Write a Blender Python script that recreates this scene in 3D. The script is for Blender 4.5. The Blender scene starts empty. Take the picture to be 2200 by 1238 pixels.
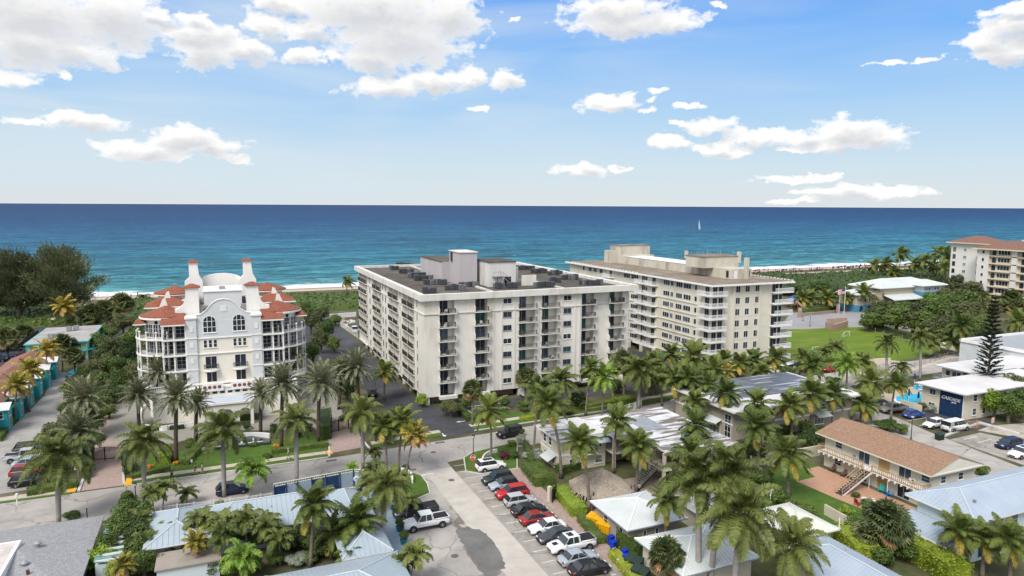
import bpy, math, random
from mathutils import Matrix, Vector
random.seed(7)
rad = math.radians
S = bpy.context.scene
C = S.collection
# ------------------------------------------------------------------ camera
F, CAMZ = 1480.0, 40.0
PITCH = math.atan(177.5 / F); ROLL = rad(.2865); PSI = rad(23.2)
cd = bpy.data.cameras.new('camera'); cam = bpy.data.objects.new('camera', cd); C.objects.link(cam)
cd.sensor_width = 36; cd.lens = 36 * F / 2200; cd.clip_start = .5; cd.clip_end = 90000
cam.matrix_world = Matrix.Translation((0, 0, CAMZ)) @ (Matrix.Rotation(-PSI, 3, 'Z') @ Matrix.Rotation(math.pi/2 - PITCH, 3, 'X') @ Matrix.Rotation(ROLL, 3, 'Z')).to_4x4()
S.camera = cam
# ------------------------------------------------------------------ colour management
S.view_settings.view_transform = 'Standard'; S.view_settings.look = 'None'; S.view_settings.gamma = 1
S.view_settings.exposure = 0.4
S.cycles.max_bounces = 6; S.cycles.diffuse_bounces = 3; S.cycles.glossy_bounces = 3; S.cycles.transmission_bounces = 3; S.cycles.transparent_max_bounces = 6
S.cycles.caustics_reflective = False; S.cycles.caustics_refractive = False

def ray(x, y):
    a, b, c = (x-1100)/F, -(y-619)/F, -1
    a, b = a*math.cos(ROLL)-b*math.sin(ROLL), a*math.sin(ROLL)+b*math.cos(ROLL)
    t = math.pi/2-PITCH
    X, Y, Z = a, b*math.cos(t)-c*math.sin(t), b*math.sin(t)+c*math.cos(t)
    return X*math.cos(PSI)+Y*math.sin(PSI), -X*math.sin(PSI)+Y*math.cos(PSI), Z
def at(x, y, z=0):
    """surveyed point of the photograph -> world position on the level z"""
    a, b, c = ray(x, y); s = (z-CAMZ)/c
    return a*s, b*s
def depth(p):
    return p[0]*math.sin(PSI)+p[1]*math.cos(PSI)
def above(p, x, y):
    """where the sight line of (x, y) passes at the distance of ground point p"""
    a, b, c = ray(x, y); d = a*math.sin(PSI)+b*math.cos(PSI); s = depth(p)/d
    return Vector((a*s, b*s, CAMZ+c*s))
def azel(x, y):
    a, b, c = ray(x, y)
    X = a*math.cos(PSI)-b*math.sin(PSI); Y = a*math.sin(PSI)+b*math.cos(PSI)
    return math.atan2(X, Y), math.asin(c/math.sqrt(a*a+b*b+c*c))
def lin(r, g, b):
    f = lambda c: (c/255/12.92) if c/255 <= .04045 else ((c/255+.055)/1.055)**2.4
    return (f(r), f(g), f(b))

# ------------------------------------------------------------------ world: Nishita sky, high veil and fair weather clouds
SUN_EL, SUN_AZ = rad(50), rad(-130)      # azimuth measured from +Y towards +X
w = bpy.data.worlds.new('World'); S.world = w; w.use_nodes = True
w.cycles.sampling_method = 'MANUAL'; w.cycles.sample_map_resolution = 256
nt = w.node_tree; nt.nodes.clear(); N = nt.nodes; LK = nt.links
def nd(tree, t, **k):
    n = tree.nodes.new(t)
    for a, v in k.items(): setattr(n, a, v)
    return n
def mth(tree, op, a, b=None, c=None, clamp=False):
    n = nd(tree, 'ShaderNodeMath', operation=op, use_clamp=clamp)
    for i, v in enumerate((a, b, c)):
        if v is None: continue
        if isinstance(v, (int, float)): n.inputs[i].default_value = v
        else: tree.links.new(v, n.inputs[i])
    return n.outputs[0]
def mixc(tree, f, a, b, mode='MIX'):
    n = nd(tree, 'ShaderNodeMix', data_type='RGBA', blend_type=mode)
    for i, v in ((0, f), (6, a), (7, b)):
        if isinstance(v, (int, float)): n.inputs[i].default_value = v
        elif isinstance(v, tuple): n.inputs[i].default_value = (*v[:3], 1)
        else: tree.links.new(v, n.inputs[i])
    return n.outputs[2]
def ramp(tree, f, stops):
    n = nd(tree, 'ShaderNodeValToRGB'); cr = n.color_ramp
    while len(cr.elements) > 1: cr.elements.remove(cr.elements[-1])
    for i, (p, c) in enumerate(stops):
        e = cr.elements[0] if i == 0 else cr.elements.new(p)
        e.position = p; e.color = (*c[:3], 1) if isinstance(c, tuple) else (c, c, c, 1)
    tree.links.new(f, n.inputs[0]); return n.outputs[0]
def world():
    tc = nd(nt, 'ShaderNodeTexCoord'); sx = nd(nt, 'ShaderNodeSeparateXYZ'); LK.new(tc.outputs['Generated'], sx.inputs[0])
    x, y, z = sx.outputs
    cx = mth(nt, 'SUBTRACT', mth(nt, 'MULTIPLY', x, math.cos(PSI)), mth(nt, 'MULTIPLY', y, math.sin(PSI)))
    cy = mth(nt, 'ADD', mth(nt, 'MULTIPLY', x, math.sin(PSI)), mth(nt, 'MULTIPLY', y, math.cos(PSI)))
    az = mth(nt, 'ARCTAN2', cx, cy); el = mth(nt, 'ARCSINE', z)
    sky = nd(nt, 'ShaderNodeTexSky', sky_type='NISHITA', sun_disc=False, sun_elevation=SUN_EL, sun_rotation=SUN_AZ, altitude=40, air_density=1.0, dust_density=.6, ozone_density=2.0)
    eln = mth(nt, 'DIVIDE', el, math.pi/2, clamp=True)
    col = [(0, lin(222, 229, 233)), (.035, lin(206, 227, 241)), (.08, lin(170, 211, 248)), (.135, lin(126, 187, 253)), (.185, lin(92, 163, 250)), (.45, lin(70, 142, 238)), (1, lin(60, 120, 215))]
    grad = ramp(nt, eln, col)
    # paler towards the left of the view (thin veil)
    cmb = nd(nt, 'ShaderNodeCombineXYZ'); LK.new(az, cmb.inputs[0]); LK.new(el, cmb.inputs[1])
    mp = nd(nt, 'ShaderNodeMapping'); mp.inputs['Rotation'].default_value = (0, 0, .18); mp.inputs['Scale'].default_value = (2.0, 11, 1); LK.new(cmb.outputs[0], mp.inputs[0])
    nv = nd(nt, 'ShaderNodeTexNoise'); nv.inputs['Scale'].default_value = 1.5; nv.inputs['Detail'].default_value = 5; nv.inputs['Distortion'].default_value = .6; LK.new(mp.outputs[0], nv.inputs[0])
    side = mth(nt, 'SUBTRACT', .62, mth(nt, 'MULTIPLY', az, .75), clamp=True)
    veil = mth(nt, 'MULTIPLY', mth(nt, 'MULTIPLY', ramp(nt, nv.outputs[0], [(.3, 0.0), (.66, 1.0)]), side), .8)
    base = mixc(nt, veil, grad, lin(216, 232, 244))
    skyc = mixc(nt, .06, mixc(nt, 1.0, base, (7.6, 7.5, 7.4), 'MULTIPLY'), sky.outputs[0])
    # cumulus: (centre px, half width px, half height px)
    cl = [(60,25,150,60),(40,95,110,42),(150,110,100,30),(240,35,85,50),(330,35,40,14),(400,38,32,12),
          (420,75,70,28),(440,115,60,34),(520,110,60,22),(575,58,38,22),(610,10,60,22),(650,120,40,18),(718,128,22,12),
          (660,62,50,20),(800,30,190,55),(850,85,150,60),(960,40,80,45),(800,130,75,26),(830,186,85,22),(930,172,70,22),(1000,168,50,20),(1085,176,38,22),
          (1320,18,110,26),(1340,48,130,26),(1440,52,75,18),(1535,22,18,5),(1115,44,12,6),
          (2180,55,45,30),(2110,85,45,18),(2160,108,60,22),(2190,15,50,10),(1910,128,30,5),(1990,124,16,7),
          (1315,215,60,17),(1290,225,45,13),(1400,212,16,5),(1390,232,16,5),(1420,195,25,6),(1480,230,28,6),
          (1520,272,72,15),(1450,262,20,6),(1630,292,75,16),(1725,290,35,14),(1820,285,65,28),(1870,300,75,20),(1790,310,60,16),(1435,310,45,14),(1535,312,42,13),(1570,324,50,12),(1700,318,25,8),
          (1240,368,55,14),(1262,356,28,14),(1330,368,15,8),(1700,382,70,8),(1770,375,35,7),(1760,412,50,13),(1830,410,55,16),(1900,415,90,11),(1720,432,50,6),
          (185,262,65,17),(55,258,40,10),(140,252,30,8),(310,325,85,20),(390,300,65,26),(440,318,70,22),(500,342,28,9),(350,345,80,8),
          (35,168,30,14),(134,166,12,8),(1025,230,22,6)]
    def sector(cls):
        wn = nd(nt, 'ShaderNodeTexNoise'); wn.inputs['Scale'].default_value = 16; wn.inputs['Detail'].default_value = 6; wn.inputs['Roughness'].default_value = .62
        ws = nd(nt, 'ShaderNodeMapping'); ws.inputs['Scale'].default_value = (1, 1.6, 1); LK.new(cmb.outputs[0], ws.inputs[0]); LK.new(ws.outputs[0], wn.inputs[0])
        off = nd(nt, 'ShaderNodeVectorMath', operation='SUBTRACT'); LK.new(wn.outputs['Color'], off.inputs[0]); off.inputs[1].default_value = (.5, .5, .5)
        sc = nd(nt, 'ShaderNodeVectorMath', operation='MULTIPLY'); LK.new(off.outputs[0], sc.inputs[0]); sc.inputs[1].default_value = (.075, .042, 0)
        pw = nd(nt, 'ShaderNodeVectorMath', operation='ADD'); LK.new(cmb.outputs[0], pw.inputs[0]); LK.new(sc.outputs[0], pw.inputs[1])
        up = nd(nt, 'ShaderNodeVectorMath', operation='ADD'); LK.new(pw.outputs[0], up.inputs[0]); up.inputs[1].default_value = (-.006, .011, 0)
        def field(src, cur=None):
            first = True
            for (px, py, hw, hh) in cls:
                a, e = azel(px, py); wx, wy = hw/F*1.12, hh/F*1.12
                m = nd(nt, 'ShaderNodeMapping'); m.inputs['Location'].default_value = (-a/wx, -e/wy, 0); m.inputs['Scale'].default_value = (1/wx, 1/wy, 1)
                if first and cur is None: LK.new(src, m.inputs[0])
                else:   # chained so that Cycles evaluates the clouds one after another
                    q = nd(nt, 'ShaderNodeVectorMath', operation='MULTIPLY_ADD'); LK.new(cur, q.inputs[0]); q.inputs[1].default_value = (1e-9,)*3; LK.new(src, q.inputs[2]); LK.new(q.outputs[0], m.inputs[0])
                ln = nd(nt, 'ShaderNodeVectorMath', operation='LENGTH'); LK.new(m.outputs[0], ln.inputs[0])
                cur = ln.outputs['Value'] if first else mth(nt, 'SMOOTH_MIN', cur, ln.outputs['Value'], .25); first = False
            return cur
        d0 = field(pw.outputs[0]); d1 = field(up.outputs[0], d0)
        n2 = nd(nt, 'ShaderNodeTexNoise'); n2.inputs['Scale'].default_value = 42; n2.inputs['Detail'].default_value = 5; n2.inputs['Roughness'].default_value = .6; LK.new(ws.outputs[0], n2.inputs[0])
        wob = mth(nt, 'MULTIPLY', mth(nt, 'SUBTRACT', n2.outputs[0], .5), 1.75)
        dd = mth(nt, 'ADD', d0, wob)
        mask = ramp(nt, dd, [(.36, 1.0), (.66, .86), (.88, .38), (1.16, 0.0)])
        # bases and thick hearts are greyer than the sunlit tops
        dark = ramp(nt, mth(nt, 'ADD', d1, mth(nt, 'MULTIPLY', wob, .5)), [(.1, 1.0), (.5, .6), (.9, 0.0)])
        ccol = mixc(nt, mth(nt, 'MULTIPLY', dark, .9), (8.3, 8.15, 7.9), (5.0, 5.15, 5.45))
        bg = nd(nt, 'ShaderNodeBackground'); bg.inputs[1].default_value = .1; LK.new(mixc(nt, mask, skyc, ccol), bg.inputs[0]); return bg.outputs[0]
    # directions without listed clouds: sky blended with neutral white, added as fill light; the others by azimuth sector, so each evaluates only its own clouds
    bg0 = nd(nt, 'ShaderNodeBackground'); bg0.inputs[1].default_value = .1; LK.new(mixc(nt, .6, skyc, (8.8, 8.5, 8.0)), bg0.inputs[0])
    edges = [-900, 420, 760, 1150, 1480, 1760, 3200]; cur = None
    for k in range(len(edges)-1):
        lo, hi = edges[k], edges[k+1]
        sh = sector([c for c in cl if c[0]+c[2]+110 > lo and c[0]-c[2]-110 < hi])
        if cur is None: cur = sh; continue
        m = nd(nt, 'ShaderNodeMixShader'); LK.new(mth(nt, 'GREATER_THAN', az, math.atan((lo-1100)/F)), m.inputs[0]); LK.new(cur, m.inputs[1]); LK.new(sh, m.inputs[2]); cur = m.outputs[0]
    m = nd(nt, 'ShaderNodeMixShader')
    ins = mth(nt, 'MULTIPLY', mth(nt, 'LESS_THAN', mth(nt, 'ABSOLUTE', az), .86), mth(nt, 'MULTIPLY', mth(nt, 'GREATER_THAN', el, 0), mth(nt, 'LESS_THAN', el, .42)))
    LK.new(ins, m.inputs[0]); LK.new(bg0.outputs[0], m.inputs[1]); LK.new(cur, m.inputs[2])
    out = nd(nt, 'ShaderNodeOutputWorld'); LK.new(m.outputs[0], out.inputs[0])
world()
# ------------------------------------------------------------------ sun (veiled, behind and to the left of the camera)
sl = bpy.data.lights.new('sun', 'SUN'); sl.energy = 2.9; sl.angle = rad(28); sl.color = (1, .95, .88)
so = bpy.data.objects.new('sun', sl); C.objects.link(so)
sd = Vector((math.sin(SUN_AZ)*math.cos(SUN_EL), math.cos(SUN_AZ)*math.cos(SUN_EL), math.sin(SUN_EL)))
so.rotation_euler = sd.to_track_quat('Z', 'Y').to_euler()

# ------------------------------------------------------------------ materials
MC = {}
def mat(name, c, c2=None, scale=1.0, rough=.75, bump=0, spec=.3, metal=0, vscale=(1,1,1), c3=None, detail=6, s3=.15, sharp=(.35,.65), extra=None):
    """principled material mottled between c and c2 by noise; c3 = sparse stains"""
    if name in MC: return MC[name]
    m = bpy.data.materials.new(name); m.use_nodes = True; t = m.node_tree; b = t.nodes['Principled BSDF']
    b.inputs['Roughness'].default_value = rough; b.inputs['Specular IOR Level'].default_value = spec; b.inputs['Metallic'].default_value = metal
    b.inputs['Base Color'].default_value = (*c, 1); MC[name] = m
    m.diffuse_color = (*c, 1)
    if c2 is not None:
        g = nd(t, 'ShaderNodeNewGeometry'); mp = nd(t, 'ShaderNodeMapping'); mp.inputs['Scale'].default_value = vscale; t.links.new(g.outputs['Position'], mp.inputs[0])
        n = nd(t, 'ShaderNodeTexNoise'); n.inputs['Scale'].default_value = scale; n.inputs['Detail'].default_value = detail; n.inputs['Roughness'].default_value = .62; t.links.new(mp.outputs[0], n.inputs[0])
        col = ramp(t, n.outputs[0], [(sharp[0], c), (sharp[1], c2)])
        if c3 is not None:
            n3 = nd(t, 'ShaderNodeTexNoise'); n3.inputs['Scale'].default_value = s3; n3.inputs['Detail'].default_value = 8; n3.inputs['Roughness'].default_value = .65; t.links.new(mp.outputs[0], n3.inputs[0])
            col = mixc(t, ramp(t, n3.outputs[0], [(.5, 0.), (.72, .85)]), col, c3)
        if extra: col = extra(t, col, g.outputs['Position'])
        t.links.new(col, b.inputs['Base Color'])
        if bump:
            bn = nd(t, 'ShaderNodeBump'); bn.inputs['Strength'].default_value = 1; bn.inputs['Distance'].default_value = bump
            t.links.new(n.outputs[0], bn.inputs['Height']); t.links.new(bn.outputs[0], b.inputs['Normal'])
    return m
def vary(c, k): return tuple(min(1, v*k) for v in c)
def leafmat(name, c, c2, s=.6, rough=.5):
    """foliage: each clump between two greens, a little light passes through"""
    if name in MC: return MC[name]
    m = bpy.data.materials.new(name); m.use_nodes = True; t = m.node_tree; b = t.nodes['Principled BSDF']; MC[name] = m
    b.inputs['Roughness'].default_value = rough; b.inputs['Specular IOR Level'].default_value = .25
    g = nd(t, 'ShaderNodeNewGeometry'); oi = nd(t, 'ShaderNodeObjectInfo')
    n = nd(t, 'ShaderNodeTexNoise'); n.inputs['Scale'].default_value = s; n.inputs['Detail'].default_value = 4; t.links.new(g.outputs['Position'], n.inputs[0])
    f = mth(t, 'ADD', mth(t, 'MULTIPLY', n.outputs[0], .75), mth(t, 'MULTIPLY', g.outputs['Random Per Island'], .5))
    f = mth(t, 'ADD', f, mth(t, 'MULTIPLY', mth(t, 'SUBTRACT', oi.outputs['Random'], .5), .35))
    col = ramp(t, f, [(.35, c), (.85, c2)])
    t.links.new(col, b.inputs['Base Color'])
    tr = nd(t, 'ShaderNodeBsdfTranslucent'); t.links.new(col, tr.inputs[0])
    mx = nd(t, 'ShaderNodeMixShader'); mx.inputs[0].default_value = .22; t.links.new(b.outputs[0], mx.inputs[1]); t.links.new(tr.outputs[0], mx.inputs[2])
    t.links.new(mx.outputs[0], t.nodes['Material Output'].inputs[0])
    return m

# ------------------------------------------------------------------ mesh helpers
class MB:
    def __init__(s): s.v = []; s.f = []; s.m = []
    def face(s, pts, m=0):
        n = len(s.v); s.v += [tuple(p) for p in pts]; s.f.append(tuple(range(n, n+len(pts)))); s.m.append(m)
    def box(s, x0, x1, y0, y1, z0, z1, m=0):
        n = len(s.v); s.v += [(x0,y0,z0),(x1,y0,z0),(x1,y1,z0),(x0,y1,z0),(x0,y0,z1),(x1,y0,z1),(x1,y1,z1),(x0,y1,z1)]
        for q in ((3,2,1,0),(4,5,6,7),(0,1,5,4),(1,2,6,5),(2,3,7,6),(3,0,4,7)): s.f.append(tuple(n+i for i in q)); s.m.append(m)
        return s
    def prism(s, pts, z0, z1, m=0, mtop=None):
        k = len(pts); n = len(s.v)
        A = sum(pts[i][0]*pts[(i+1) % k][1]-pts[(i+1) % k][0]*pts[i][1] for i in range(k))
        if A < 0: pts = pts[::-1]
        s.v += [(p[0], p[1], z0) for p in pts]+[(p[0], p[1], z1) for p in pts]
        for i in range(k): j = (i+1) % k; s.f.append((n+i, n+j, n+k+j, n+k+i)); s.m.append(m)
        s.f.append(tuple(n+k+i for i in range(k))); s.m.append(m if mtop is None else mtop)
        s.f.append(tuple(n+i for i in range(k-1, -1, -1))); s.m.append(m)
        return s
    def slabxz(s, pts, y0, y1, m=0):
        """outline given in x,z, thickness along y"""
        k = len(pts); n = len(s.v)
        A = sum(pts[i][0]*pts[(i+1) % k][1]-pts[(i+1) % k][0]*pts[i][1] for i in range(k))
        if A < 0: pts = pts[::-1]
        s.v += [(p[0], y0, p[1]) for p in pts]+[(p[0], y1, p[1]) for p in pts]
        for i in range(k): j = (i+1) % k; s.f.append((n+j, n+i, n+k+i, n+k+j)); s.m.append(m)
        s.f.append(tuple(n+i for i in range(k))); s.m.append(m)
        s.f.append(tuple(n+k+i for i in range(k-1, -1, -1))); s.m.append(m)
        return s
    def slabyz(s, pts, x0, x1, m=0):
        t = MB(); t.slabxz(pts, x0, x1, m); n = len(s.v)
        s.v += [(y, x, z) for x, y, z in t.v]; s.f += [tuple(n+i for i in q[::-1]) for q in t.f]; s.m += t.m
        return s
    def tube(s, path, rads, n=8, m=0, cap=True):
        o = len(s.v); K = len(path)
        for i, p in enumerate(path):
            p = Vector(p); d = (Vector(path[min(i+1, K-1)])-Vector(path[max(i-1, 0)])).normalized()
            a = d.orthogonal().normalized() if abs(d.z) < .99 else Vector((1, 0, 0)); a = (a-d*a.dot(d)).normalized(); b = d.cross(a)
            if i and (a.dot(pa) < 0.5):
                a = (pa-d*pa.dot(d)).normalized(); b = d.cross(a)
            pa = a; r = rads[i] if isinstance(rads, (list, tuple)) else rads
            for k in range(n):
                t = 2*math.pi*k/n; q = p+a*math.cos(t)*r+b*math.sin(t)*r; s.v.append(tuple(q))
        for i in range(K-1):
            for k in range(n):
                k2 = (k+1) % n; s.f.append((o+i*n+k, o+i*n+k2, o+(i+1)*n+k2, o+(i+1)*n+k)); s.m.append(m)
        if cap:
            s.f.append(tuple(o+(K-1)*n+k for k in range(n))); s.m.append(m); s.f.append(tuple(o+k for k in range(n-1, -1, -1))); s.m.append(m)
        return s
    def lathe(s, x, y, prof, n=24, m=0, a0=0, a1=2*math.pi):
        """prof = [(r, z)...] turned about the vertical through x, y"""
        o = len(s.v); K = len(prof); full = abs(a1-a0-2*math.pi) < 1e-6; cnt = n if full else n+1
        for r, z in prof:
            for k in range(cnt):
                t = a0+(a1-a0)*k/n; s.v.append((x+r*math.cos(t), y+r*math.sin(t), z))
        for i in range(K-1):
            for k in range(n):
                k2 = (k+1) % cnt; s.f.append((o+i*cnt+k, o+i*cnt+k2, o+(i+1)*cnt+k2, o+(i+1)*cnt+k)); s.m.append(m)
        return s
    def add(s, o, T=None, m=None):
        n = len(s.v)
        s.v += [tuple(T @ Vector(p)) for p in o.v] if T is not None else list(o.v)
        s.f += [tuple(n+i for i in q) for q in o.f]; s.m += (o.m if m is None else [m]*len(o.f))
    def mesh(s, name, mats, smooth=False):
        me = bpy.data.meshes.new(name); me.from_pydata(s.v, [], s.f)
        for q in (mats if isinstance(mats, (list, tuple)) else [mats]): me.materials.append(q)
        me.polygons.foreach_set('material_index', s.m)
        if smooth: me.polygons.foreach_set('use_smooth', [True]*len(s.f))
        me.update(); return me
def link(name, me, parent=None, loc=(0, 0, 0), rz=0, scale=None):
    o = bpy.data.objects.new(name, me); C.objects.link(o); o.location = loc
    if rz: o.rotation_euler[2] = rz
    if scale is not None: o.scale = scale if isinstance(scale, (tuple, list)) else (scale,)*3
    if parent: o.parent = parent
    return o
def part(name, mb, mats, parent, loc=(0, 0, 0), rz=0, smooth=False, label=None):
    o = link(name, mb.mesh(name, mats, smooth), parent, loc, rz)
    if label: o['label'] = label
    return o
def tag(o, label, cat, group=None, kind=None):
    o['label'] = label; o['category'] = cat
    if group: o['group'] = group
    if kind: o['kind'] = kind
    return o
def thing(name, label, cat, loc=(0, 0, 0), group=None, rz=0):
    o = bpy.data.objects.new(name, None); C.objects.link(o); o.location = loc; o.rotation_euler[2] = rz; o.empty_display_size = .5
    return tag(o, label, cat, group)
def struct(name, mb, mats):
    o = link(name, mb.mesh(name, mats)); o['kind'] = 'structure'; return o
def stuff(name, mb, mats, label, cat):
    o = link(name, mb.mesh(name, mats)); tag(o, label, cat, kind='stuff'); return o
def copy_tree(o, parent=None, loc=None):
    c = o.copy(); C.objects.link(c); c.parent = parent
    if loc is not None: c.location = loc
    for ch in list(o.children): copy_tree(ch, c)
    return c

# common paints and surfaces
def flat(name, c, **k): return mat(name, c, vary(c, .88), scale=k.pop('scale', .8), **k)
WHITE = flat('white_paint', (.78, .78, .76)); WHITE2 = flat('white_trim', (.8, .8, .79), rough=.6)
BLACKM = flat('black_metal', (.02, .02, .022), rough=.45); DARKM = flat('dark_railing_metal', (.045, .042, .04), rough=.5)
GREYM = flat('galvanised_metal', (.32, .33, .34), rough=.45, metal=.3)
def glassmat(name, c, rough=.12):
    return mat(name, c, vary(c, 1.9), scale=.35, rough=rough, spec=.25, detail=2)
GL1 = glassmat('dark_glass', (.018, .022, .03)); GL2 = glassmat('blue_glass', (.04, .06, .085)); GL3 = glassmat('curtained_glass', (.13, .13, .12), .3); GL4 = glassmat('green_glass', (.02, .06, .06))
STONE = mat('pink_stone', (.36, .27, .22), (.22, .16, .14), scale=3, rough=.85)
# ================================================================== GROUND, ROADS, BEACH, SEA
G_earth = mat('earth_and_grass', (.045, .062, .02), (.10, .085, .05), scale=.25, c3=(.2, .17, .12), s3=.08, rough=.95, bump=.05)
def sea_extra(t, col, pos):
    s = nd(t, 'ShaderNodeSeparateXYZ'); t.links.new(pos, s.inputs[0])
    y = mth(t, 'SUBTRACT', s.outputs[1], 350)
    # wobble of the bands
    n = nd(t, 'ShaderNodeTexNoise'); n.inputs['Scale'].default_value = .012; n.inputs['Detail'].default_value = 3
    mp = nd(t, 'ShaderNodeMapping'); mp.inputs['Scale'].default_value = (.6, 2, 1); t.links.new(pos, mp.inputs[0]); t.links.new(mp.outputs[0], n.inputs[0])
    yw = mth(t, 'ADD', y, mth(t, 'MULTIPLY', mth(t, 'SUBTRACT', n.outputs[0], .5), 60))
    lg = mth(t, 'DIVIDE', mth(t, 'LOGARITHM', mth(t, 'MAXIMUM', mth(t, 'ADD', yw, 60), 10), 10), 4.2)
    band = ramp(t, lg, [(.43, (.060, .185, .195)), (.50, (.034, .145, .18)), (.60, (.018, .108, .165)), (.68, (.012, .080, .155)), (.76, (.005, .045, .12)), (.9, (.003, .030, .095))])
    # wave streaks light / dark
    mp2 = nd(t, 'ShaderNodeMapping'); mp2.inputs['Scale'].default_value = (.05, .17, 1); mp2.inputs['Rotation'].default_value = (0, 0, .12); t.links.new(pos, mp2.inputs[0])
    n2 = nd(t, 'ShaderNodeTexNoise'); n2.inputs['Scale'].default_value = 1.2; n2.inputs['Detail'].default_value = 8; n2.inputs['Roughness'].default_value = .7; t.links.new(mp2.outputs[0], n2.inputs[0])
    mp6 = nd(t, 'ShaderNodeMapping'); mp6.inputs['Scale'].default_value = (.004, .022, 1); t.links.new(pos, mp6.inputs[0])
    n6 = nd(t, 'ShaderNodeTexNoise'); n6.inputs['Scale'].default_value = 1.6; n6.inputs['Detail'].default_value = 9; n6.inputs['Roughness'].default_value = .72; t.links.new(mp6.outputs[0], n6.inputs[0])
    k = ramp(t, mth(t, 'ADD', mth(t, 'MULTIPLY', n2.outputs[0], .6), mth(t, 'MULTIPLY', n6.outputs[0], .4)), [(.38, .32), (.5, 1.0), (.6, 2.2)])
    band = mixc(t, 1.0, band, k, 'MULTIPLY')
    # whitecaps
    mp3 = nd(t, 'ShaderNodeMapping'); mp3.inputs['Scale'].default_value = (.10, .32, 1); t.links.new(pos, mp3.inputs[0])
    n3 = nd(t, 'ShaderNodeTexNoise'); n3.inputs['Scale'].default_value = 1.0; n3.inputs['Detail'].default_value = 9; n3.inputs['Roughness'].default_value = .66; t.links.new(mp3.outputs[0], n3.inputs[0])
    cap = ramp(t, n3.outputs[0], [(.64, 0.), (.69, .75)])
    band = mixc(t, cap, band, (.62, .68, .7))
    # surf: broken white water within ~30 m of the sand, and one breaking line further out
    n4 = nd(t, 'ShaderNodeTexNoise'); n4.inputs['Scale'].default_value = 1.3; n4.inputs['Detail'].default_value = 8; n4.inputs['Roughness'].default_value = .7; t.links.new(mp3.outputs[0], n4.inputs[0])
    n5 = nd(t, 'ShaderNodeTexNoise'); n5.inputs['Scale'].default_value = .02; n5.inputs['Detail'].default_value = 2; t.links.new(pos, n5.inputs[0])
    y2 = mth(t, 'ADD', y, mth(t, 'MULTIPLY', mth(t, 'SUBTRACT', n5.outputs[0], .5), 46))
    near = ramp(t, mth(t, 'DIVIDE', y2, 100), [(0.0, 1.0), (.10, .8), (.24, .34), (.34, .1), (.40, .46), (.44, .08), (.85, .05), (.9, .36), (.95, 0.05), (1.0, 0.0)])
    foam = mth(t, 'MULTIPLY', ramp(t, mth(t, 'ADD', n4.outputs[0], mth(t, 'MULTIPLY', mth(t, 'SUBTRACT', near, .45), .62)), [(.52, 0.), (.66, 1.)]), mth(t, 'MINIMUM', mth(t, 'MULTIPLY', near, 4), 1))
    return mixc(t, foam, band, (.72, .75, .76))
SEA = mat('sea_water', (.02, .1, .15), (.03, .12, .17), scale=.05, rough=.5, spec=.04, extra=sea_extra)
def sea_bump():
    t = SEA.node_tree; b = t.nodes['Principled BSDF']; g = nd(t, 'ShaderNodeNewGeometry')
    mp = nd(t, 'ShaderNodeMapping'); mp.inputs['Scale'].default_value = (.08, .22, 1); mp.inputs['Rotation'].default_value = (0, 0, .12); t.links.new(g.outputs['Position'], mp.inputs[0])
    n = nd(t, 'ShaderNodeTexNoise'); n.inputs['Scale'].default_value = 1; n.inputs['Detail'].default_value = 7; n.inputs['Roughness'].default_value = .65; t.links.new(mp.outputs[0], n.inputs[0])
    bn = nd(t, 'ShaderNodeBump'); bn.inputs['Strength'].default_value = .8; bn.inputs['Distance'].default_value = 2.0
    t.links.new(n.outputs[0], bn.inputs['Height']); t.links.new(bn.outputs[0], b.inputs['Normal'])
sea_bump()
SAND = mat('beach_sand', (.52, .43, .32), (.42, .34, .25), scale=.5, rough=.95, c3=(.34, .26, .19), s3=.05, bump=.05)
WET = mat('wet_sand', (.30, .21, .17), (.24, .17, .14), scale=.4, rough=.45)
def cracks(t, col, pos):
    n = nd(t, 'ShaderNodeTexNoise'); n.inputs['Scale'].default_value = .5; n.inputs['Detail'].default_value = 5; t.links.new(pos, n.inputs[0])
    pv = nd(t, 'ShaderNodeVectorMath', operation='MULTIPLY_ADD'); t.links.new(n.outputs['Color'], pv.inputs[0]); pv.inputs[1].default_value = (2.5, 2.5, 0); t.links.new(pos, pv.inputs[2])
    v = nd(t, 'ShaderNodeTexVoronoi', feature='DISTANCE_TO_EDGE'); v.inputs['Scale'].default_value = .16; t.links.new(pv.outputs[0], v.inputs['Vector'])
    n2 = nd(t, 'ShaderNodeTexNoise'); n2.inputs['Scale'].default_value = .09; n2.inputs['Detail'].default_value = 3; t.links.new(pos, n2.inputs[0])
    ck = mth(t, 'MULTIPLY', ramp(t, v.outputs['Distance'], [(.0, .75), (.018, 0.)]), ramp(t, n2.outputs[0], [(.42, 0.), (.55, 1.)]))
    v2 = nd(t, 'ShaderNodeTexVoronoi'); v2.inputs['Scale'].default_value = .1; t.links.new(pos, v2.inputs['Vector']); pt = ramp(t, v2.outputs['Color'], [(0., .88), (1., 1.1)])
    return mixc(t, ck, mixc(t, .7, col, mixc(t, 1., col, pt, 'MULTIPLY')), (.09, .085, .075))
ROAD = mat('worn_concrete_road', (.40, .375, .34), (.31, .29, .265), scale=.35, rough=.9, c3=(.25, .235, .215), s3=.05, detail=9, extra=cracks)
ROAD2 = mat('new_concrete_strip', (.50, .465, .41), (.42, .39, .345), scale=.5, rough=.9, c3=(.36, .33, .29), s3=.12)
PARK = mat('patched_parking', (.36, .335, .30), (.27, .25, .22), scale=.5, rough=.92, c3=(.13, .115, .09), s3=.13, detail=9, extra=cracks)
ASPH = mat('black_asphalt', (.042, .044, .05), (.065, .066, .072), scale=.4, rough=.85, c3=(.10, .10, .105), s3=.07)
PAVER = mat('pink_pavers', (.40, .30, .26), (.29, .215, .185), scale=2.2, rough=.9, c3=(.27, .21, .19), s3=.2)
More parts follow.
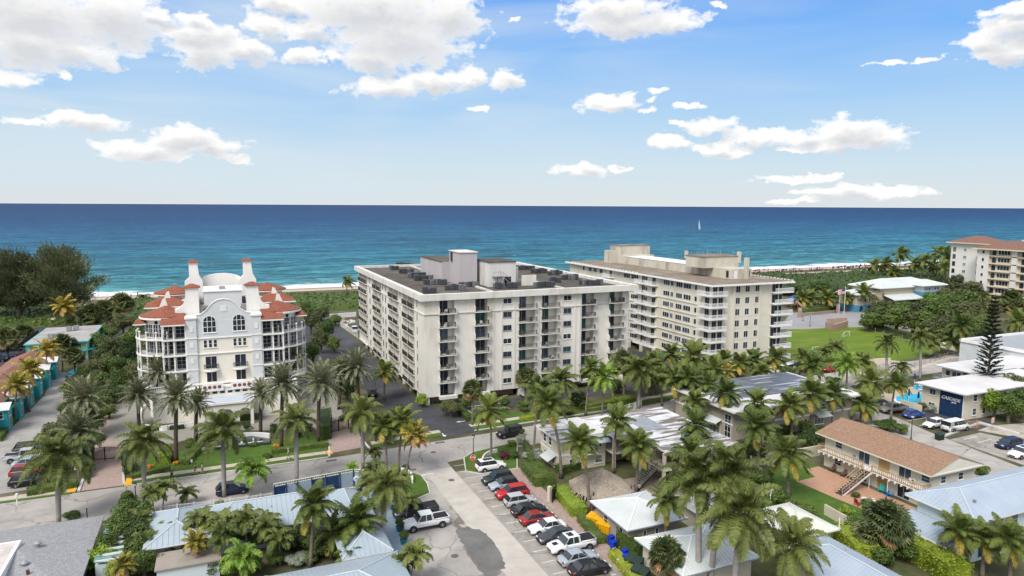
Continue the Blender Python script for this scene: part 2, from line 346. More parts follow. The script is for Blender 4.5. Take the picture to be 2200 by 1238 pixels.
PAVER2 = mat('terracotta_pavers', (.46, .28, .19), (.38, .22, .15), scale=2.5, rough=.9)
PAVER3 = mat('grey_cobble', (.30, .285, .25), (.22, .21, .185), scale=2.5, rough=.9)
WALK = mat('pale_pavement', (.50, .44, .36), (.42, .37, .31), scale=.8, rough=.9, c3=(.35, .31, .27), s3=.2)
KERB = mat('kerb_concrete', (.55, .54, .51), (.44, .43, .41), scale=.8, rough=.9)
LAWN = mat('lawn_grass', (.05, .105, .012), (.085, .15, .02), scale=1.2, rough=.95, c3=(.035, .08, .012), s3=.15, bump=.06)
FIELD = mat('field_grass', (.115, .18, .012), (.09, .15, .01), scale=.08, rough=.95, c3=(.21, .22, .035), s3=.06, bump=.05, vscale=(1,3,1))
MARK = mat('road_paint', (.72, .72, .69), (.5, .48, .45), scale=2.5, rough=.8)
YEL = mat('yellow_tactile_paint', (.80, .40, .03), (.7, .33, .02), scale=2, rough=.7)
GRAVEL = mat('pale_rubble_ground', (.48, .43, .37), (.33, .30, .25), scale=1.2, rough=.95, c3=(.2, .16, .12), s3=.4)
BLUEDECK = mat('painted_blue_deck', (.24, .31, .38), (.19, .26, .33), scale=.7, rough=.7)

def sheet(name, pts, z, m, px=False):
    b = MB(); P = [at(*p) if px else p for p in pts]
    A = sum(P[i][0]*P[(i+1) % len(P)][1]-P[(i+1) % len(P)][0]*P[i][1] for i in range(len(P)))
    if A < 0: P = P[::-1]
    b.face([(x, y, z) for x, y in P]); return struct(name, b, m)
def rect(name, x0, x1, y0, y1, z, m): return sheet(name, [(x0, y0), (x1, y0), (x1, y1), (x0, y1)], z, m)
def slab(name, pts, z0, z1, m, px=False):
    b = MB(); b.prism([at(*p) if px else p for p in pts], z0, z1); return struct(name, b, m)

# ground with a dune toe that dips under the water
b = MB()
b.face([(-2500, -300, 0), (4000, -300, 0), (4000, 322, 0), (-2500, 322, 0)]); b.face([(-2500, 322, 0), (4000, 322, 0), (4000, 380, -2.6), (-2500, 380, -2.6)])
struct('ground', b, G_earth)
b = MB(); b.face([(-2500, 288, .03), (4000, 288, .03), (4000, 316, .02), (-2500, 316, .02)]); b.face([(-2500, 316, .02), (4000, 316, .02), (4000, 344, -.85), (-2500, 344, -.85)]); struct('beach', b, SAND)
b = MB(); b.face([(-2500, 344, -.84), (4000, 344, -.84), (4000, 362, -1.7), (-2500, 362, -1.7)]); struct('wet_beach', b, WET)
# gently wavy near shore, flat to the horizon
b = MB()
nx, ny = 150, 60
for j in range(ny+1):
    for i in range(nx+1):
        x = -420+i*1500/nx; y = 350+j*200/ny
        a = max(0, min(1, (y-362)/30))*max(0, min(1, (545-y)/40))
        ph = (y-350)/11.5+.6*math.sin(x*.021)+.5*math.sin(x*.047+1)
        z = -1.2+a*(.22*math.sin(ph*2*math.pi/2.3)+.14*math.sin(x*.11+y*.31)+.10*math.sin(x*.31-y*.5))
        # two breaking rollers
        for yc, hh, xx in ((388+5*math.sin(x*.013), .9, x), (436+6*math.sin(x*.009+2), .55, x)):
            k = max(0, math.sin(xx*.019+yc*.3)); z += hh*(.35+.65*k)*math.exp(-((y-yc)/3.2)**2)
        b.v.append((x, y, z))
for j in range(ny):
    for i in range(nx):
        q = j*(nx+1)+i; b.f.append((q, q+1, q+nx+2, q+nx+1)); b.m.append(0)
W0 = -1.2
b.face([(-60000, 550, W0), (90000, 550, W0), (90000, 90000, W0), (-60000, 90000, W0)])
b.face([(-60000, 350, W0), (-420, 350, W0), (-420, 550, W0), (-60000, 550, W0)]); b.face([(1080, 350, W0), (90000, 350, W0), (90000, 550, W0), (1080, 550, W0)])
o = struct('sea', b, SEA)

# main road and its far part
sheet('road', [(-160, 96.5), (15, 97.0), (46, 101.5), (66, 103.5), (100, 107.5), (135, 109.5), (215, 112), (300, 114), (300, 124), (215, 122.5), (150, 121), (110, 118), (75, 113.2), (45, 110), (15, 108.2), (-160, 107.6)], .012, ROAD)
# side street with parking both sides
rect('side_street', 11.5, 27.6, -40, 99.5, .008, PARK)
rect('side_street', 18.8, 31.7, -40, 101, .016, ROAD)
rect('concrete_strip', 27.4, 31.6, -40, 97.2, .022, ROAD2)
rect('parking_lot', 31.6, 39.2, -40, 95.2, .014, PARK)
# kerbed islands by the junction
def kerbed(name, pts, px=True, m=None, h=.14):
    P = [at(*p) if px else p for p in pts]
    cx = sum(p[0] for p in P)/len(P); cy = sum(p[1] for p in P)/len(P)
    slab('kerb', P, 0, h, KERB)
    Q = []
    for x, y in P:
        d = math.hypot(x-cx, y-cy); k = max(0, (d-.22)/d) if d else 0; Q.append((cx+(x-cx)*k, cy+(y-cy)*k))
    return sheet(name, Q, h+.006, m or LAWN)
kerbed('lawn', [(995, 985), (1000, 1014), (1035, 1020), (1112, 1008), (1112, 950), (1060, 962), (1015, 972)])
kerbed('lawn', [(795, 1030), (860, 1008), (905, 1022), (920, 1040), (925, 1062), (880, 1080), (820, 1085)])
# pavement and verges north of the road
slab('pavement', [(-160, 108.4), (-19.6, 108.6), (-19.6, 110.0), (-160, 109.9)], 0, .13, WALK)
slab('pavement', [(-12.6, 109.6), (14.8, 110.1), (14.8, 111.4), (-12.6, 111.0)], 0, .13, WALK)
slab('lawn_verge', [(-12.6, 108.2), (14.6, 108.7), (14.6, 110.05), (-12.6, 109.55)], 0, .11, LAWN)
slab('lawn_verge', [(-45, 107.9), (-20, 107.9), (-20, 108.4), (-45, 108.3)], 0, .11, LAWN)
slab('kerb', [(-12.8, 107.9), (14.8, 108.4), (14.8, 108.65), (-12.8, 108.15)], 0, .15, KERB)
slab('pavement', [(22.5, 111.6), (35, 113.2), (35, 114.6), (22.5, 113)], 0, .13, WALK)
slab('lawn_verge', [(22.5, 110.0), (34.6, 111.5), (34.6, 113.1), (22.5, 111.5)], 0, .11, LAWN)
slab('pavement', [(41, 114.2), (75, 116.4), (110, 120.6), (110, 122), (75, 118), (41, 115.6)], 0, .13, WALK)
slab('lawn_verge', [(41, 112.1), (75, 114.2), (110, 119), (110, 120.5), (75, 116.3), (41, 114.1)], 0, .11, LAWN)
slab('kerb', [(40.8, 111.8), (75, 113.9), (75, 114.15), (40.8, 112.05)], 0, .15, KERB)
rect('lawn', -12.4, 14.5, 111.2, 120.5, .06, LAWN)
sheet('lawn', [(41.3, 116), (56, 117.2), (49, 121), (43.5, 122.5)], .05, LAWN)
slab('yellow_kerb_ramp', [(-13.6, 108.1), (-12.7, 108.1), (-12.7, 110.9), (-13.6, 110.9)], 0, .14, YEL)
slab('yellow_kerb_ramp', [(14.9, 109.9), (15.8, 109.9), (15.8, 111.4), (14.9, 111.4)], 0, .14, YEL)
slab('yellow_kerb_ramp', [(-20.6, 108.4), (-19.7, 108.4), (-19.7, 110), (-20.6, 110)], 0, .14, YEL)
# driveways
sheet('driveway', [(169, 1056), (268, 1043), (262, 985), (268, 955), (300, 900), (330, 868), (240, 868), (215, 905), (195, 985)], .02, PAVER, px=True)
sheet('forecourt', [(228, 945), (262, 950), (300, 925), (345, 960), (480, 925), (690, 925), (745, 915), (720, 840), (650, 812), (330, 850), (245, 870)], .03, PAVER3, px=True)
sheet('driveway', [(707, 975), (777, 962), (772, 930), (768, 905), (738, 896), (700, 905)], .04, PAVER, px=True)
for pts in ([(172, 1056), (198, 985), (194, 985), (166, 1056)], [(264, 1043), (260, 986), (264, 985), (269, 1042)]): slab('kerb', pts, 0, .18, KERB, px=True)
slab('kerb', [(14.9, 108.7), (15.2, 108.7), (16.2, 115.5), (15.9, 115.5)], 0, .16, KERB)
slab('kerb', [(21.6, 109.8), (21.9, 109.8), (21.5, 116), (21.2, 116)], 0, .16, KERB)
# condo entrance asphalt and side lot
sheet('driveway', [(34.4, 110.5), (41.4, 111.5), (41, 117), (50, 123), (88, 124.5), (97, 119.5), (104, 120.5), (92, 128.2), (42, 128.4), (36.4, 129), (36.4, 200), (28.3, 200), (28.3, 135), (31, 124), (33.6, 118)], .03, ASPH)
rect('parking_lot', 20, 36.3, 180, 245, .036, ASPH)
rect('parking_lot', 87, 106, 128, 240, .02, ASPH)
# road marks
def mark(x0, x1, y0, y1, z=.027, name='road_marking'): return rect(name, x0, x1, y0, y1, z, MARK)
mark(23.4, 28.4, 95.6, 96.1, .032)
for i in range(16): mark(32.2, 38.6, 58.2+2.62*i-.06, 58.2+2.62*i+.06, .02)
def arrow(x, y, a, z=.04, L=1.9):
    b = MB(); pts = [(-.12, 0), (.12, 0), (.12, L*.55), (.42, L*.55), (0, L), (-.42, L*.55), (-.12, L*.55)]
    c, s = math.cos(a), math.sin(a); b.face([(x+p*c-q*s, y+p*s+q*c, z) for p, q in pts]); return struct('road_marking', b, MARK)
arrow(*at(898, 915), rad(180)); arrow(*at(918, 945), rad(0)); arrow(*at(1000, 905), rad(90)); arrow(*at(950, 932), rad(180))
arrow(*at(1420, 855), rad(120)); arrow(*at(1440, 862), rad(-60))
for q in [(868, 906), (1022, 896)]:
    x, y = at(*q); mark(x, x+.15, y, y+5, .04); 
mark(44, 52, 126.2, 126.4, .04)
# puddle and damp ground
def rough_edge(P, a):
    random.seed(4); Q = []
    for (x0, y0), (x1, y1) in zip(P, P[1:]+P[:1]):
        for i in range(5): t = i/5; Q.append((x0+(x1-x0)*t+random.uniform(-a, a), y0+(y1-y0)*t+random.uniform(-a, a)*.5))
    return Q
sheet('damp_ground', rough_edge([(1215, 1125), (1240, 1120), (1262, 1160), (1290, 1205), (1318, 1250), (1290, 1250), (1262, 1205), (1235, 1160)], 4), .024, mat('oily_stain', (.12, .10, .07), (.22, .195, .16), scale=1.2, rough=.8), px=True)
PUD = mat('puddle_water', (.16, .15, .135), (.10, .095, .085), scale=.3, rough=.1, spec=.35)
DAMP = mat('damp_silt', (.15, .125, .10), (.20, .17, .14), scale=.6, rough=.5, c3=(.28, .25, .22), s3=.25)
sheet('damp_ground', rough_edge([(980, 1105), (1012, 1110), (1005, 1122), (985, 1130), (1010, 1140), (1050, 1160), (1085, 1200), (1072, 1238), (1040, 1238), (1010, 1200), (990, 1165), (978, 1130)], 5), .0215, DAMP, px=True)
sheet('puddle', rough_edge([(984, 1136), (1004, 1132), (1034, 1140), (1056, 1160), (1078, 1195), (1088, 1222), (1068, 1226), (1066, 1250), (1044, 1240), (1020, 1205), (998, 1175), (986, 1155)], 3), .0255, PUD, px=True)
# block-work of land around the houses
rect('garden_ground', 39.2, 70, 40, 97, .005, mat('mulch_ground', (.10, .09, .045), (.05, .075, .022), scale=.8, rough=.95))
rect('brick_path', 39.2, 41.2, -20, 96.5, .03, PAVER)
sheet('patio', [(42, 83), (60, 83), (60, 72), (50, 71), (43.5, 72), (42, 76)], .022, PAVER)
sheet('lawn', [(66, 78), (84.5, 78), (84.5, 62), (86, 58), (72, 55), (66, 62)], .02, LAWN)
sheet('patio', [(84.4, 75.8), (81.8, 75.6), (80.5, 72.8), (76.7, 72.6), (77.1, 66.3), (77.7, 61.8), (84.6, 59.3)], .03, PAVER2)
rect('alley', 92.5, 97, 40, 80, .01, WALK)
# street and lots by the pool apartments
sheet('side_road', [(97, 40), (109, 40), (113, 62), (116, 80), (120, 95), (131, 111), (118, 110), (112, 95), (105, 80)], .02, ROAD)
sheet('parking_lot', [(1890, 865), (1960, 880), (2010, 925), (2095, 925), (2150, 905), (2105, 900), (1985, 880), (1990, 855), (1920, 850)], .03, ASPH, px=True)
sheet('parking_lot', [(2040, 945), (2106, 930), (2200, 950), (2300, 985), (2330, 1040), (2200, 1000)], .03, PARK, px=True)
sheet('building_plot', [(2100, 925), (2130, 915), (2330, 900), (2330, 960), (2210, 945)], .028, GRAVEL, px=True)
for a, c in (((1862, 868), (1885, 878)), ((1948, 905), (1990, 898)), ((1975, 915), (2000, 910)), ((2100, 952), (2130, 944)), ((2070, 945), (2100, 938))):
    p, q = at(*a), at(*c); d = Vector((q[0]-p[0], q[1]-p[1])).normalized(); n = Vector((-d.y, d.x))*.07
    sheet('road_marking', [(p[0]+n.x, p[1]+n.y), (q[0]+n.x, q[1]+n.y), (q[0]-n.x, q[1]-n.y), (p[0]-n.x, p[1]-n.y)], .04, MARK)
slab('kerb', [(2030, 940), (2105, 912), (2190, 935), (2190, 932), (2105, 908), (2024, 938)], 0, .25, KERB, px=True)
# the playing field, its path and the beach car park behind
sheet('playing_field', [(1690, 790), (1745, 800), (1960, 770), (2030, 752), (1850, 703), (1690, 708)], .02, FIELD, px=True)
sheet('rubble_strip', [(1845, 790), (1960, 787), (1955, 777), (1870, 772)], .03, GRAVEL, px=True)
sheet('parking_lot', [(1670, 708), (1700, 672), (1840, 668), (1900, 690), (1850, 705)], .016, mat('grey_car_park', (.30, .30, .30), (.25, .25, .25), scale=.1, rough=.9), px=True)
sheet('access_road', [(1845, 695), (1900, 695), (2130, 750), (2200, 752), (2200, 765), (2060, 757), (1860, 704)], .024, WALK, px=True)
sheet('pavement', [(1810, 805), (1960, 790), (2030, 765), (2110, 752), (2110, 760), (2040, 772), (1965, 797), (1830, 815)], .03, WALK, px=True)
# the left: lane beside the turquoise houses and its parking
sheet('lane', [(0, 1062), (62, 1052), (70, 985), (110, 930), (133, 880), (142, 800), (120, 800), (95, 850), (40, 905), (0, 945), (-60, 985), (-70, 1066)], .018, mat('pale_worn_asphalt', (.36, .345, .32), (.29, .28, .26), scale=.4, rough=.9, c3=(.24, .235, .22), s3=.1), px=True)
sheet('parking_lot', [(-60, 800), (0, 812), (45, 745), (45, 735), (0, 735), (-80, 760)], .02, ASPH, px=True)
rect('parking_lot', -55, -28, 224, 262, .02, ASPH)
sheet('road', [(2140, 745), (2400, 790), (2400, 810), (2110, 765)], .011, ROAD, px=True)
# darker drain covers on the carriageway
IRON = mat('drain_iron', (.09, .085, .08), (.14, .13, .12), scale=3, rough=.7)
for p, lab in (((931, 972), 'round iron cover in the main road before the side street mouth'), ((970, 1032), 'round iron cover in the side street below the stop line'), ((977, 1195), 'small drain cover beside the puddle in the side street')):
    x, y = at(*p); b = MB(); b.lathe(x, y, [(0, .045), (.42, .045), (.46, .03)], 20); o = link('manhole_cover', b.mesh('manhole_cover', IRON)); tag(o, lab, 'manhole cover', 'iron covers in the carriageways')
for p, lab in (((945, 951), 'drain grate at the kerb by the black asphalt drive'), ((712, 990), 'drain grate at the kerb by the right paved drive'), ((883, 1010), 'drain grate at the junction by the curved white wall')):
    x, y = at(*p); b = MB(); b.box(x-.8, x+.8, y-.35, y+.35, .02, .04)
    for k in range(7): b.box(x-.7+k*.22, x-.62+k*.22, y-.3, y+.3, .04, .05)
    o = link('drain_grate', b.mesh('drain_grate', IRON)); tag(o, lab, 'drain', 'kerb drain grates')
# ================================================================== WINDOWS, ROOFS AND THE APARTMENT BUILDINGS
FACE = {'-y': 0.0, '-x': -math.pi/2, '+x': math.pi/2, '+y': math.pi}
MESHC = {}
GLS = [GL1, GL1, GL2, GL1, GL3, GL4]
def win(parent, x, y, z, w_, h, face='-y', nx=1, ny=1, fm=None, gl=None, arch=False, name='window', sill=True, fr=.06, label=None):
    """window part with its pane as sub-part; x, y, z = centre of the bottom edge on the wall surface"""
    fm = fm or WHITE2; gi = random.randrange(len(GLS)) if gl is None else gl
    k = (round(w_, 2), round(h, 2), nx, ny, fm.name, arch, sill, fr)
    if k not in MESHC:
        b = MB(); W = w_/2
        if arch:
            out = [(-W, 0), (W, 0)]+[(W*math.cos(a), h-W+W*math.sin(a)) for a in [math.pi*i/10 for i in range(11)]]
            q = W-fr; inn = [(-q, fr), (q, fr)]+[(q*math.cos(a), h-W+q*math.sin(a)) for a in [math.pi*i/10 for i in range(11)]]
            n = len(out)
            for i in range(n):
                j = (i+1) % n
                b.face([(out[i][0], -.05, out[i][1]), (out[j][0], -.05, out[j][1]), (inn[j][0], -.05, inn[j][1]), (inn[i][0], -.05, inn[i][1])])
                b.face([(out[j][0], -.05, out[j][1]), (out[i][0], -.05, out[i][1]), (out[i][0], .01, out[i][1]), (out[j][0], .01, out[j][1])])
        else:
            b.box(-W, -W+fr, -.05, .01, 0, h); b.box(W-fr, W, -.05, .01, 0, h); b.box(-W+fr, W-fr, -.05, .01, 0, fr); b.box(-W+fr, W-fr, -.05, .01, h-fr, h)
        for i in range(1, nx): c = -W+w_*i/nx; b.box(c-fr*.45, c+fr*.45, -.046, .01, fr, h-fr)
        for j in range(1, ny): c = h*j/ny; b.box(-W+fr, W-fr, -.043, .01, c-fr*.4, c+fr*.4)
        if sill: b.box(-W-.08, W+.08, -.14, .01, -.09, -.002)
        p = MB()
        if arch: p.slabxz([(-q, fr), (q, fr)]+[(q*math.cos(a), h-W+q*math.sin(a)) for a in [math.pi*i/10 for i in range(11)]], -.026, .005)
        else: p.box(-W+fr*.5, W-fr*.5, -.026, .005, fr*.5, h-fr*.5)
        MESHC[k] = (b.mesh(name, fm), {})
        MESHC[k][1]['pb'] = p
    fme, ps = MESHC[k]
    if gi not in ps: ps[gi] = ps['pb'].mesh('pane', GLS[gi])
    o = link(name, fme, parent, (x, y, z), FACE[face]); link('pane', ps[gi], o)
    if label: o['label'] = label
    return o
def cached(key, fn, name, mats):
    if key not in MESHC: MESHC[key] = fn().mesh(name, mats)
    return MESHC[key]
def rail_mb(w_, h=1.0, d=0.0, n=None, solid=.03, top=.05, pitch=.14):
    """railing along x (front at y=-d) with returns of length d"""
    b = MB(); n = max(2, int(w_/pitch))
    b.box(-w_/2, w_/2, -d-.02, -d+.02, h-top, h); b.box(-w_/2, w_/2, -d-.015, -d+.015, .06, .10)
    for i in range(n+1): x = -w_/2+w_*i/n; b.box(x-solid/2, x+solid/2, -d-.01, -d+.01, .1, h-top)
    if d:
        for sx in (-w_/2, w_/2):
            b.box(sx-.02, sx+.02, -d+.02, 0, h-top, h)
            for i in range(1, max(2, int(d/pitch))): y = -d+d*i/max(2, int(d/pitch)); b.box(sx-.01, sx+.01, y-solid/2, y+solid/2, .1, h-top)
    return b
# ---- roofs
def ribs(b, poly, step, m=0, w_=.05, h=.05):
    """raised seams running down the slope of a planar polygon"""
    P = [Vector(p) for p in poly]; n = Vector((0, 0, 0))
    for i in range(len(P)): n += P[i].cross(P[(i+1) % len(P)])
    n.normalize()
    if n.z < 0: n = -n
    e = Vector((-n.y, n.x, 0))
    if e.length < 1e-4: return
    e.normalize(); d = n.cross(e); o = P[0]
    Q = [((p-o).dot(e), (p-o).dot(d)) for p in P]; lo = min(q[0] for q in Q); hi = max(q[0] for q in Q)
    c = lo+step*.5
    while c < hi:
        xs = []
        for i in range(len(Q)):
            (x0, y0), (x1, y1) = Q[i], Q[(i+1) % len(Q)]
            if (x0-c)*(x1-c) < 0: xs.append(y0+(y1-y0)*(c-x0)/(x1-x0))
        xs.sort()
        for a_, b_ in zip(xs[::2], xs[1::2]):
            p0 = o+e*c+d*a_; p1 = o+e*c+d*b_; s = e*w_/2; u = n*h
            for q in ([p0-s, p1-s, p1+u, p0+u], [p0+u, p1+u, p1+s, p0+s]): b.face([tuple(v) for v in q], m)
        c += step
def hip_roof(x0, x1, y0, y1, z, h, inset=None, axis=None, gable=False, thick=.18, seam=0):
    """hip (or gable) roof body; returns MB: 0 covering, 1 fascia"""
    b = MB(); W, L = x1-x0, y1-y0; ax = axis or ('x' if W > L else 'y')
    if ax == 'x':
        i = inset if inset is not None else (0 if gable else L/2); r0, r1 = (x0+i, (y0+y1)/2, z+h), (x1-i, (y0+y1)/2, z+h)
        A, B_, C_, D = (x0, y0, z), (x1, y0, z), (x1, y1, z), (x0, y1, z)
        fs = [[A, B_, r1, r0], [C_, D, r0, r1]]; es = [[B_, C_, r1], [D, A, r0]]
    else:
        i = inset if inset is not None else (0 if gable else W/2); r0, r1 = ((x0+x1)/2, y0+i, z+h), ((x0+x1)/2, y1-i, z+h)
        A, B_, C_, D = (x0, y0, z), (x1, y0, z), (x1, y1, z), (x0, y1, z)
        fs = [[B_, C_, r1, r0], [D, A, r0, r1]]; es = [[A, B_, r0], [C_, D, r1]]
    for f in fs: b.face(f, 0)
    for f in ([] if gable else es): b.face(f, 0)
    b.face([D, C_, B_, A], 1)
    for p, q in ((A, B_), (B_, C_), (C_, D), (D, A)): b.face([(p[0], p[1], z-thick), (q[0], q[1], z-thick), (q[0], q[1], z), (p[0], p[1], z)], 1)
    b.face([(p[0], p[1], z-thick) for p in (D, C_, B_, A)], 1)
    if seam:
        for f in fs+([] if gable else es): ribs(b, f, seam, 0)
        for p, q in ((r0, r1),)+(() if gable else (((A, r0), (D, r0), (B_, r1), (C_, r1)) if ax == 'x' else ((A, r0), (B_, r0), (C_, r1), (D, r1)))):
            if (Vector(p)-Vector(q)).length > .1: b.tube([Vector(p)+Vector((0, 0, .02)), Vector(q)+Vector((0, 0, .02))], .09, 6, 2)
    return b

# ------------------------------------------------------------------ condo A : eight storey block in the middle
A_W = mat('cream_stucco', (.70, .675, .62), (.645, .62, .565), scale=.5, vscale=(1, 1, .25), rough=.9, c3=(.50, .455, .38), s3=.3)
A_F = mat('pale_fascia', (.66, .645, .60), (.60, .585, .54), scale=.6, vscale=(1, 1, .3), rough=.85, c3=(.46, .43, .37), s3=.3)
A_R = mat('brown_gravel_roof', (.10, .085, .068), (.065, .057, .05), scale=.35, rough=.98, c3=(.20, .185, .16), s3=.12, bump=.02)
A_T = mat('lilac_grey_render', (.45, .42, .43), (.40, .375, .385), scale=.5, rough=.9, vscale=(1, 1, .2))
A_BACK = flat('shaded_beige_stucco', (.50, .45, .37), rough=.9)
def condo_a():
    t = thing('apartment_building', 'eight storey cream condo block with stacked balconies and grey rooftop towers', 'building', (36.9, 130, 0))
    ox, oy = 36.9, 130
    X = lambda v: v-ox
    Y = lambda v: v-oy
    wall = MB(); z0, z1 = 1.7, 21.6
    fl = [18.6-2.8*k for k in range(6)]          # balcony slab levels
    # core volumes
    wall.box(X(37.8), X(72.2), 1.3, 68, z0, z1); wall.box(X(72.2), X(84.8), 2.6, 68, z0, z1)
    def front(xa, xb, ya): wall.box(X(xa), X(xb), ya, ya+1.31, z0, z1)
    bays = [(40.1, 43.2), (47.6, 50.3), (57.4, 61.0), (62.7, 66.3)]; cur = 36.9
    for a, b in bays: front(cur, a, 0); cur = b
    front(cur, 72.2, 0)
    cur = 72.2
    for a, b in [(72.6, 76.0), (79.9, 83.3)]: front(cur, a, 1.3); cur = b
    front(cur, 85.0, 1.3)
    # left side with its own bays (recess 0.9 deep)
    lb = [(137.3, 147.0), (150.7, 160.3), (168.3, 178.0), (185.7, 197.4)]; cur = 131.31
    for a, b in lb+[(198, 198)]:
        if a > cur: wall.box(0, .9, Y(cur), Y(a), z0, z1)
        cur = b
    # pilaster strips, band between 7th and 8th floors, base band
    for xa in (51.4, 53.2, 56.1, 61.6, 67.1, 70.4, 71.5): wall.box(X(xa), X(xa)+.35, -.12, 0, z0, z1)
    for yy in (134.0, 136.5, 148.3, 162, 165, 180, 183.8): wall.box(-.12, 0, Y(yy), Y(yy)+.5, z0, z1)
    part('wall', wall, A_W, t)
    bd = MB(); bd.box(-.2, X(40.1), -.2, 0, 18.45, 18.62)
    for a, b in ((43.2, 47.6), (50.3, 57.4), (61.0, 62.7), (66.3, 72.4)): bd.box(X(a), X(b), -.2, 0, 18.45, 18.62)
    for a, b in ((76.0, 79.9), (83.3, 85.2)): bd.box(X(a), X(b), 1.1, 1.3, 18.45, 18.62)
    bd.box(-.2, 0, 0, 68, 18.45, 18.62); part('floor_band', bd, A_F, t)
    # roof
    r = MB(); r.box(-.9, X(86), -.9, 69, 21.35, 21.5); part('roof_slab', r, A_F, t)
    r = MB(); x0, x1, y0, y1 = -.95, X(86.05), -.95, 69.05
    for q in ((x0, x1, y0, y0+1.1), (x0, x1, y1-.9, y1), (x0, x0+1.1, y0+1.1, y1-.9), (x1-1.6, x1, y0+1.1, y1-.9)): r.box(q[0], q[1], q[2], q[3], 21.3, 22.55)
    part('parapet', r, A_F, t)
    r = MB(); r.box(.16, X(84.4), .16, 68.1, 21.5, 21.9); part('roof_surface', r, A_R, t)
    r = MB(); r.box(X(52.2), X(52.7), 1, 68, 21.9, 22.25); r.box(X(69), X(69.5), 1, 20, 21.9, 22.2); part('roof_kerb', r, A_F, t)
    # rooftop towers
    r = MB(); r.box(X(50.3), X(54.4), 17.2, 25, 21.9, 29.3, 0); r.box(X(48.6), X(54.4), 25, 44, 21.9, 26.7, 0); r.box(X(50.1), X(54.6), 17.0, 25.2, 29.3, 29.5, 1); r.box(X(48.4), X(54.6), 25.2, 44.1, 26.7, 26.85, 2); r.box(X(50.0), X(50.3), 22.5, 23.3, 27.0, 29.2, 3)
    o = part('lift_tower', r, [A_T, A_F, A_R, DARKM], t)
    WT = mat('white_tower_wall', (.62, .61, .60), (.56, .55, .53), scale=.6, rough=.9, c3=(.42, .40, .36), s3=.3, vscale=(1, 1, .3))
    r = MB(); r.box(X(55.3), X(61.8), 12, 21, 21.9, 27.4, 0); r.box(X(55.1), X(62), 11.8, 21.2, 27.4, 27.6, 1); r.box(X(57.3), X(60.6), 11.94, 12, 21.9, 24.1, 2); r.box(X(57.4), X(58.9), 11.9, 11.94, 21.9, 24, 0)
    part('stair_tower', r, [WT, A_R, BLACKM], t)
    r = MB(); r.box(X(56), X(58.3), 10.9, 11.94, 24.2, 24.3); r.tube([(X(58.3), 11.3, 24.3), (X(60.8), 11.3, 21.95)], .09, 6); r.tube([(X(58.3), 11.3, 25.3), (X(60.8), 11.3, 22.9)], .04, 5); r.tube([(X(56), 11, 25.3), (X(58.3), 11, 25.3)], .04, 5)
    for i in range(5): r.tube([(X(56)+.57*i, 11, 24.3), (X(56)+.57*i, 11, 25.3)], .03, 4)
    part('roof_stairs', r, GREYM, t)
    r = MB(); r.box(X(63.2), X(66.8), 11.8, 12.0, 21.9, 24.3); r.box(X(62), X(63.2), 14, 15, 21.9, 26); part('screen_wall', r, A_W, t)
    # windows on the front
    for k in range(7):
        z = (fl[k] if k < 6 else 1.8)+1.2
        for xc in (54.7, 68.7): win(t, X(xc), 0, z, 1.9, 1.15, nx=2, ny=1, fm=GREYM if k % 3 else WHITE2)
    # balconies: slab with low side parapets, dark railing and glazed door
    def slab_mb(w_, d, lip):
        b = MB(); b.box(-w_/2-.35, w_/2+.25, -d, 1.3, -.16, 0, 0)
        if lip: b.slabyz([(-d, 0), (0, 0), (0, 1.35), (-d+.55, 1.35), (-d+.3, 1.05), (-d, .95)], -w_/2-.35, -w_/2-.2); b.slabyz([(-d, 0), (0, 0), (0, 1.05), (-d, .95)], w_/2+.13, w_/2+.25)
        return b
    def door(xc, yb, z, wd, off, gi):
        key = ('slider', wd, gi)
        def mk():
            b = MB(); b.box(-wd/2, wd/2, -.04, 0, 0, 2.35, 0); b.box(-.04, .04, -.07, -.04, 0, 2.35, 1)
            for s in (-1, 1): b.box(s*wd/2-.04, s*wd/2+.04, -.08, 0, 0, 2.4, 1)
            return b
        link('sliding_door', cached(key, mk, 'sliding_door', [GLS[gi], GREYM]), t, (xc+off, yb, z))
    for bi, (a, b) in enumerate(bays+[(72.6, 76.0), (79.9, 83.3)]):
        xc, w_ = X((a+b)/2), b-a; y = 0 if bi < 4 else 1.3; wide = bi in (2, 3)
        for k in range(6):
            z = fl[k]
            s = link('balcony', cached(('balc', bi), lambda: slab_mb(w_, .95, not wide), 'balcony', A_F), t, (xc, y, z))
            link('railing', cached(('brail', bi, wide), lambda: rail_mb(w_+(.4 if wide else 0), 1.0, .88, solid=.035), 'railing', DARKM), s, (0, 0, 0))
            door(xc, y+1.3, z, 2.0, -w_/2+1.05 if bi != 1 else .2, random.choice((0, 0, 2, 5)) )
        door(xc, y+1.3, 1.75, 2.0, -w_/2+1.05, 0)
        if not wide: b_ = MB(); b_.box(xc-w_/2-.3, xc+w_/2+.3, y-.9, y-.002, 1.2, 1.85); part('balcony_base', b_, A_F, t)
    # a few balcony chairs visible as colour spots
    # left side panels, doors and narrow windows
    for li, (a, b) in enumerate(lb):
        n = (2, 2, 2, 3)[li]; pw = (b-a)/n
        for k in range(7):
            z = 18.6-2.8*k if k < 6 else 1.8
            for i in range(n):
                yc = Y(a)+pw*(i+.5)
                s = link('balcony', cached(('lb', li), lambda: (lambda m: (m.box(-pw/2+.1, pw/2-.1, -.35, .88, -.16, 0), m)[1])(MB()), 'balcony', A_F), t, (0, yc, z), FACE['-x'])
                if k < 6 or li < 3: link('railing', cached(('lr', li), lambda: rail_mb(pw-.5, 1.05, .3, solid=.06), 'railing', DARKM), s)
                key = ('ldoor', li)
                link('sliding_door', cached(key, lambda: (lambda m: (m.box(-pw*.22, pw*.3, -.03, 0, 0, 2.3), m)[1])(MB()), 'sliding_door', GL1), t, (.898, yc, z), FACE['-x'])
            if n: 
                dv = MB()
        dv = MB()
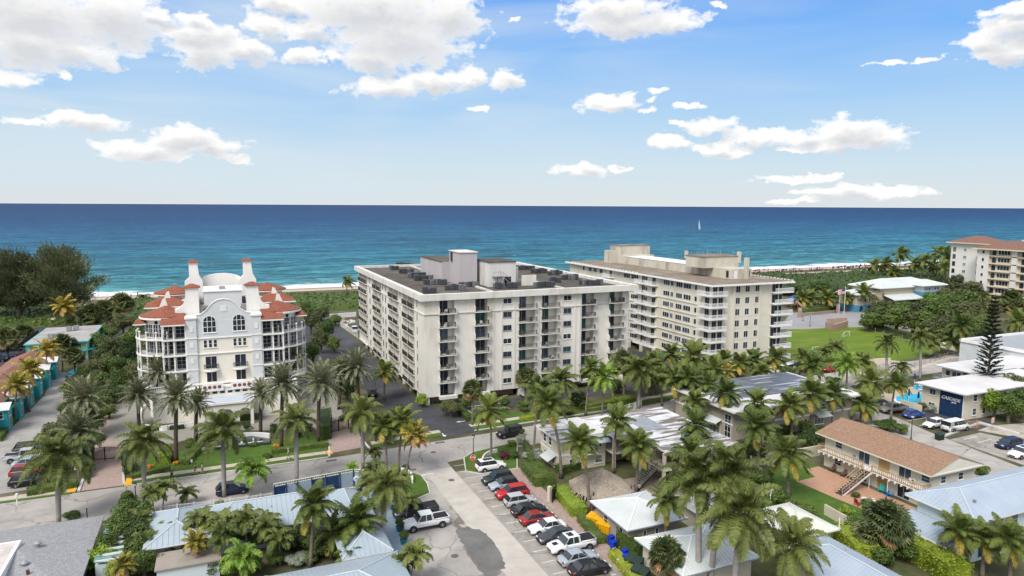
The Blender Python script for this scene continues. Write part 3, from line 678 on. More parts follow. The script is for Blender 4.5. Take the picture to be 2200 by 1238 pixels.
        for i in range(1, n): dv.box(.1, .899, Y(a)+pw*i-.1, Y(a)+pw*i+.1, 1.7, 21.34)
        part('dividing_wall', dv, A_W, t)
    for yy in (134.9, 149, 163.5, 166.5, 182):
        for k in range(7): win(t, 0, Y(yy), (18.6-2.8*k if k < 6 else 1.8)+.75, .8, 1.5, face='-x', sill=False, gl=0, fm=GREYM)
    # ground level: stone clad front wall set back, open parking on the left with posts
    g = MB(); g.box(X(39), X(57), 2.2, 3.0, 0, 1.69, 0); g.box(X(60), X(84), 3.4, 4, 0, 1.69, 0); g.box(3.2, 4, 3, 67, -.3, 1.69, 1); part('ground_floor_wall', g, [STONE, BLACKM], t)
    g = MB()
    for yy in range(0, 66, 6): g.box(.3, .8, yy+.5, yy+1.0, 0, 1.69)
    for xx in (.3, 20.5, 22.2, 46): g.box(xx, xx+.8, .3, 1.2, -.1, 1.69)
    part('column', g, A_W, t)
    # entrance canopy and white box on the front
    g = MB(); g.box(X(57.3), X(60.6), -2.6, 0, .6, 1.5); g.box(X(61), X(66.3), -1.6, 0, 1.6, 2.9); part('entrance_canopy', g, WHITE, t)
    return t
CA = condo_a()
# rooftop condensers, each its own thing
def ac_mesh():
    b = MB(); b.box(-.45, .45, -.45, .45, .12, 1.02, 0); b.box(-.47, .47, -.47, .47, 1.02, 1.08, 1); b.lathe(0, 0, [(.36, 1.09), (.34, 1.13), (.06, 1.12)], 14, 0)
    for i in range(6):
        z = .2+.13*i
        for s in (-1, 1): b.box(-.4, .4, s*.455-.008, s*.455+.008, z, z+.07, 1); b.box(s*.455-.008, s*.455+.008, -.4, .4, z, z+.07, 1)
    b.box(-.4, -.3, -.45, .45, 0, .12, 1); b.box(.3, .4, -.45, .45, 0, .12, 1); return b
AC1 = ac_mesh().mesh('condenser', [flat('condenser_case', (.10, .105, .115), rough=.5), flat('condenser_grille', (.045, .048, .055), rough=.5)])
AC2 = ac_mesh().mesh('condenser', [flat('pale_condenser_case', (.30, .31, .33), rough=.5), flat('condenser_grille', (.045, .048, .055), rough=.5)])
def z1_(x, y): return 740+x*.15454, 530+y*.15454
def z2_(x, y): return 1040+x*.16364, 560+y*.16364
acs = [(z1_, (650, 730), 325, 4, 'dark condenser in the row behind the left end of the condo roof'), (z1_, (780, 940), 370, 4, 'dark condenser in the second row from the left of the condo roof'), (z1_, (900, 1100), 435, 5, 'dark condenser left of the lilac lift tower on the condo roof'), (z1_, (1000, 1200), 470, 5, 'dark condenser in the dense cluster left of the lift tower'), (z1_, (1130, 1390), 530, 7, 'dark condenser in the long row before the low lift housing'), (z1_, (1430, 1660), 605, 6, 'dark condenser close to the front parapet of the condo roof'), (z1_, (1620, 1820), 560, 4, 'dark condenser at the foot of the tall lift tower'), (z1_, (740, 940), 275, 5, 'dark condenser near the back parapet of the condo roof'), (z1_, (1130, 1270), 285, 3, 'dark condenser behind the low lift housing'), (z1_, (1120, 1240), 650, 3, 'pale condenser beside the front left corner of the condo roof'),
       (z2_, (460, 640), 120, 5, 'dark condenser right behind the white stair tower'), (z2_, (640, 800), 165, 5, 'dark condenser in the middle row right of the stair tower'), (z2_, (860, 1000), 190, 4, 'dark condenser near the right parapet of the condo roof'), (z2_, (1020, 1200), 250, 6, 'dark condenser in the big cluster on the right of the condo roof'), (z2_, (860, 980), 285, 4, 'dark condenser in the short row right of the pale screen wall'), (z2_, (1280, 1380), 320, 4, 'dark condenser at the front right of the condo roof'), (z2_, (1400, 1520), 322, 5, 'dark condenser nearest the right front corner of the condo roof'), (z2_, (680, 760), 350, 3, 'dark condenser in front of the pale screen wall'), (z2_, (800, 900), 345, 4, 'dark condenser beside the roof ridge at the front right'), (z2_, (150, 230), 365, 3, 'dark condenser below the roof stairs of the white tower'), (z2_, (330, 400), 362, 2, 'dark condenser right of the roof stairs of the white tower')]
for fn, (xa, xb), y, n, lab in acs:
    pts = [at(*fn(xa+(xb-xa)*i/max(1, n-1), y+random.uniform(-4, 4)), 21.9) for i in range(n)]
    for i, (x, yy) in enumerate(pts):
        o = link('condenser', AC1 if random.random() < .75 else AC2, None, (x, yy, 21.9), random.uniform(-.05, .05), random.uniform(.95, 1.25)); tag(o, lab, 'air conditioner', lab.replace('dark condenser', 'condensers').replace('pale condenser', 'condensers'))

# ------------------------------------------------------------------ condo B : cream block behind, corner balconies
B_W = mat('yellow_cream_stucco', (.66, .63, .53), (.61, .58, .485), scale=.5, rough=.9, vscale=(1, 1, .25), c3=(.48, .44, .34), s3=.2)
B_R = mat('weathered_brown_roof', (.24, .19, .14), (.17, .135, .10), scale=.5, rough=.95, c3=(.34, .31, .27), s3=.2)
def condo_b():
    ox, oy = 108, 131
    t = thing('apartment_building', 'cream yellow condo block with white corner balconies and ribbon windows', 'building', (ox, oy, 0))
    X = lambda v: v-ox
    Y = lambda v: v-oy
    fl = [18.9-2.8*k for k in range(7)]
    w_ = MB(); w_.box(0, 22, 0, 72, 1.5, 21.1); w_.box(X(114.2), X(114.9), -.3, 0, .2, 21.1); w_.box(X(122.3), X(123.0), -.3, 0, .2, 21.1)
    w_.box(6, 15, .02, 3, 0, 1.5); w_.box(0, 4, 0, 30, 0, 1.5)
    part('wall', w_, B_W, t)
    bd = MB()
    for z in fl[1:]: bd.box(-.16, 0, 4, 70, z-.12, z+.1)
    bd.box(-.03, 0, 0, 4, 1.5, 1.6)
    for z in fl: bd.box(4.4, 19, -.04, 0, z-.03, z+.03)
    part('floor_band', bd, B_W, t)
    r = MB(); r.box(-1.3, 24.6, -1.5, 73, 21.1, 21.5, 0); r.box(-.9, 24.2, -1.1, 72.6, 21.5, 21.56, 1); part('roof', r, [WHITE2, B_R], t)
    r = MB()
    for i in range(60): r.box(24.3, 24.5, -1+i*1.2, -.3+i*1.2, 21.5, 21.85)
    for i in range(22): r.box(-1.2, -1.0, 30+i*1.8, 31+i*1.8, 21.5, 21.8)
    part('roof_edge_blocks', r, B_W, t)
    TW = mat('stained_tower_stucco', (.55, .52, .44), (.48, .45, .38), scale=.6, rough=.9, vscale=(1, 1, .3), c3=(.24, .21, .17), s3=.28)
    r = MB(); r.box(12, 24, 61, 66, 21.56, 27, 0); r.box(12, 23, 57, 61, 21.56, 24.2, 0); r.box(9.6, 12, 62, 66, 21.56, 25.5, 0); r.box(12.5, 20, 17, 61, 21.56, 23.9, 0); r.box(11.9, 24.1, 60.9, 66.1, 27, 27.2, 1); r.box(12.4, 20.1, 16.9, 57, 23.9, 24.0, 2)
    part('rooftop_housing', r, [TW, B_R, WHITE], t)
    r = MB(); r.box(12.2, 18.7, 7.5, 17, 21.56, 24.1, 0); r.box(8.8, 20.5, 14.5, 22, 23.9, 26.8, 0); r.box(8.6, 20.7, 14.3, 22.2, 26.8, 26.95, 1); r.box(20.2, 21, 14.2, 15, 25, 28, 0); r.box(8.7, 9.3, 21.6, 22.4, 26, 28, 0); r.box(16, 16.8, 6.4, 7.5, 21.56, 27, 0)
    r.box(12.12, 12.2, 8.6, 9.5, 21.9, 23.6, 2); r.box(17.2, 18, 7.42, 7.5, 21.9, 23.6, 2); r.box(13, 14, 7.42, 7.5, 21.6, 23.7, 3)
    part('water_tank_housing', r, [TW, B_R, BLACKM, WHITE], t)
    an = MB()
    for i in range(14): x, y = random.uniform(9, 20), random.uniform(15, 21); an.tube([(x, y, 26.9), (x, y, 26.9+random.uniform(.8, 1.9))], .06, 4)
    for i in range(5): an.tube([(10+i*.4, 63, 25), (10+i*.4, 63, 27)], .12, 5)
    part('antennas', an, GREYM, t)
    for k, z in enumerate(fl):
        # front: slim window pairs
        for xc in (115.9, 118.8, 121.9): win(t, X(xc), 0, z+.35 if k < 7 else z, 1.35, 1.6, nx=2, fm=WHITE2, sill=False, gl=0)
        # left face: window ribbons
        for yc, ww, n in ((136.9, 1.0, 1), (140.3, 3.0, 3), (143.6, 2.6, 3), (146.6, 1.3, 2), (149.0, 2.8, 3), (158.6, 1.8, 2), (164, 3.6, 4), (168.2, 3.4, 4), (182.6, 2.0, 2), (186.2, 2.2, 3), (189.4, 2.0, 2), (193.5, 1.4, 1)):
            win(t, 0, Y(yc), z+.55, ww, 1.35, face='-x', nx=n, fm=WHITE2, sill=False, gl=random.choice((0, 0, 2)), fr=.07)
        # corner balconies
        for (x0, x1, y0, y1, nm) in ((-1.7, 3.6, -1.5, 3.4, 'c'), (18.3, 24.2, -1.6, 2.5, 'r')):
            if nm == 'c' and k == 6: pass
            key = ('bb', nm)
            if key not in MESHC:
                b = MB(); b.box(x0, x1, y0, y1, -.2, 0); MESHC[key] = b.mesh('balcony', WHITE2)
                b = MB(); n = int((x1-x0)/.32)
                b.box(x0, x1, y0, y0+.05, .95, 1.05); b.box(x0, x1, y0, y0+.05, .02, .1)
                for i in range(n+1): xx = x0+(x1-x0-.1)*i/n; b.box(xx, xx+.12, y0+.01, y0+.04, .1, .95)
                sx = x0 if nm == 'c' else x1-.05; n = int((y1-y0)/.32)
                b.box(sx, sx+.05, y0+.06, y1, .95, 1.05)
                for i in range(1, n+1): yy = y0+(y1-y0-.1)*i/n; b.box(sx+.01, sx+.04, yy, yy+.12, .1, .95)
                MESHC[key, 'r'] = b.mesh('railing', WHITE2)
            s = link('balcony', MESHC[key], t, (0, 0, z)); link('railing', MESHC[key, 'r'], s)
        for xc in (.95, 2.7): win(t, xc, 0, z+.02, 1.35, 2.1, nx=2, fm=GREYM, sill=False, gl=0, name='balcony_door')
        win(t, 0, 1.6, z+.02, 1.6, 2.1, face='-x', nx=2, fm=GREYM, sill=False, gl=0, name='balcony_door')
        win(t, 19.6, 0, z+.02, 2.0, 2.1, nx=2, fm=GREYM, sill=False, gl=0, name='balcony_door')
        win(t, 21.4, 0, z+.02, 1.0, 2.1, nx=1, fm=GREYM, sill=False, gl=0, name='balcony_door')
        # balconies on the long side
        for yc in (155.3, 160.2, 177.5):
            if yc == 177.5 and k > 1: continue
            key = ('bl',)
            if key not in MESHC:
                b = MB(); b.prism([(-2.6, 0), (2.6, 0), (1.9, -1.6), (-1.9, -1.6)], -.18, 0); MESHC[key] = b.mesh('balcony', WHITE2)
                b = rail_mb(3.8, 1.0, 1.55, solid=.12, pitch=.3); MESHC[key, 'r'] = b.mesh('railing', WHITE2)
            s = link('balcony', MESHC[key], t, (0, Y(yc), z), FACE['-x']); link('railing', MESHC[key, 'r'], s)
            win(t, 0, Y(yc)-.6, z+.02, 1.6, 2.1, face='-x', nx=2, fm=GREYM, sill=False, gl=0, name='balcony_door')
    g = MB()
    for yy in (152, 158, 164, 170): g.box(-1.5, -.8, Y(yy), Y(yy)+.7, 0, 2.0)
    part('column', g, B_W, t)
    return t
condo_b()

# ------------------------------------------------------------------ condo C : white Mediterranean block, tiled roofs
C_W = mat('white_stucco', (.78, .765, .73), (.72, .71, .68), scale=.5, rough=.85, c3=(.62, .62, .60), s3=.2, vscale=(1, 1, .3))
C_Y = mat('pale_yellow_stucco', (.76, .725, .64), (.72, .685, .60), scale=.5, rough=.85)
C_G = mat('pale_grey_stucco', (.60, .625, .64), (.55, .575, .59), scale=.5, rough=.85)
def tile_extra(t, col, pos):
    w1 = nd(t, 'ShaderNodeTexWave', wave_type='BANDS', bands_direction='X'); w1.inputs['Scale'].default_value = 1.3; w1.inputs['Distortion'].default_value = 1.5; t.links.new(pos, w1.inputs[0])
    return mixc(t, mth(t, 'MULTIPLY', w1.outputs[0], .35), col, (.16, .04, .02))
TILE = mat('terracotta_roof_tile', (.30, .11, .065), (.20, .07, .042), scale=2.0, rough=.85, c3=(.20, .055, .03), s3=.4, extra=tile_extra, bump=.05)
def condo_c():
    cx, fy_ = .6, 138.0
    t = thing('apartment_building', 'white Mediterranean style condo with rounded corner balconies and orange tiled roofs', 'building', (cx, fy_, 2.7))
    H = 16.9; FL = [15.4-2.95*k for k in range(1, 5)]          # floor levels 12.45, 9.5, 6.55, 3.6
    lev = [12.7, 9.75, 6.8, 3.6]
    # main body
    w_ = MB(); w_.box(-12.2, 12.2, 3.2, 30, 0, 15.6, 0); w_.box(-4.75, 4.75, 0, 3.2, 0, 15.8, 1); w_.box(-10.6, -6.5, 1.5, 3.19, 0, 15.3, 0); w_.box(6.5, 10.6, 1.5, 3.19, 0, 15.3, 0)
    w_.box(-12.1, 12.1, 3.25, 29.9, -2.8, -.004, 0); w_.box(-6.4, 6.4, .05, 3.2, -2.8, -.004, 1); part('wall', w_, [C_W, C_Y], t)
    # centre gable (espadana) and flanking pilasters
    pts = [(-4.75, 15.8), (4.75, 15.8), (4.75, 16.9), (3.9, 17.0), (3.0, 17.7), (2.0, 18.9), (1.1, 19.5), (0, 19.7), (-1.1, 19.5), (-2.0, 18.9), (-3.0, 17.7), (-3.9, 17.0), (-4.75, 16.9)]
    g = MB(); g.slabxz(pts, 0.002, .5, 0)
    cap = [(x, z) for x, z in pts[3:12]]
    for (xa, za), (xb, zb) in zip(pts[2:], pts[3:]): g.face([(xa, -.1, za+.14), (xa, .6, za+.14), (xb, .6, zb+.14), (xb, -.1, zb+.14)], 1); g.face([(xa, -.1, za-.02), (xb, -.1, zb-.02), (xb, -.1, zb+.14), (xa, -.1, za+.14)][::-1], 1)
    g.box(-.55, .55, -.06, .002, 17.4, 18.5, 1); g.box(-4.75, 4.75, -.06, .002, 12.6, 15.8, 0)
    part('gable_wall', g, [C_G, C_W], t)
    m = MB()
    for s in (-1, 1):
        a, b = sorted((s*4.75, s*6.5)); m.box(a, b, -.35, 3.2, 3.4, 16.3, 0)
        for z in lev[:3]: m.box(a-.08, b+.08, -.45, -.35, z-.1, z+.12, 1); m.box((a+b)/2-.3, (a+b)/2+.3, -.42, -.35, z+1.2, z+2.1, 1)
        m.box(a-.15, b+.15, -.55, 3.2, 16.3, 16.6, 1)
    part('pilaster', m, [C_G, C_W], t)
    m = MB(); m.box(-4.75, 4.75, -.2, -.06, 12.45, 12.65); m.box(-4.75, 4.75, -.2, 0, 9.5, 9.68); m.box(-8.5, 8.5, -.5, 0, 3.9, 4.15); part('moulding', m, C_W, t)
    # stepped chimney-like scrolled walls: two on the front corners, two at the back with tiled caps
    for (xc, yc, zz, hh, nm) in ((-5.3, 4.5, 16.0, 6.3, 'f'), (5.3, 4.5, 16.0, 6.3, 'f'), (-5.6, 27.5, 15.6, 9.7, 'b'), (5.4, 27.5, 15.6, 9.8, 'b')):
        s = -1 if xc < 0 else 1
        o = [(-1.1, 0), (1.1, 0), (1.1, hh*.42), (.95, hh*.5), (.85, hh*.86), (-.85, hh*.86), (-.85, hh*.5), (-1.1, hh*.44)]
        q = MB(); P = [(-1.1, hh*.86), (-1.1, 0), (3.1, 0), (3.05, hh*.26), (2.4, hh*.28), (1.7, hh*.38), (1.25, hh*.55), (1.1, hh*.86)]
        if nm == 'b': P = [(-.85, hh*.9), (-.85, hh*.6), (-1.8, hh*.5), (-1.8, 0), (1.8, 0), (1.8, hh*.5), (1.1, hh*.64), (.85, hh*.9)]
        q.slabxz([(xc+s*p*(1 if nm == 'f' else s), zz+z) for p, z in P], yc-.9, yc+.9, 0)
        wq = 1.1 if nm == 'f' else .85
        q.box(xc-wq-.12, xc+wq+.12, yc-1.05, yc+1.05, zz+hh*.86-(0 if nm == 'f' else -.4), zz+hh*.86+.2+(.4 if nm == 'b' else 0), 0)
        zt = zz+hh*.86+(.2 if nm == 'f' else .6)
        hr = hip_roof(xc-wq-.35, xc+wq+.35, yc-1.2, yc+1.2, zt+.12, .6, thick=.12); q.add(hr, None, 1)
        part('chimney', q, [C_W, TILE], t)
    # rear dome gable
    q = MB(); q.slabxz([(-4.5, 15.6), (4.5, 15.6), (4.5, 20.2)]+[(4.3*math.cos(a), 20.4+1.5*math.sin(a)) for a in [math.pi*i/12 for i in range(13)]], 28.5, 29.2); part('rear_gable', q, C_W, t)
    # roof deck with parapet and lift box
    q = MB(); q.box(-11.5, 11.5, 3.3, 29.8, 15.6, 15.75, 0); part('roof_deck', q, mat('roof_deck_tile', (.42, .37, .31), (.34, .30, .25), scale=1.5, rough=.9), t)
    q = MB(); q.box(-3.5, 3.7, 15, 24, 15.75, 19.4, 0); q.box(-3.7, 3.9, 14.8, 24.2, 19.4, 19.6, 1); q.box(-.6, .6, 17, 18, 19.6, 20.2, 2)
    part('lift_housing', q, [C_G, C_W, GREYM], t)
    q = MB(); q.box(-4.9, -4.6, 5.4, 26.5, 15.75, 17.2); q.box(4.6, 4.9, 5.4, 26.5, 15.75, 17.2); part('parapet', q, C_W, t)
    # white sloping scroll walls between the tile roofs
    for s in (-1, 1):
        q = MB()
        for yc in (7.5, 19):
            q.slabxz([(s*4.9, 15.7), (s*11.5, 15.7), (s*11.5, 17.0), (s*10.6, 19.2), (s*10.1, 19.4), (s*9.7, 17.6), (s*8.5, 17.2), (s*6.5, 18.0), (s*4.9, 19.2)], yc, yc+.35)
        part('scroll_wall', q, C_W, t)
    # tiled roofs: round corner towers front, round towers rear, flat hips between
    for s in (-1, 1):
        q = MB(); q.lathe(s*10, 6.2, [(4.5, 16.4), (4.5, 16.6), (0, 18.2)], 28, 0); q.lathe(s*10, 6.2, [(3.6, 15.9), (4.6, 16.1), (4.6, 16.42), (4.45, 16.45)], 28, 1)
        part('tower_roof', q, [TILE, C_W], t)
        q = MB(); q.lathe(s*9.4, 25.5, [(4.0, 18.3), (4.0, 18.5), (0, 19.9)], 24, 0); q.lathe(s*9.4, 25.5, [(3.2, 15.7), (3.2, 18.0), (4.1, 18.1), (4.1, 18.3)], 24, 1); part('tower_roof', q, [TILE, C_W], t)
        a, b = sorted((s*6.2, s*14.6)); q = MB(); q.add(hip_roof(a, b, 16, 24, 16.6, 1.9, thick=.25)); part('tiled_roof', q, [TILE, C_W], t)
        a, b = sorted((s*6.55, s*10.6)); q = MB(); q.face([(a, -.9, 15.55), (b, -.9, 15.55), (b, 3.4, 17.0), (a, 3.4, 17.0)], 0); q.box(a, b, -.95, 3.2, 15.25, 15.5, 1); q.face([(a, 3.4, 17), (a, 3.4, 15.5), (a, -.9, 15.55)], 1); q.face([(b, -.9, 15.55), (b, 3.4, 15.5), (b, 3.4, 17)], 1)
        part('tiled_roof', q, [TILE, C_W], t)
        q = MB(); a, b = sorted((s*13.2, s*15.4)); q.add(hip_roof(a, b, 3.5, 9, 15.3, .9, thick=.2)); part('tiled_roof', q, [TILE, C_W], t)
        # corner tower drum
        q = MB(); q.lathe(s*10, 6.2, [(3.6, -2.8), (3.6, 16.1)], 36, 0); part('corner_tower', q, C_W, t)
        # bays of two loggias beside the pilaster
        for k, z in enumerate(lev):
            x0, x1 = (6.5, 10.5)
            for xx in (6.5, 8.45, 10.3): q = MB(); a, b = sorted((s*xx, s*(xx+.25))); q.box(a, b, -.15, .25, z, z+2.65 if k else 15.3); part('loggia_post', q, C_W, t)
            if k < 3:
                q = MB(); a, b = sorted((s*6.5, s*10.6)); q.box(a, b, -.35, 1.49, z-.28, z, 0); o = part('balcony', q, C_W, t)
                q = MB(); rb = rail_mb(3.7, 1.0, 0, solid=.03); q.add(rb, Matrix.Translation((s*8.55, -.05, z))); part('railing', q, DARKM, o)
            for xx in (7.5, 9.45): win(t, s*xx, 1.5, z+.02, 1.65, 2.3, nx=2, ny=3, sill=False, gl=0, name='balcony_door', fr=.05)
        # round balconies sweeping around the tower
        a0, a1 = (math.pi*.93, math.pi*1.52) if s < 0 else (-math.pi*.52, math.pi*.07)
        for k, z in enumerate(lev):
            q = MB(); q.lathe(s*10, 6.2, [(3.5, z-.3), (5.3, z-.3), (5.3, z), (3.5, z)], 22, 0, a0, a1); o = part('balcony', q, C_W, t)
            q = MB(); n = 44
            if k == 3: q.lathe(s*10, 6.2, [(5.1, z), (5.1, z+1)], 22, 0, a0, a1)
            else:
                q.lathe(s*10, 6.2, [(5.05, z+.95), (5.15, z+.95), (5.15, z+1.0), (5.05, z+1.0)], 22, 0, a0, a1)
                for i in range(n+1): aa = a0+(a1-a0)*i/n; x, y = s*10+5.1*math.cos(aa), 6.2+5.1*math.sin(aa); q.box(x-.018, x+.018, y-.018, y+.018, z, z+.95)
            part('railing', q, C_W if k == 3 else DARKM, o)
            for i in range(6):
                q = MB(); aa = a0+(a1-a0)*i/5; x, y = s*10+5.05*math.cos(aa), 6.2+5.05*math.sin(aa); top = z+1.25 if k == 0 else z+2.7
                q.lathe(x, y, [(.2, z), (.2, z+.2), (.14, z+.25), (.14, top-.2), (.2, top-.15), (.2, top), (0, top+.12)], 10)
                part('balcony_column', q, C_W, o)
            # tall windows round the drum
            for i in range(6):
                aa = a0+(a1-a0)*(i+.7)/6.6
                for da in (0,):
                    x, y = s*10+3.61*math.cos(aa), 6.2+3.61*math.sin(aa)
                    wo = win(t, x, y, z+.05, 1.25, 2.2 if k else 2.4, nx=2, ny=3, sill=False, gl=0, fr=.05); wo.rotation_euler[2] = aa+math.pi/2
        q = MB()
        for aa in (math.pi*1.36, math.pi*1.5) if s < 0 else (-math.pi*.36, -math.pi*.5):
            x, y = s*10+3.62*math.cos(aa), 6.2+3.62*math.sin(aa); T = Matrix.Translation((x, y, 15.5)) @ Matrix.Rotation(aa+math.pi/2, 4, 'Z') @ Matrix.Rotation(math.pi/2, 4, 'X'); l = MB(); l.lathe(0, 0, [(0, .03), (.3, .03), (.34, 0)], 14); q.add(l, T)
        part('round_window', q, GL1, t)
    # centre windows
    for xc in (-2.5, 2.6):
        win(t, xc, -.062, 13.55, 2.3, 3.2, nx=3, ny=3, arch=True, gl=0, fr=.1, name='arched_window')
        for d in (-.85, 0, .85): win(t, xc+d, 0, 10.7, .62, 1.5, nx=1, ny=2, gl=0, fr=.06)
        win(t, xc, 0, 6.7, 2.0, 2.4, nx=2, gl=0, sill=False, name='balcony_door'); win(t, xc, 0, 4.15, 1.8, 2.0, nx=2, gl=0, sill=False, name='balcony_door')
        q = MB(); q.lathe(xc, 0, [(1.35, 6.35), (1.35, 6.6), (0, 6.6)], 16, 0, math.pi, 2*math.pi); o = part('balcony', q, C_W, t)
        q = MB()
        for i in range(15): aa = math.pi+math.pi*i/14; x, y = xc+1.25*math.cos(aa), 1.25*math.sin(aa)*.55; q.box(x-.02, x+.02, y-.02, y+.02, 6.6, 7.6)
        q.lathe(xc, 0, [(1.27, 7.55), (1.22, 7.62)], 16, 0, math.pi, 2*math.pi); part('railing', q, DARKM, o)
    # first floor terrace front wall with pierced parapets and the low arcade below
    q = MB(); q.box(-6.5, 12.5, -2.6, 0, -2.8, 3.6, 0); q.box(-6.5, 12.5, -2.75, -2.5, 3.6, 3.9, 1); q.box(-12.5, -6.5, -1, 3, -2.8, 3.3, 0)
    part('terrace_wall', q, [C_Y, C_W], t)
    q = MB()
    for xc in (-2.5, 2.6):
        q.box(xc-1.9, xc+1.9, -2.95, -2.76, 3.1, 4.5, 0)
        for i in range(4):
            T = Matrix.Translation((xc-1.25+i*.83, -2.96, 3.85)) @ Matrix.Rotation(math.pi/2, 4, 'X'); l = MB(); l.lathe(0, 0, [(0, .02), (.3, .02), (.33, 0)], 12); q.add(l, T, 1)
    part('pierced_parapet', q, [C_W, flat('rust_red_recess', (.2, .07, .06))], t)
    q = MB()
    for i in range(7): q.box(-3.8+i*1.3, -3.0+i*1.3, -2.63, -2.6, 2.5, 2.95)
    part('clerestory_window', q, GL1, t)
    # balusters on the left terrace
    q = MB(); q.box(-13, -6.6, -1.3, -1.05, 4.2, 4.35); q.box(-13, -6.6, -1.3, -1.05, 3.3, 3.42)
    for i in range(22): q.lathe(-12.9+i*.29, -1.17, [(.05, 3.42), (.09, 3.65), (.05, 3.95), (.07, 4.2)], 6)
    part('balustrade', q, C_W, t)
    return t
condo_c()
# arcaded entrance canopy (porte-cochere) in front
def portico():
    x0, x1, y0, y1, z = -3.9, 4.9, 131.2, 135.3, 4.2
    t = thing('entrance_portico', 'cream arcaded entrance portico with pale blue roof before the Mediterranean condo', 'portico', (0, y0, 0))
    b = MB(); b.box(x0-.3, x1+.3, -.3, y1-y0+.1, z, z+.35, 0); b.box(x0, x1, 0, y1-y0, z+.35, z+.42, 1); part('roof', b, [C_W, mat('pale_blue_membrane', (.48, .53, .60), (.43, .47, .54), scale=.7, c3=(.5, .38, .33), s3=.5)], t)
    b = MB(); n = 3; W = (x1-x0)/n
    for i in range(n):                     # arches cut out of a thin wall
        a = x0+i*W; r = W*.32; c = a+W/2; zc = 2.3
        P = [(a, 0), (a, z), (a+W, z), (a+W, 0), (c+r, 0)]+[(c+r*math.cos(q), zc+r*math.sin(q)) for q in [math.pi*k/10 for k in range(11)]]+[(c-r, 0)]
        b.slabxz(P, 0, .5)
    for (xx) in (x0, x1-.6): b.box(xx, xx+.6, 4.0, 4.6, 0, z)
    part('arcade_wall', b, C_Y, t)
portico()
# ================================================================== LOWER HOUSES AND OTHER BUILDINGS
TAUPE = mat('taupe_stucco', (.36, .32, .265), (.32, .285, .235), scale=.6, rough=.9, vscale=(1, 1, .3), c3=(.29, .26, .22), s3=.2)
CREAM = mat('cream_wall', (.62, .57, .46), (.57, .52, .42), scale=.6, rough=.9, c3=(.50, .46, .37), s3=.2)
IVORY = mat('ivory_wall', (.70, .67, .57), (.65, .62, .52), scale=.6, rough=.9)
def stain_extra(t, col, pos):
    mp = nd(t, 'ShaderNodeMapping'); mp.inputs['Scale'].default_value = (.16, .9, 1); t.links.new(pos, mp.inputs[0])
    n = nd(t, 'ShaderNodeTexNoise'); n.inputs['Scale'].default_value = 1; n.inputs['Detail'].default_value = 7; n.inputs['Roughness'].default_value = .6; t.links.new(mp.outputs[0], n.inputs[0])
    return mixc(t, ramp(t, n.outputs[0], [(.47, 0.), (.56, .9)]), col, (.12, .095, .07))
STAINW = mat('stained_white_roof', (.66, .66, .67), (.50, .51, .53), scale=.3, rough=.7, extra=stain_extra)
MEMB = mat('white_membrane_roof', (.64, .635, .62), (.56, .55, .54), scale=.2, rough=.8, c3=(.5, .48, .46), s3=.12)
BLUEROOF = mat('pale_blue_metal_roof', (.35, .41, .45), (.31, .37, .41), scale=.3, rough=.45, spec=.4, c3=(.30, .38, .42), s3=.2)
BLUEROOF2 = mat('blue_grey_metal_roof', (.36, .42, .49), (.31, .37, .44), scale=.3, rough=.45, spec=.4)
WHITEROOF = mat('white_metal_roof', (.56, .59, .585), (.48, .52, .515), scale=.4, rough=.5, c3=(.50, .53, .51), s3=.3)
RIDGE = flat('ridge_cap', (.50, .56, .60), rough=.5)
def shingle_extra(t, col, pos):
    b = nd(t, 'ShaderNodeTexBrick'); b.inputs['Scale'].default_value = 2.2; b.inputs['Color1'].default_value = (1, 1, 1, 1); b.inputs['Color2'].default_value = (.74, .74, .74, 1); b.inputs['Mortar'].default_value = (.55, .55, .55, 1); b.inputs['Mortar Size'].default_value = .03
    mp = nd(t, 'ShaderNodeMapping'); mp.inputs['Rotation'].default_value = (0, 0, math.pi/2); t.links.new(pos, mp.inputs[0]); t.links.new(mp.outputs[0], b.inputs[0])
    return mixc(t, 1.0, col, b.outputs[0], 'MULTIPLY')
SHING = mat('brown_shingle', (.40, .25, .165), (.29, .175, .115), scale=3.5, rough=.95, extra=shingle_extra, c3=(.36, .25, .18), s3=.5)
GSHING = mat('grey_shingle', (.40, .405, .41), (.32, .325, .335), scale=3, rough=.95, extra=shingle_extra)
WOOD = mat('fresh_timber', (.50, .33, .17), (.40, .25, .12), scale=3, rough=.75)
PLY = flat('plywood_panel', (.50, .33, .14), rough=.8)
TEAL = mat('turquoise_wall', (.02, .33, .36), (.02, .28, .31), scale=.5, rough=.8)
TEALT = mat('turquoise_trim', (.05, .48, .48), (.04, .42, .42), scale=.7, rough=.7)
NAVY = mat('navy_panel', (.010, .03, .085), (.015, .045, .12), scale=1.5, rough=.6)
PBLUE = mat('pale_blue_grey_siding', (.60, .67, .69), (.55, .62, .64), scale=.5, rough=.8, vscale=(.4, .4, 6))
THATCH = mat('dry_palm_thatch', (.40, .345, .27), (.26, .215, .165), scale=4, rough=1, vscale=(1, 1, .5), c3=(.38, .33, .27), s3=1.2, bump=.08)

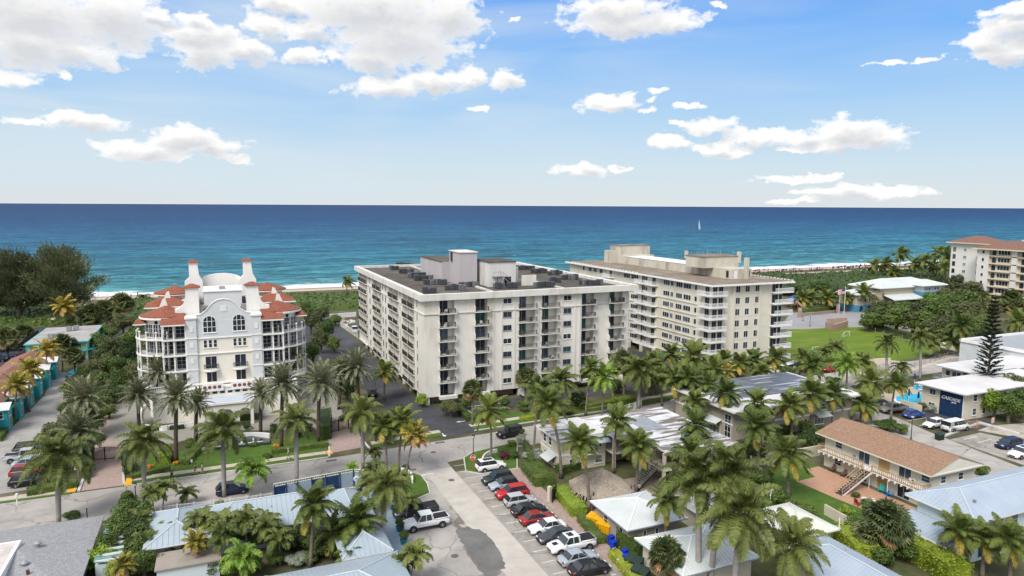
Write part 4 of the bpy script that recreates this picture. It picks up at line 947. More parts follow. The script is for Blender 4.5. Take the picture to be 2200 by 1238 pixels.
# ---- K : courtyard motel with stained white roof
def motel():
    ox, oy = 46.2, 77.3
    t = thing('motel_building', 'two storey taupe motel with stained white flat roof behind the thatched hut', 'building', (ox, oy, 0))
    X = lambda v: v-ox
    Y = lambda v: v-oy
    H = 5.05
    w_ = MB(); w_.box(0, 7.8, Y(88.9), Y(95.8), 0, H, 0); w_.box(7.8, X(58.5), Y(90), Y(95.8), 0, H, 1); w_.box(X(58.5), X(69), Y(82), Y(95.8), 0, H, 1); w_.box(X(63), X(69), Y(78.3), Y(82), 0, H, 1)
    part('wall', w_, [CREAM, TAUPE], t)
    r = MB(); r.prism([(X(45.4), Y(88)), (X(54), Y(88)), (X(54), Y(86)), (X(57), Y(86)), (X(57.6), Y(77.3)), (X(69.8), Y(77.3)), (X(69.8), Y(96.7)), (X(45.4), Y(96.7))], H, H+.3, 0, 1)
    part('roof', r, [WHITE2, STAINW], t)
    r = MB(); r.prism([(X(50.5), Y(88.1)), (X(54.2), Y(88.1)), (X(53.2), Y(96.5)), (X(49.5), Y(96.5))], H+.301, H+.55, 0); part('roof_patch', r, MEMB, t); r = MB(); r.box(X(60), X(64), Y(87), Y(93), H+.301, H+.32, 1); part('roof_patch', r, [MEMB, mat('grey_roof_patch', (.22, .24, .27), (.30, .32, .34), scale=.8, rough=.7)], t)
    b = MB(); b.box(-.05, 7.85, Y(88.9)-.06, Y(88.9), 2.45, 2.7); b.box(-.06, 0, Y(88.9)-.06, Y(95.8), 2.2, 2.5); part('string_course', b, WHITE2, t)
    for yc in (94.3, 92.4): win(t, 0, Y(yc), 3.15, .95, 1.25, '-x', 1, 2)
    for yc in (94, 91.2): win(t, 0, Y(yc), .7, .95, 1.2, '-x', 1, 2)
    for xc, z, ww in ((48.2, 3.0, .9), (52.7, 3.1, 1.1), (48.2, .6, 1.0), (52.8, .6, 1.3)): win(t, X(xc), Y(88.9), z, ww, 1.25, '-y', 1, 2)
    win(t, X(50.6), Y(88.9), 2.72, 1.7, 2.0, nx=2, fm=WHITE2, sill=False, name='balcony_door')
    q = MB(); q.box(X(48.6), X(52), Y(88.9)-1.1, Y(88.9)-.07, 2.5, 2.68); o = part('balcony', q, WHITE2, t)
    q = rail_mb(3.4, 1, 1.05, solid=.03); o2 = part('railing', q, BLACKM, o, (X(50.3), Y(88.85), 2.68))
    # awnings
    for (y0, y1, z, m) in ((90.2, 93.2, 2.2, WHITEROOF),):
        q = MB(); q.face([(-.02, Y(y1), z), (-.02, Y(y0), z), (-1.5, Y(y0), z-.75), (-1.5, Y(y1), z-.75)]); ribs(q, [(-.02, Y(y1), z), (-.02, Y(y0), z), (-1.5, Y(y0), z-.75), (-1.5, Y(y1), z-.75)], .25); q.box(-1.52, -1.48, Y(y0), Y(y1), z-.85, z-.75)
        part('awning', q, m, t)
    q = MB(); q.face([(X(50.8), Y(88.85), H-.05), (X(54), Y(88.85), H-.05), (X(54), Y(87.2), H-.7), (X(50.8), Y(87.2), H-.7)]); part('awning', q, BLUEROOF, t)
    # walkway, posts and stair in the courtyard
    q = MB(); q.box(X(54), X(57.6), Y(86.6), Y(90), 2.45, 2.65); q.box(X(57), X(58.5), Y(78), Y(90), 2.45, 2.65); q.box(X(58.5), X(63), Y(80.4), Y(82), 2.45, 2.65); part('walkway', q, CREAM, t)
    for xx, yy in ((54.1, 86.7), (57.1, 84.2), (57.1, 81.4), (57.1, 78.1), (60, 78.1), (62.6, 78.1)):
        q = MB(); q.box(X(xx), X(xx)+.4, Y(yy), Y(yy)+.4, 0, H); part('column', q, CREAM, t)
    q = MB(); q.add(rail_mb(8, 1, 0), Matrix.Translation((X(57.1), Y(82.3), 2.65)) @ Matrix.Rotation(-math.pi/2, 4, 'Z')); q.add(rail_mb(4.6, 1, 0), Matrix.Translation((X(60.6), Y(80.45), 2.65))); part('railing', q, BLACKM, t)
    q = MB()
    for i in range(11): q.box(X(56.4)-i*.28, X(56.75)-i*.28, Y(79), Y(80.2), 2.4-i*.22, 2.46-i*.22)
    q.slabxz([(X(56.75), 2.6), (X(53.4), -.05+.1), (X(53.7), 0), (X(56.75), 2.3)], Y(78.95), Y(79), 1); q.slabxz([(X(56.75), 2.6), (X(53.4), .05), (X(53.7), 0), (X(56.75), 2.3)], Y(80.2), Y(80.25), 1)
    q.tube([(X(56.7), Y(78.98), 3.5), (X(53.5), Y(78.98), 1)], .03, 4, 1)
    for i in range(12): q.tube([(X(56.7)-i*.29, Y(78.98), 2.5-i*.22), (X(56.7)-i*.29, Y(78.98), 3.5-i*.225)], .015, 4, 1)
    part('stairs', q, [TAUPE, BLACKM], t)
    win(t, X(65), Y(78.3), 3.0, 1.2, 1.2, nx=2); win(t, X(65), Y(78.3), .9, .8, .6); win(t, X(58.5)+.0, Y(85), 3, 1.0, 1.6, '-x', 1, 2); win(t, X(58.5), Y(85), .4, 1.0, 1.8, '-x', 1, 1)
    q = MB(); q.box(X(66.8), X(68.5), Y(77.4), Y(78.3), 1.75, 1.95); part('roof_box', q, WHITE2, t)
    return t
motel()
# ---- L : taupe building with dark roof
def taupe_l():
    ox, oy = 80, 90.3
    t = thing('motel_building', 'taupe building with dark streaked flat roof and white parapet edges', 'building', (ox, oy, 0)); H = 5.3
    w_ = MB(); w_.box(0, 27.5, 0, 16, 0, H); w_.box(9, 27.5, -.4, 0, 0, H-.02); part('wall', w_, TAUPE, t)
    def dk(t_, col, pos):
        mp = nd(t_, 'ShaderNodeMapping'); mp.inputs['Scale'].default_value = (.12, 1.2, 1); t_.links.new(pos, mp.inputs[0])
        n = nd(t_, 'ShaderNodeTexNoise'); n.inputs['Scale'].default_value = 1; n.inputs['Detail'].default_value = 6; t_.links.new(mp.outputs[0], n.inputs[0])
        return mixc(t_, ramp(t_, n.outputs[0], [(.56, 0.), (.62, .8)]), col, (.42, .44, .47))
    r = MB(); r.box(-1.2, 29, -1.6, 17, H, H+.28, 0); r.box(2, 28, 4.6, 16.6, H+.28, H+.42, 1); part('roof', r, [MEMB, mat('dark_wet_roof', (.075, .085, .11), (.13, .145, .175), scale=.4, rough=.45, extra=dk)], t)
    b = MB(); b.box(-.05, 0, 0, 16, 2.6, 2.9); b.box(9, 27.5, -.46, -.402, 2.55, 2.85); part('string_course', b, WHITE2, t)
    for xc in (11.5, 15.2, 20.5, 24.5): win(t, xc, -.4, 3.3, 1.1, 1.2, nx=1, ny=2)
    for xc in (12.5, 16.2): win(t, xc, -.4, .6, .9, 1.5, arch=True, ny=2)
    win(t, 19.5, -.4, .7, 2.3, 1.2, nx=3)
    for yc in (12.5, 8): win(t, 0, yc, 3.2, .8, 1.4, '-x')
    win(t, 0, 4.6, .3, 3.0, 2.2, '-x', 3, 2); win(t, 0, 1.2, .3, 1.6, 4.0, '-x', 2, 4)
    for args in ((0, 3.0, 6.4, 2.9, 1.6),):
        q = MB(); P = [(-.02, 7.6, 3.0), (-.02, 2.6, 3.0), (-1.7, 2.6, 2.3), (-1.7, 7.6, 2.3)]; q.face(P); ribs(q, P, .3); part('awning', q, WHITEROOF, t)
    q = MB(); P = [(18, -.42, 3.0), (21.4, -.42, 3.0), (21.4, -1.9, 2.4), (18, -1.9, 2.4)]; q.face(P[::-1]); ribs(q, P, .3); part('awning', q, WHITEROOF, t)
taupe_l()
# ---- M : cream two storey house, brown shingles, timber gallery
def gallery_house():
    ox, oy = 85.6, 58.3; L = 17.6; W = 8.3
    t = thing('house', 'cream two storey house with brown shingle roof and raw timber gallery', 'house', (ox, oy, 0))
    w_ = MB(); w_.box(0, W, 0, L, 0, 5.25); part('wall', w_, IVORY, t)
    w_ = MB(); w_.slabxz([(0, 5.25), (W, 5.25), (W/2, 6.55)], 0, .2); part('gable_wall', w_, IVORY, t); w_ = MB(); w_.slabxz([(0, 5.25), (W, 5.25), (W/2, 6.55)], L-.2, L); part('gable_wall', w_, flat('pale_green_gable', (.62, .66, .58)), t)
    r = hip_roof(-1.5, W+1.0, -.7, L+.6, 5.3, 1.75, axis='y', gable=True, thick=.2); r.slabxz([(-1.4, 5.3), (W+.9, 5.3), (W/2-.25, 6.98)], -.6, -.52, 1); part('roof', r, [SHING, IVORY], t)
    # gallery
    q = MB(); q.box(-1.55, -.002, .2, 8.3, 2.6, 2.75, 0); q.box(-1.55, -.002, 9.3, L-.1, 2.6, 2.75, 0); q.box(-1.55, -.002, 8.3, 9.3, 2.6, 2.75, 0)
    for i in range(19):
        q.box(-1.75, -.05, .4+i*.93, .52+i*.93, 2.38, 2.598, 0)
    g = part('gallery', q, WHITE2, t)
    for y0, y1 in ((.2, 7.9), (9.5, L-.1)):
        q = MB(); w2 = y1-y0; n = int(w2/.3); q.box(-1.62, -1.5, y0, y1, 3.62, 3.72); q.box(-1.58, -1.53, y0, y1, 2.85, 2.95)
        for i in range(n+1): yy = y0+(w2-.05)*i/n; big = i % 5 == 0; e = .05 if big else .02; q.box(-1.6, -1.52, yy-e+.02, yy+e+.02, 2.76, 3.62)
        part('railing', q, WOOD, g)
    q = MB(); q.box(-1.5, -.1, .12, .2, 3.6, 3.7)
    for i in range(6): q.box(-1.4+i*.25, -1.34+i*.25, .13, .19, 2.76, 3.6)
    part('railing', q, WOOD, g)
    # stairs run down along the gallery towards -y
    q = MB(); n = 13; sx0, sx1 = -2.9, -1.8
    x0, z0 = -1.62, 2.7; run = 5.4
    for i in range(n): q.box(-1.65-run*(i+1)/n, -1.65-run*i/n+.05, 8.0, 9.1, 2.6-2.6*(i+1)/n+.12, 2.6-2.6*(i+1)/n+.18, 0)
    for yy in (7.95, 9.1): q.slabxz([(-1.65, 2.6), (-1.65-run, 0), (-1.65-run+.5, 0), (-1.65, 2.3)], yy, yy+.06, 1)
    st = part('stairs', q, [flat('dark_tread', (.06, .06, .07)), WHITE2], t)
    q = MB()
    for yy in (7.92, 9.18):
        q.tube([(-1.6, yy, 3.7), (-1.65-run, yy, 1.05)], .05, 4)
        q.tube([(-1.6, yy, 3.1), (-1.65-run, yy, .5)], .03, 4)
        for i in range(5): q.tube([(-1.65-run*i/4, yy, 2.6-2.6*i/4), (-1.65-run*i/4, yy, 3.7-2.65*i/4)], .05, 4)
    part('railing', q, WOOD, st)
    for yc, z in ((15.0, 3.6), (15.0, .9), (1.0, 3.6)): win(t, 0, yc, z, 1.25, .95, '-x', 1, 2, gl=2)
    for yc in (10.5, 4.0): win(t, 0, yc, 2.8, 1.9, 2.0, '-x', 2, 1, name='sliding_door', sill=False, gl=2)
    win(t, 0, 4.0, .1, 1.9, 2.1, '-x', 2, 1, name='sliding_door', sill=False, gl=0); win(t, 0, 10.3, .1, .9, 2.0, '-x', 1, 1, name='door', sill=False, gl=0)
    for z in (2.8, .1):
        q = MB(); q.box(-.04, 0, 6.4, 8.1, z, z+2.2, 0)
        if z > 1: q.box(-.06, -.04, 6.95, 7.05, z+1.5, z+2.0, 1); q.box(-.06, -.04, 7.45, 7.55, z+1.5, z+2.0, 1)
        part('boarded_door', q, [PLY, BLACKM], t)
    for xc in (2.0, 5.5): win(t, xc, 0, 3.5, 1.0, 1.0, nx=1, ny=2)
    for y, z in ((11.9, 3.3), (2.5, .9)):
        q = MB(); q.box(-.35, 0, y-.35, y+.35, z, z+.45, 0); q.box(-.37, -.35, y-.28, y+.28, z+.05, z+.4, 1); part('wall_air_conditioner', q, [WHITE2, GREYM], t)
    q = MB(); q.box(-.4, -.02, 2.2, 3.1, 2.95, 3.5, 0)
    T = Matrix.Translation((-.41, 2.5, 3.22)) @ Matrix.Rotation(-math.pi/2, 4, 'Y'); l = MB(); l.lathe(0, 0, [(0, .01), (.2, .01), (.2, 0)], 12); q.add(l, T, 1); part('mini_split', q, [WHITE2, BLACKM], t)
    for yy in (8.4, 5.5): 
        q = MB(); q.tube([(-1.3, yy, 0), (-1.3, yy, 2.6)], .05, 6); part('post', q, WHITE2, t)
gallery_house()
# ---- N : pool apartments with the lettered navy wall
def text_part(body, size, parent, loc, rot, m, shear=0.0, name='lettering', ext=.015):
    cu = bpy.data.curves.new('lettering', 'FONT'); cu.body = body; cu.size = size; cu.extrude = ext; cu.shear = shear; cu.align_x = 'CENTER'; cu.offset = size*.02
    tmp = bpy.data.objects.new('lettering', cu); C.objects.link(tmp); bpy.context.view_layer.update()
    me = bpy.data.meshes.new_from_object(tmp.evaluated_get(bpy.context.evaluated_depsgraph_get())); bpy.data.objects.remove(tmp); me.materials.clear(); me.materials.append(m)
    o = link(name, me, parent, loc); o.rotation_euler = rot; return o
def pool_apts():
    ox, oy = 128.2, 82.6
    t = thing('apartment_building', 'two storey apartments with white roof and navy wall reading CASCADE APTS', 'building', (ox, oy, 0)); H = 5.1
    w_ = MB(); w_.box(0, 30, 0, 8.4, 0, H); part('wall', w_, CREAM, t)
    r = MB(); r.box(-1.2, 31, -1, 9.4, H, H+.2, 0); r.box(-1.1, 30.9, -.9, 9.3, H+.2, H+.23, 1); part('roof', r, [flat('lilac_grey_fascia', (.42, .41, .44)), MEMB], t)
    q = MB(); q.box(-.12, 0, .15, 4.6, 0, H-.02)
    for i in range(15):
        for j in range(14): q.box(-.15, -.12, .2+j*.312, .46+j*.312, .05+i*.335, .32+i*.335)
    nv = part('navy_wall', q, NAVY, t)
    text_part('CASCADE', .82, nv, (-.17, 2.5, 3.35), (math.pi/2, 0, -math.pi/2), WHITE, .35)
    text_part('APTS', .42, nv, (-.17, 1.8, 2.85), (math.pi/2, 0, -math.pi/2), WHITE, .1)
    q = MB(); q.tube([(-.1, .05, 0), (-.1, .05, H)], .06, 6); part('downpipe', q, WHITE2, t)
    for z in (3.4, .7): win(t, 0, 6.2, z, 1.3, 1.2, '-x', 2, 1); win(t, 3.2, 0, z, 1.1, 1.35, nx=1, ny=2); win(t, 9, 0, z, 1.1, 1.35, nx=1, ny=2)
    for z in (3.2, .7): 
        for xc in (6, 12, 17, 22, 27): win(t, xc, 0, z, .9, 1.3, nx=1, ny=2)
    t2 = thing('apartment_building', 'white roofed cream wing behind the pool apartments with navy panel', 'building', (147, 92.5, 0))
    w_ = MB(); w_.box(0, 30, 0, 7.6, 0, H); w_.box(-.04, 0, .6, 2.8, 2.4, 4.9); part('wall', w_, CREAM, t2)
    w_ = MB(); w_.box(-.08, -.041, .6, 2.8, 2.6, 4.8); part('navy_panel', w_, NAVY, t2)
    r = MB(); r.box(-1.6, 31, -1, 8.6, H, H+.2, 0); r.box(-1.5, 30.9, -.9, 8.5, H+.2, H+.23, 1); part('roof', r, [flat('lilac_grey_fascia', (.42, .41, .44)), MEMB], t2)
    win(t2, 0, 4.8, 3.2, 1.0, 1.2, '-x'); win(t2, 0, 6.2, 3.2, 1.0, 1.2, '-x'); win(t2, 0, 3.8, 3.2, .9, 1.2, '-x')
    q = MB(); q.box(-1.6, -.1, 5, 8.6, 2.4, 2.5); q.add(rail_mb(3.4, 1, 0), Matrix.Translation((-1.55, 6.8, 2.5)) @ Matrix.Rotation(-math.pi/2, 4, 'Z')); part('balcony', q, GREYM, t2)
    # further plain white buildings to the right
    t3 = thing('commercial_building', 'plain pale grey flat roofed building behind the Norfolk pine', 'building', (172, 97, 0))
    w_ = MB(); w_.box(0, 40, 0, 16, 0, 6.4); part('wall', w_, flat('pale_grey_wall', (.55, .58, .60)), t3)
    w_ = MB(); w_.box(-.3, 40.3, -.3, 0, 6.4, 7.1); w_.box(-.3, 0, 0, 16, 6.4, 7.1); w_.box(-.3, 40, 15.8, 16.1, 6.4, 7.1); part('parapet', w_, WHITE2, t3)
    w_ = MB(); w_.box(0, 40, 0, 15.8, 6.4, 6.5); part('roof', w_, flat('grey_roof', (.33, .35, .37)), t3)
    for i in range(3): win(t3, 4+i*6, 0, 3, 1.6, 1.3, nx=2)
pool_apts()
# ---- O : two storey blue grey metal roof house, bottom right
def metal_house():
    ox, oy = 76.8, 47.4
    t = thing('house', 'pale blue two storey house with standing seam blue grey hip roof', 'house', (ox, oy, 0))
    w_ = MB(); w_.box(0, 34, 0, 6.6, 0, 5.3); w_.box(-3.2, 0, .6, 6.8, 0, 2.6); part('wall', w_, PBLUE, t)
    r = hip_roof(-1, 35, -1, 7.6, 5.35, 1.9, axis='x', inset=3.4, thick=.22, seam=.5); part('roof', r, [BLUEROOF2, WHITE2, RIDGE], t)
    r = MB(); P = [(-3.9, 7.2, 2.62), (-3.9, .1, 2.62), (0, .1, 3.5), (0, 7.2, 3.5)]; r.face(P); ribs(r, P, .5); r.box(-3.95, -3.85, .1, 7.2, 2.4, 2.62, 1); r.face([(-3.9, .1, 2.62), (0, .1, 2.62), (0, .1, 3.5)], 1); part('lower_roof', r, [BLUEROOF2, WHITE2], t)
    win(t, 2.2, 0, 3.3, .9, 1.4, nx=1, ny=2); win(t, 3.9+.6, 0, 2.7, 1.9, 2.3, nx=2, name='sliding_door', sill=False); win(t, 7.5, 0, 3.0, 1.4, 1.7, nx=1, ny=2); win(t, .8, 0, 3.6, .6, .5)
    win(t, 1.8, 0, .3, .9, 2.0, name='door', sill=False); win(t, 5, 0, .2, 1.9, 2.2, nx=2, name='sliding_door', sill=False)
    for x, y in ((2.0, 1.2), (9, 2.6), (9.6, 2.6)): 
        b = MB(); b.tube([(x, y, 5.7), (x, y, 6.6)], .09, 8); b.lathe(x, y, [(.17, 6.55), (.2, 6.68), (0, 6.78)], 10); part('roof_vent', b, GREYM, t)
metal_house()
# ---- bungalow roofs
def bungalow(label, x0, x1, y0, y1, m, wm, h=2.75, rise=1.5, seam=.45, axis=None, inset=None, over=.7, trim=WHITE2):
    t = thing('bungalow', label, 'house', (x0, y0, 0)); W, L = x1-x0, y1-y0
    w_ = MB(); w_.box(over, W-over, over, L-over, 0, h); part('wall', w_, wm, t)
    r = hip_roof(0, W, 0, L, h+.12, rise, axis=axis, inset=inset, thick=.16, seam=seam); part('roof', r, [m, trim, RIDGE if m is not WHITEROOF else WHITE2], t)
    return t, W, L
FASC = flat('blue_fascia', (.28, .33, .40), rough=.6)
t, W, L = bungalow('white metal hip roofed bungalow beside the thatched hut and yellow bins', 42, 50.5, 64, 72.7, WHITEROOF, TAUPE, trim=FASC)
win(t, .7, 5.8, 1.1, 1.0, 1.0, '-x', 1, 2); win(t, .7, 2.3, 1.1, .7, 1.0, '-x'); win(t, 2.9, .7, 1.3, .5, .8); win(t, 4.6, .7, 1.3, .5, .8)
t, W, L = bungalow('white metal hip roofed bungalow behind the tall foreground palms', 41.8, 52, 53.4, 62.2, WHITEROOF, CREAM, trim=FASC)
win(t, .7, 6, 1.1, 1.1, 1.0, '-x', 1, 2); win(t, .7, 3, 1.1, 1.1, 1.0, '-x', 1, 2); win(t, 4, .7, 1.2, .9, .9)
t, W, L = bungalow('bungalow with cream ribbed hip roof below the lawn wall', 58.3, 65.2, 54.9, 62.7, mat('ivory_metal_roof', (.60, .59, .52), (.52, .51, .45), scale=.4, rough=.6), CREAM)
b = MB(); b.box(-.9, .1, 1.4, 1.6, 2.6, 2.75); b.tube([(6.9, .2, 2.5), (6.9, .2, 4.1)], .06, 6); part('vent_pipe', b, WHITE2, t)
t, W, L = bungalow('long bungalow with ribbed pale blue roof at the bottom edge', 54.6, 62.4, 38, 54.4, BLUEROOF2, CREAM, axis='y')
for y in (8.5, 12): b = MB(); b.lathe(5.6, y, [(.12, 3.2), (.12, 3.75), (.2, 3.8), (0, 3.95)], 8); part('roof_vent', b, GREYM, t)
t, W, L = bungalow('low flat grey roofed annex between the white bungalows', 52.4, 58, 62.8, 70, mat('worn_grey_roof', (.32, .34, .34), (.22, .24, .25), scale=.7, rough=.8, c3=(.45, .45, .42), s3=.5), CREAM, rise=.25, seam=.35)
# H: long pale blue roof, three wings joined
t = thing('house', 'long low house with pale blue standing seam roof beside the pool', 'house', (-8.8, 81, 0))
w_ = MB(); w_.box(.7, 24, .8, 7.8, 0, 2.75); w_.box(.7, 5.6, .3, .8, 0, 2.75); w_.box(21.6, 24.4, -10.2, .8, 0, 2.75); w_.box(1.6, 7.6, -4.5, -1, 0, 2.1); part('wall', w_, PBLUE, t)
r = hip_roof(5.0, 21.6, -.3, 8.3, 2.87, 1.9, axis='x', inset=4.3, thick=.16, seam=.55); part('roof', r, [BLUEROOF, WHITE2, RIDGE], t)
r = hip_roof(0, 6.6, -.6, 9.1, 2.86, 1.3, axis='y', inset=3.1, thick=.16, seam=.55); part('roof', r, [BLUEROOF, WHITE2, RIDGE], t)
r = hip_roof(19.5, 25, -11, 6.6, 2.85, 1.5, axis='y', inset=2.6, thick=.16, seam=.55); part('roof', r, [BLUEROOF, WHITE2, RIDGE], t)
b = MB(); b.box(1.4, 7.8, -4.7, -.7, 2.1, 2.25); part('porch_roof', b, flat('weathered_porch_roof', (.32, .28, .24)), t)
for x, y, z in ((3.2, 3, 4.0), (11, 5, 4.5), (13.4, 2.6, 3.9)): b = MB(); b.lathe(x, y, [(.12, z-.5), (.12, z+.2), (.2, z+.25), (0, z+.42)], 8); part('roof_vent', b, GREYM, t)
win(t, 16.5, .8, .9, 1.6, 1.2, nx=2); win(t, 20, .8, .9, 1.0, 1.2); win(t, 21.6, -6, .9, 1.2, 1.2, '-x', 2)
t, W, L = bungalow('house with pale blue hip roof cut by the bottom edge', 3, 16.5, 59.4, 69.6, BLUEROOF, PBLUE, axis='x')
# I: grey shingle house bottom left
t = thing('house', 'grey shingle roofed house with white flat terrace roof in the corner', 'house', (-32, 74, 0))
w_ = MB(); w_.box(.6, 17.4, .6, 16.8, 0, 2.75); part('wall', w_, IVORY, t)
r = hip_roof(0, 18.2, -1.5, 17.6, 2.86, 1.5, axis='x', inset=6.5, thick=.18); part('roof', r, [GSHING, WHITE2], t)
r = MB(); r.box(-6, 11.6, -4, 10.2, 2.8, 4.5, 0); r.box(-5.6, 11.2, -3.6, 9.8, 4.502, 4.53, 1); part('flat_roof', r, [WHITE2, mat('stained_terrace_roof', (.62, .60, .58), (.45, .40, .36), scale=.5, rough=.8)], t)
for x, y, z in ((13.3, 8.9, 4.15), (12.9, 5.2, 3.9)):
    b = MB(); b.lathe(x, y, [(.22, z-.3), (.22, z+.12), (.36, z+.2), (.36, z+.32), (.1, z+.5), (0, z+.52)], 12); part('turbine_vent', b, GREYM, t)
b = MB(); b.tube([(13.5, 3.6, 3.4), (13.5, 3.6, 4.1)], .16, 8); part('chimney_pipe', b, flat('rust_pipe', (.12, .05, .05)), t)
# green conservatory strip beside it
t = thing('garden_shed', 'green glazed lean-to between the grey roof and the leafy trees', 'shed', (-13.2, 80, 0))
b = MB(); b.box(0, 2.2, 0, 9, 0, 2.2, 0); b.face([(-.1, -.2, 2.7), (2.4, -.2, 2.25), (2.4, 9.2, 2.25), (-.1, 9.2, 2.7)], 1)
for i in range(8): b.box(0, 2.4, i*1.3-.04, i*1.3+.04, 2.5, 2.72, 2)
part('body', b, [PBLUE, flat('green_glazing', (.16, .30, .28), rough=.3), WHITE2], t)
# ---- thatched hut
def tiki():
    x, y = 47.2, 78.6
    t = thing('thatched_hut', 'round open hut with shaggy grey brown palm thatch roof', 'hut', (x, y, 0)); random.seed(5)
    b = MB(); n = 40; prof = [(0.05, 4.35), (.5, 4.0), (1.4, 3.45), (2.4, 2.85), (3.5, 2.2), (4.1, 1.75)]
    o = len(b.v); a = 1.15
    for i, (r, z) in enumerate(prof):
        for k in range(n):
            q = 2*math.pi*k/n; sq = 1/max(abs(math.cos(q)), abs(math.sin(q)))**.35; rr = r*sq+random.uniform(-.06, .06); b.v.append((rr*math.cos(q), rr*math.sin(q), z+random.uniform(-.05, .05)))
    for i in range(len(prof)-1):
        for k in range(n): k2 = (k+1) % n; b.f.append((o+i*n+k, o+(i+1)*n+k, o+(i+1)*n+k2, o+i*n+k2)); b.m.append(0)
    for i in range(1500):          # loose thatch strands
        q = random.uniform(0, 2*math.pi); f = random.random()**.6; sq = 1/max(abs(math.cos(q)), abs(math.sin(q)))**.35
        r = f*4.1*sq; z = 4.35-2.6*f+.05; l = random.uniform(.25, .6); c, s = math.cos(q), math.sin(q); w2 = .05; dn = -.58*l-(.3 if f > .93 else 0)
        b.face([(r*c-s*w2, r*s+c*w2, z), (r*c+s*w2, r*s-c*w2, z), ((r+l)*c+s*w2, (r+l)*s-c*w2, z+dn), ((r+l)*c-s*w2, (r+l)*s+c*w2, z+dn)], 0)
    part('thatch_roof', b, THATCH, t)
    for dx, dy in ((-3, -3), (3, -3), (-3, 3), (3, 3), (0, -3.2), (0, 3.2)):
        b = MB(); b.tube([(dx, dy, 0), (dx*.97, dy*.97, 2.5)], .12, 6); part('post', b, flat('dark_log', (.10, .07, .05)), t)
    b = MB(); b.box(-1.6, 1.6, -.4, .4, .7, .78); b.box(-1.4, -1.2, -.3, .3, 0, .7); b.box(1.2, 1.4, -.3, .3, 0, .7); part('table', b, WOOD, t)
tiki()
# ---- G : turquoise row with brown roof, F : flat roofed turquoise block
def teal_row():
    t = thing('row_house', 'turquoise two storey row with brown pitched roof along the lane', 'building', (-43, 139, 0))
    w_ = MB(); w_.box(0, 6, 0, 48, 0, 4.5); part('wall', w_, TEAL, t)
    r = hip_roof(-1.5, 6.6, -1, 49, 4.5, 1.6, axis='y', gable=True, thick=.2); part('roof', r, [mat('faded_red_shingle', (.27, .12, .085), (.20, .10, .075), scale=2.5, rough=.95, c3=(.25, .18, .15), s3=.3), TEALT], t)
    for i in range(6):
        y = 3+i*8
        b = MB(); b.box(6, 8, y, y+3.4, 0, 4.2, 0); part('bay', b, TEAL, t)
        r = hip_roof(3.5, 8.5, y-.4, y+3.8, 4.2, .9, axis='x', gable=True, thick=.15); part('bay_roof', r, [flat('white_bay_roof', (.62, .60, .58)), TEALT], t)
        win(t, 7, y, 2.6, 1.0, 1.2, ny=2); win(t, 8, y+1.7, 2.7, 1.2, 1.1, '+x', 2); win(t, 8, y+1.7, .4, 1.0, 1.9, '+x', name='door', sill=False); win(t, 6, y+5.6, 2.7, 1.4, 1.0, '+x', 2)
        b = MB(); b.box(6, 7.2, y+3.6, y+7.4, 2.3, 2.4); b.add(rail_mb(3.8, .9, 0, solid=.05, pitch=.25), Matrix.Translation((7.15, y+5.5, 2.4)) @ Matrix.Rotation(math.pi/2, 4, 'Z')); part('balcony', b, TEALT, t)
    w_ = MB(); win(t, 3, 0, 2.7, 1.2, 1.2, ny=2); win(t, 5, 0, 2.7, .8, 1.2, ny=2)
    b = MB(); b.box(-11, -2.0, 20, 20.3, 0, 1.2); 
teal_row()
def teal_block():
    t = thing('motel_building', 'turquoise trimmed motel block with flat grey roof near the dunes', 'building', (-45, 203.5, 0))
    w_ = MB(); w_.box(0, 13, 1.2, 25, 0, 4.6); part('wall', w_, flat('pale_yellow_wall', (.60, .56, .36)), t)
    r = MB(); r.box(-.5, 13.5, -.2, 25.5, 4.6, 4.85, 0); r.box(-.3, 13.3, 0, 25.3, 4.85, 4.88, 1); part('roof', r, [TEALT, mat('grey_flat_roof', (.38, .37, .35), (.30, .29, .27), scale=.3, rough=.9, c3=(.22, .21, .2), s3=.2)], t)
    b = MB(); b.box(-.3, 13.3, 0, 1.2, 2.2, 2.35)
    for i in range(6): b.box(i*2.6-.1, i*2.6+.1, 0, .15, 0, 4.6)
    b.add(rail_mb(13, 1, 0, solid=.05, pitch=.25), Matrix.Translation((6.5, .1, 2.35))); b.box(13, 14.2, 1, 25, 2.2, 2.35); b.add(rail_mb(24, 1, 0, solid=.05, pitch=.25), Matrix.Translation((14.2, 13, 2.35)) @ Matrix.Rotation(math.pi/2, 4, 'Z')); part('gallery', b, TEALT, t)
    for i in range(4): win(t, 2+i*3, 1.2, 2.5, 1.3, 1.6, nx=2); win(t, 2+i*3, 1.2, .3, 1.3, 1.6, nx=2)
    b = MB(); b.box(-2.2, -2.1, 2, 24, 3.5, 4.7); b.box(-.9, -.8, 2, 24, 3.6, 4.8); b.box(-2.2, -.8, 2, 24, 2.2, 2.3); part('side_walkway', b, BLACKM, t)
    for x, y in ((4.2, 6), (5.6, 6.3), (6.5, 17), (8, 18)):
        b = MB(); b.box(x-.6, x+.6, y-.5, y+.5, 5.1, 6.2); b.box(x-.5, x-.4, y-.4, y+.4, 4.88, 5.1); b.box(x+.4, x+.5, y-.4, y+.4, 4.88, 5.1); part('roof_unit', b, GREYM, t)
teal_block()
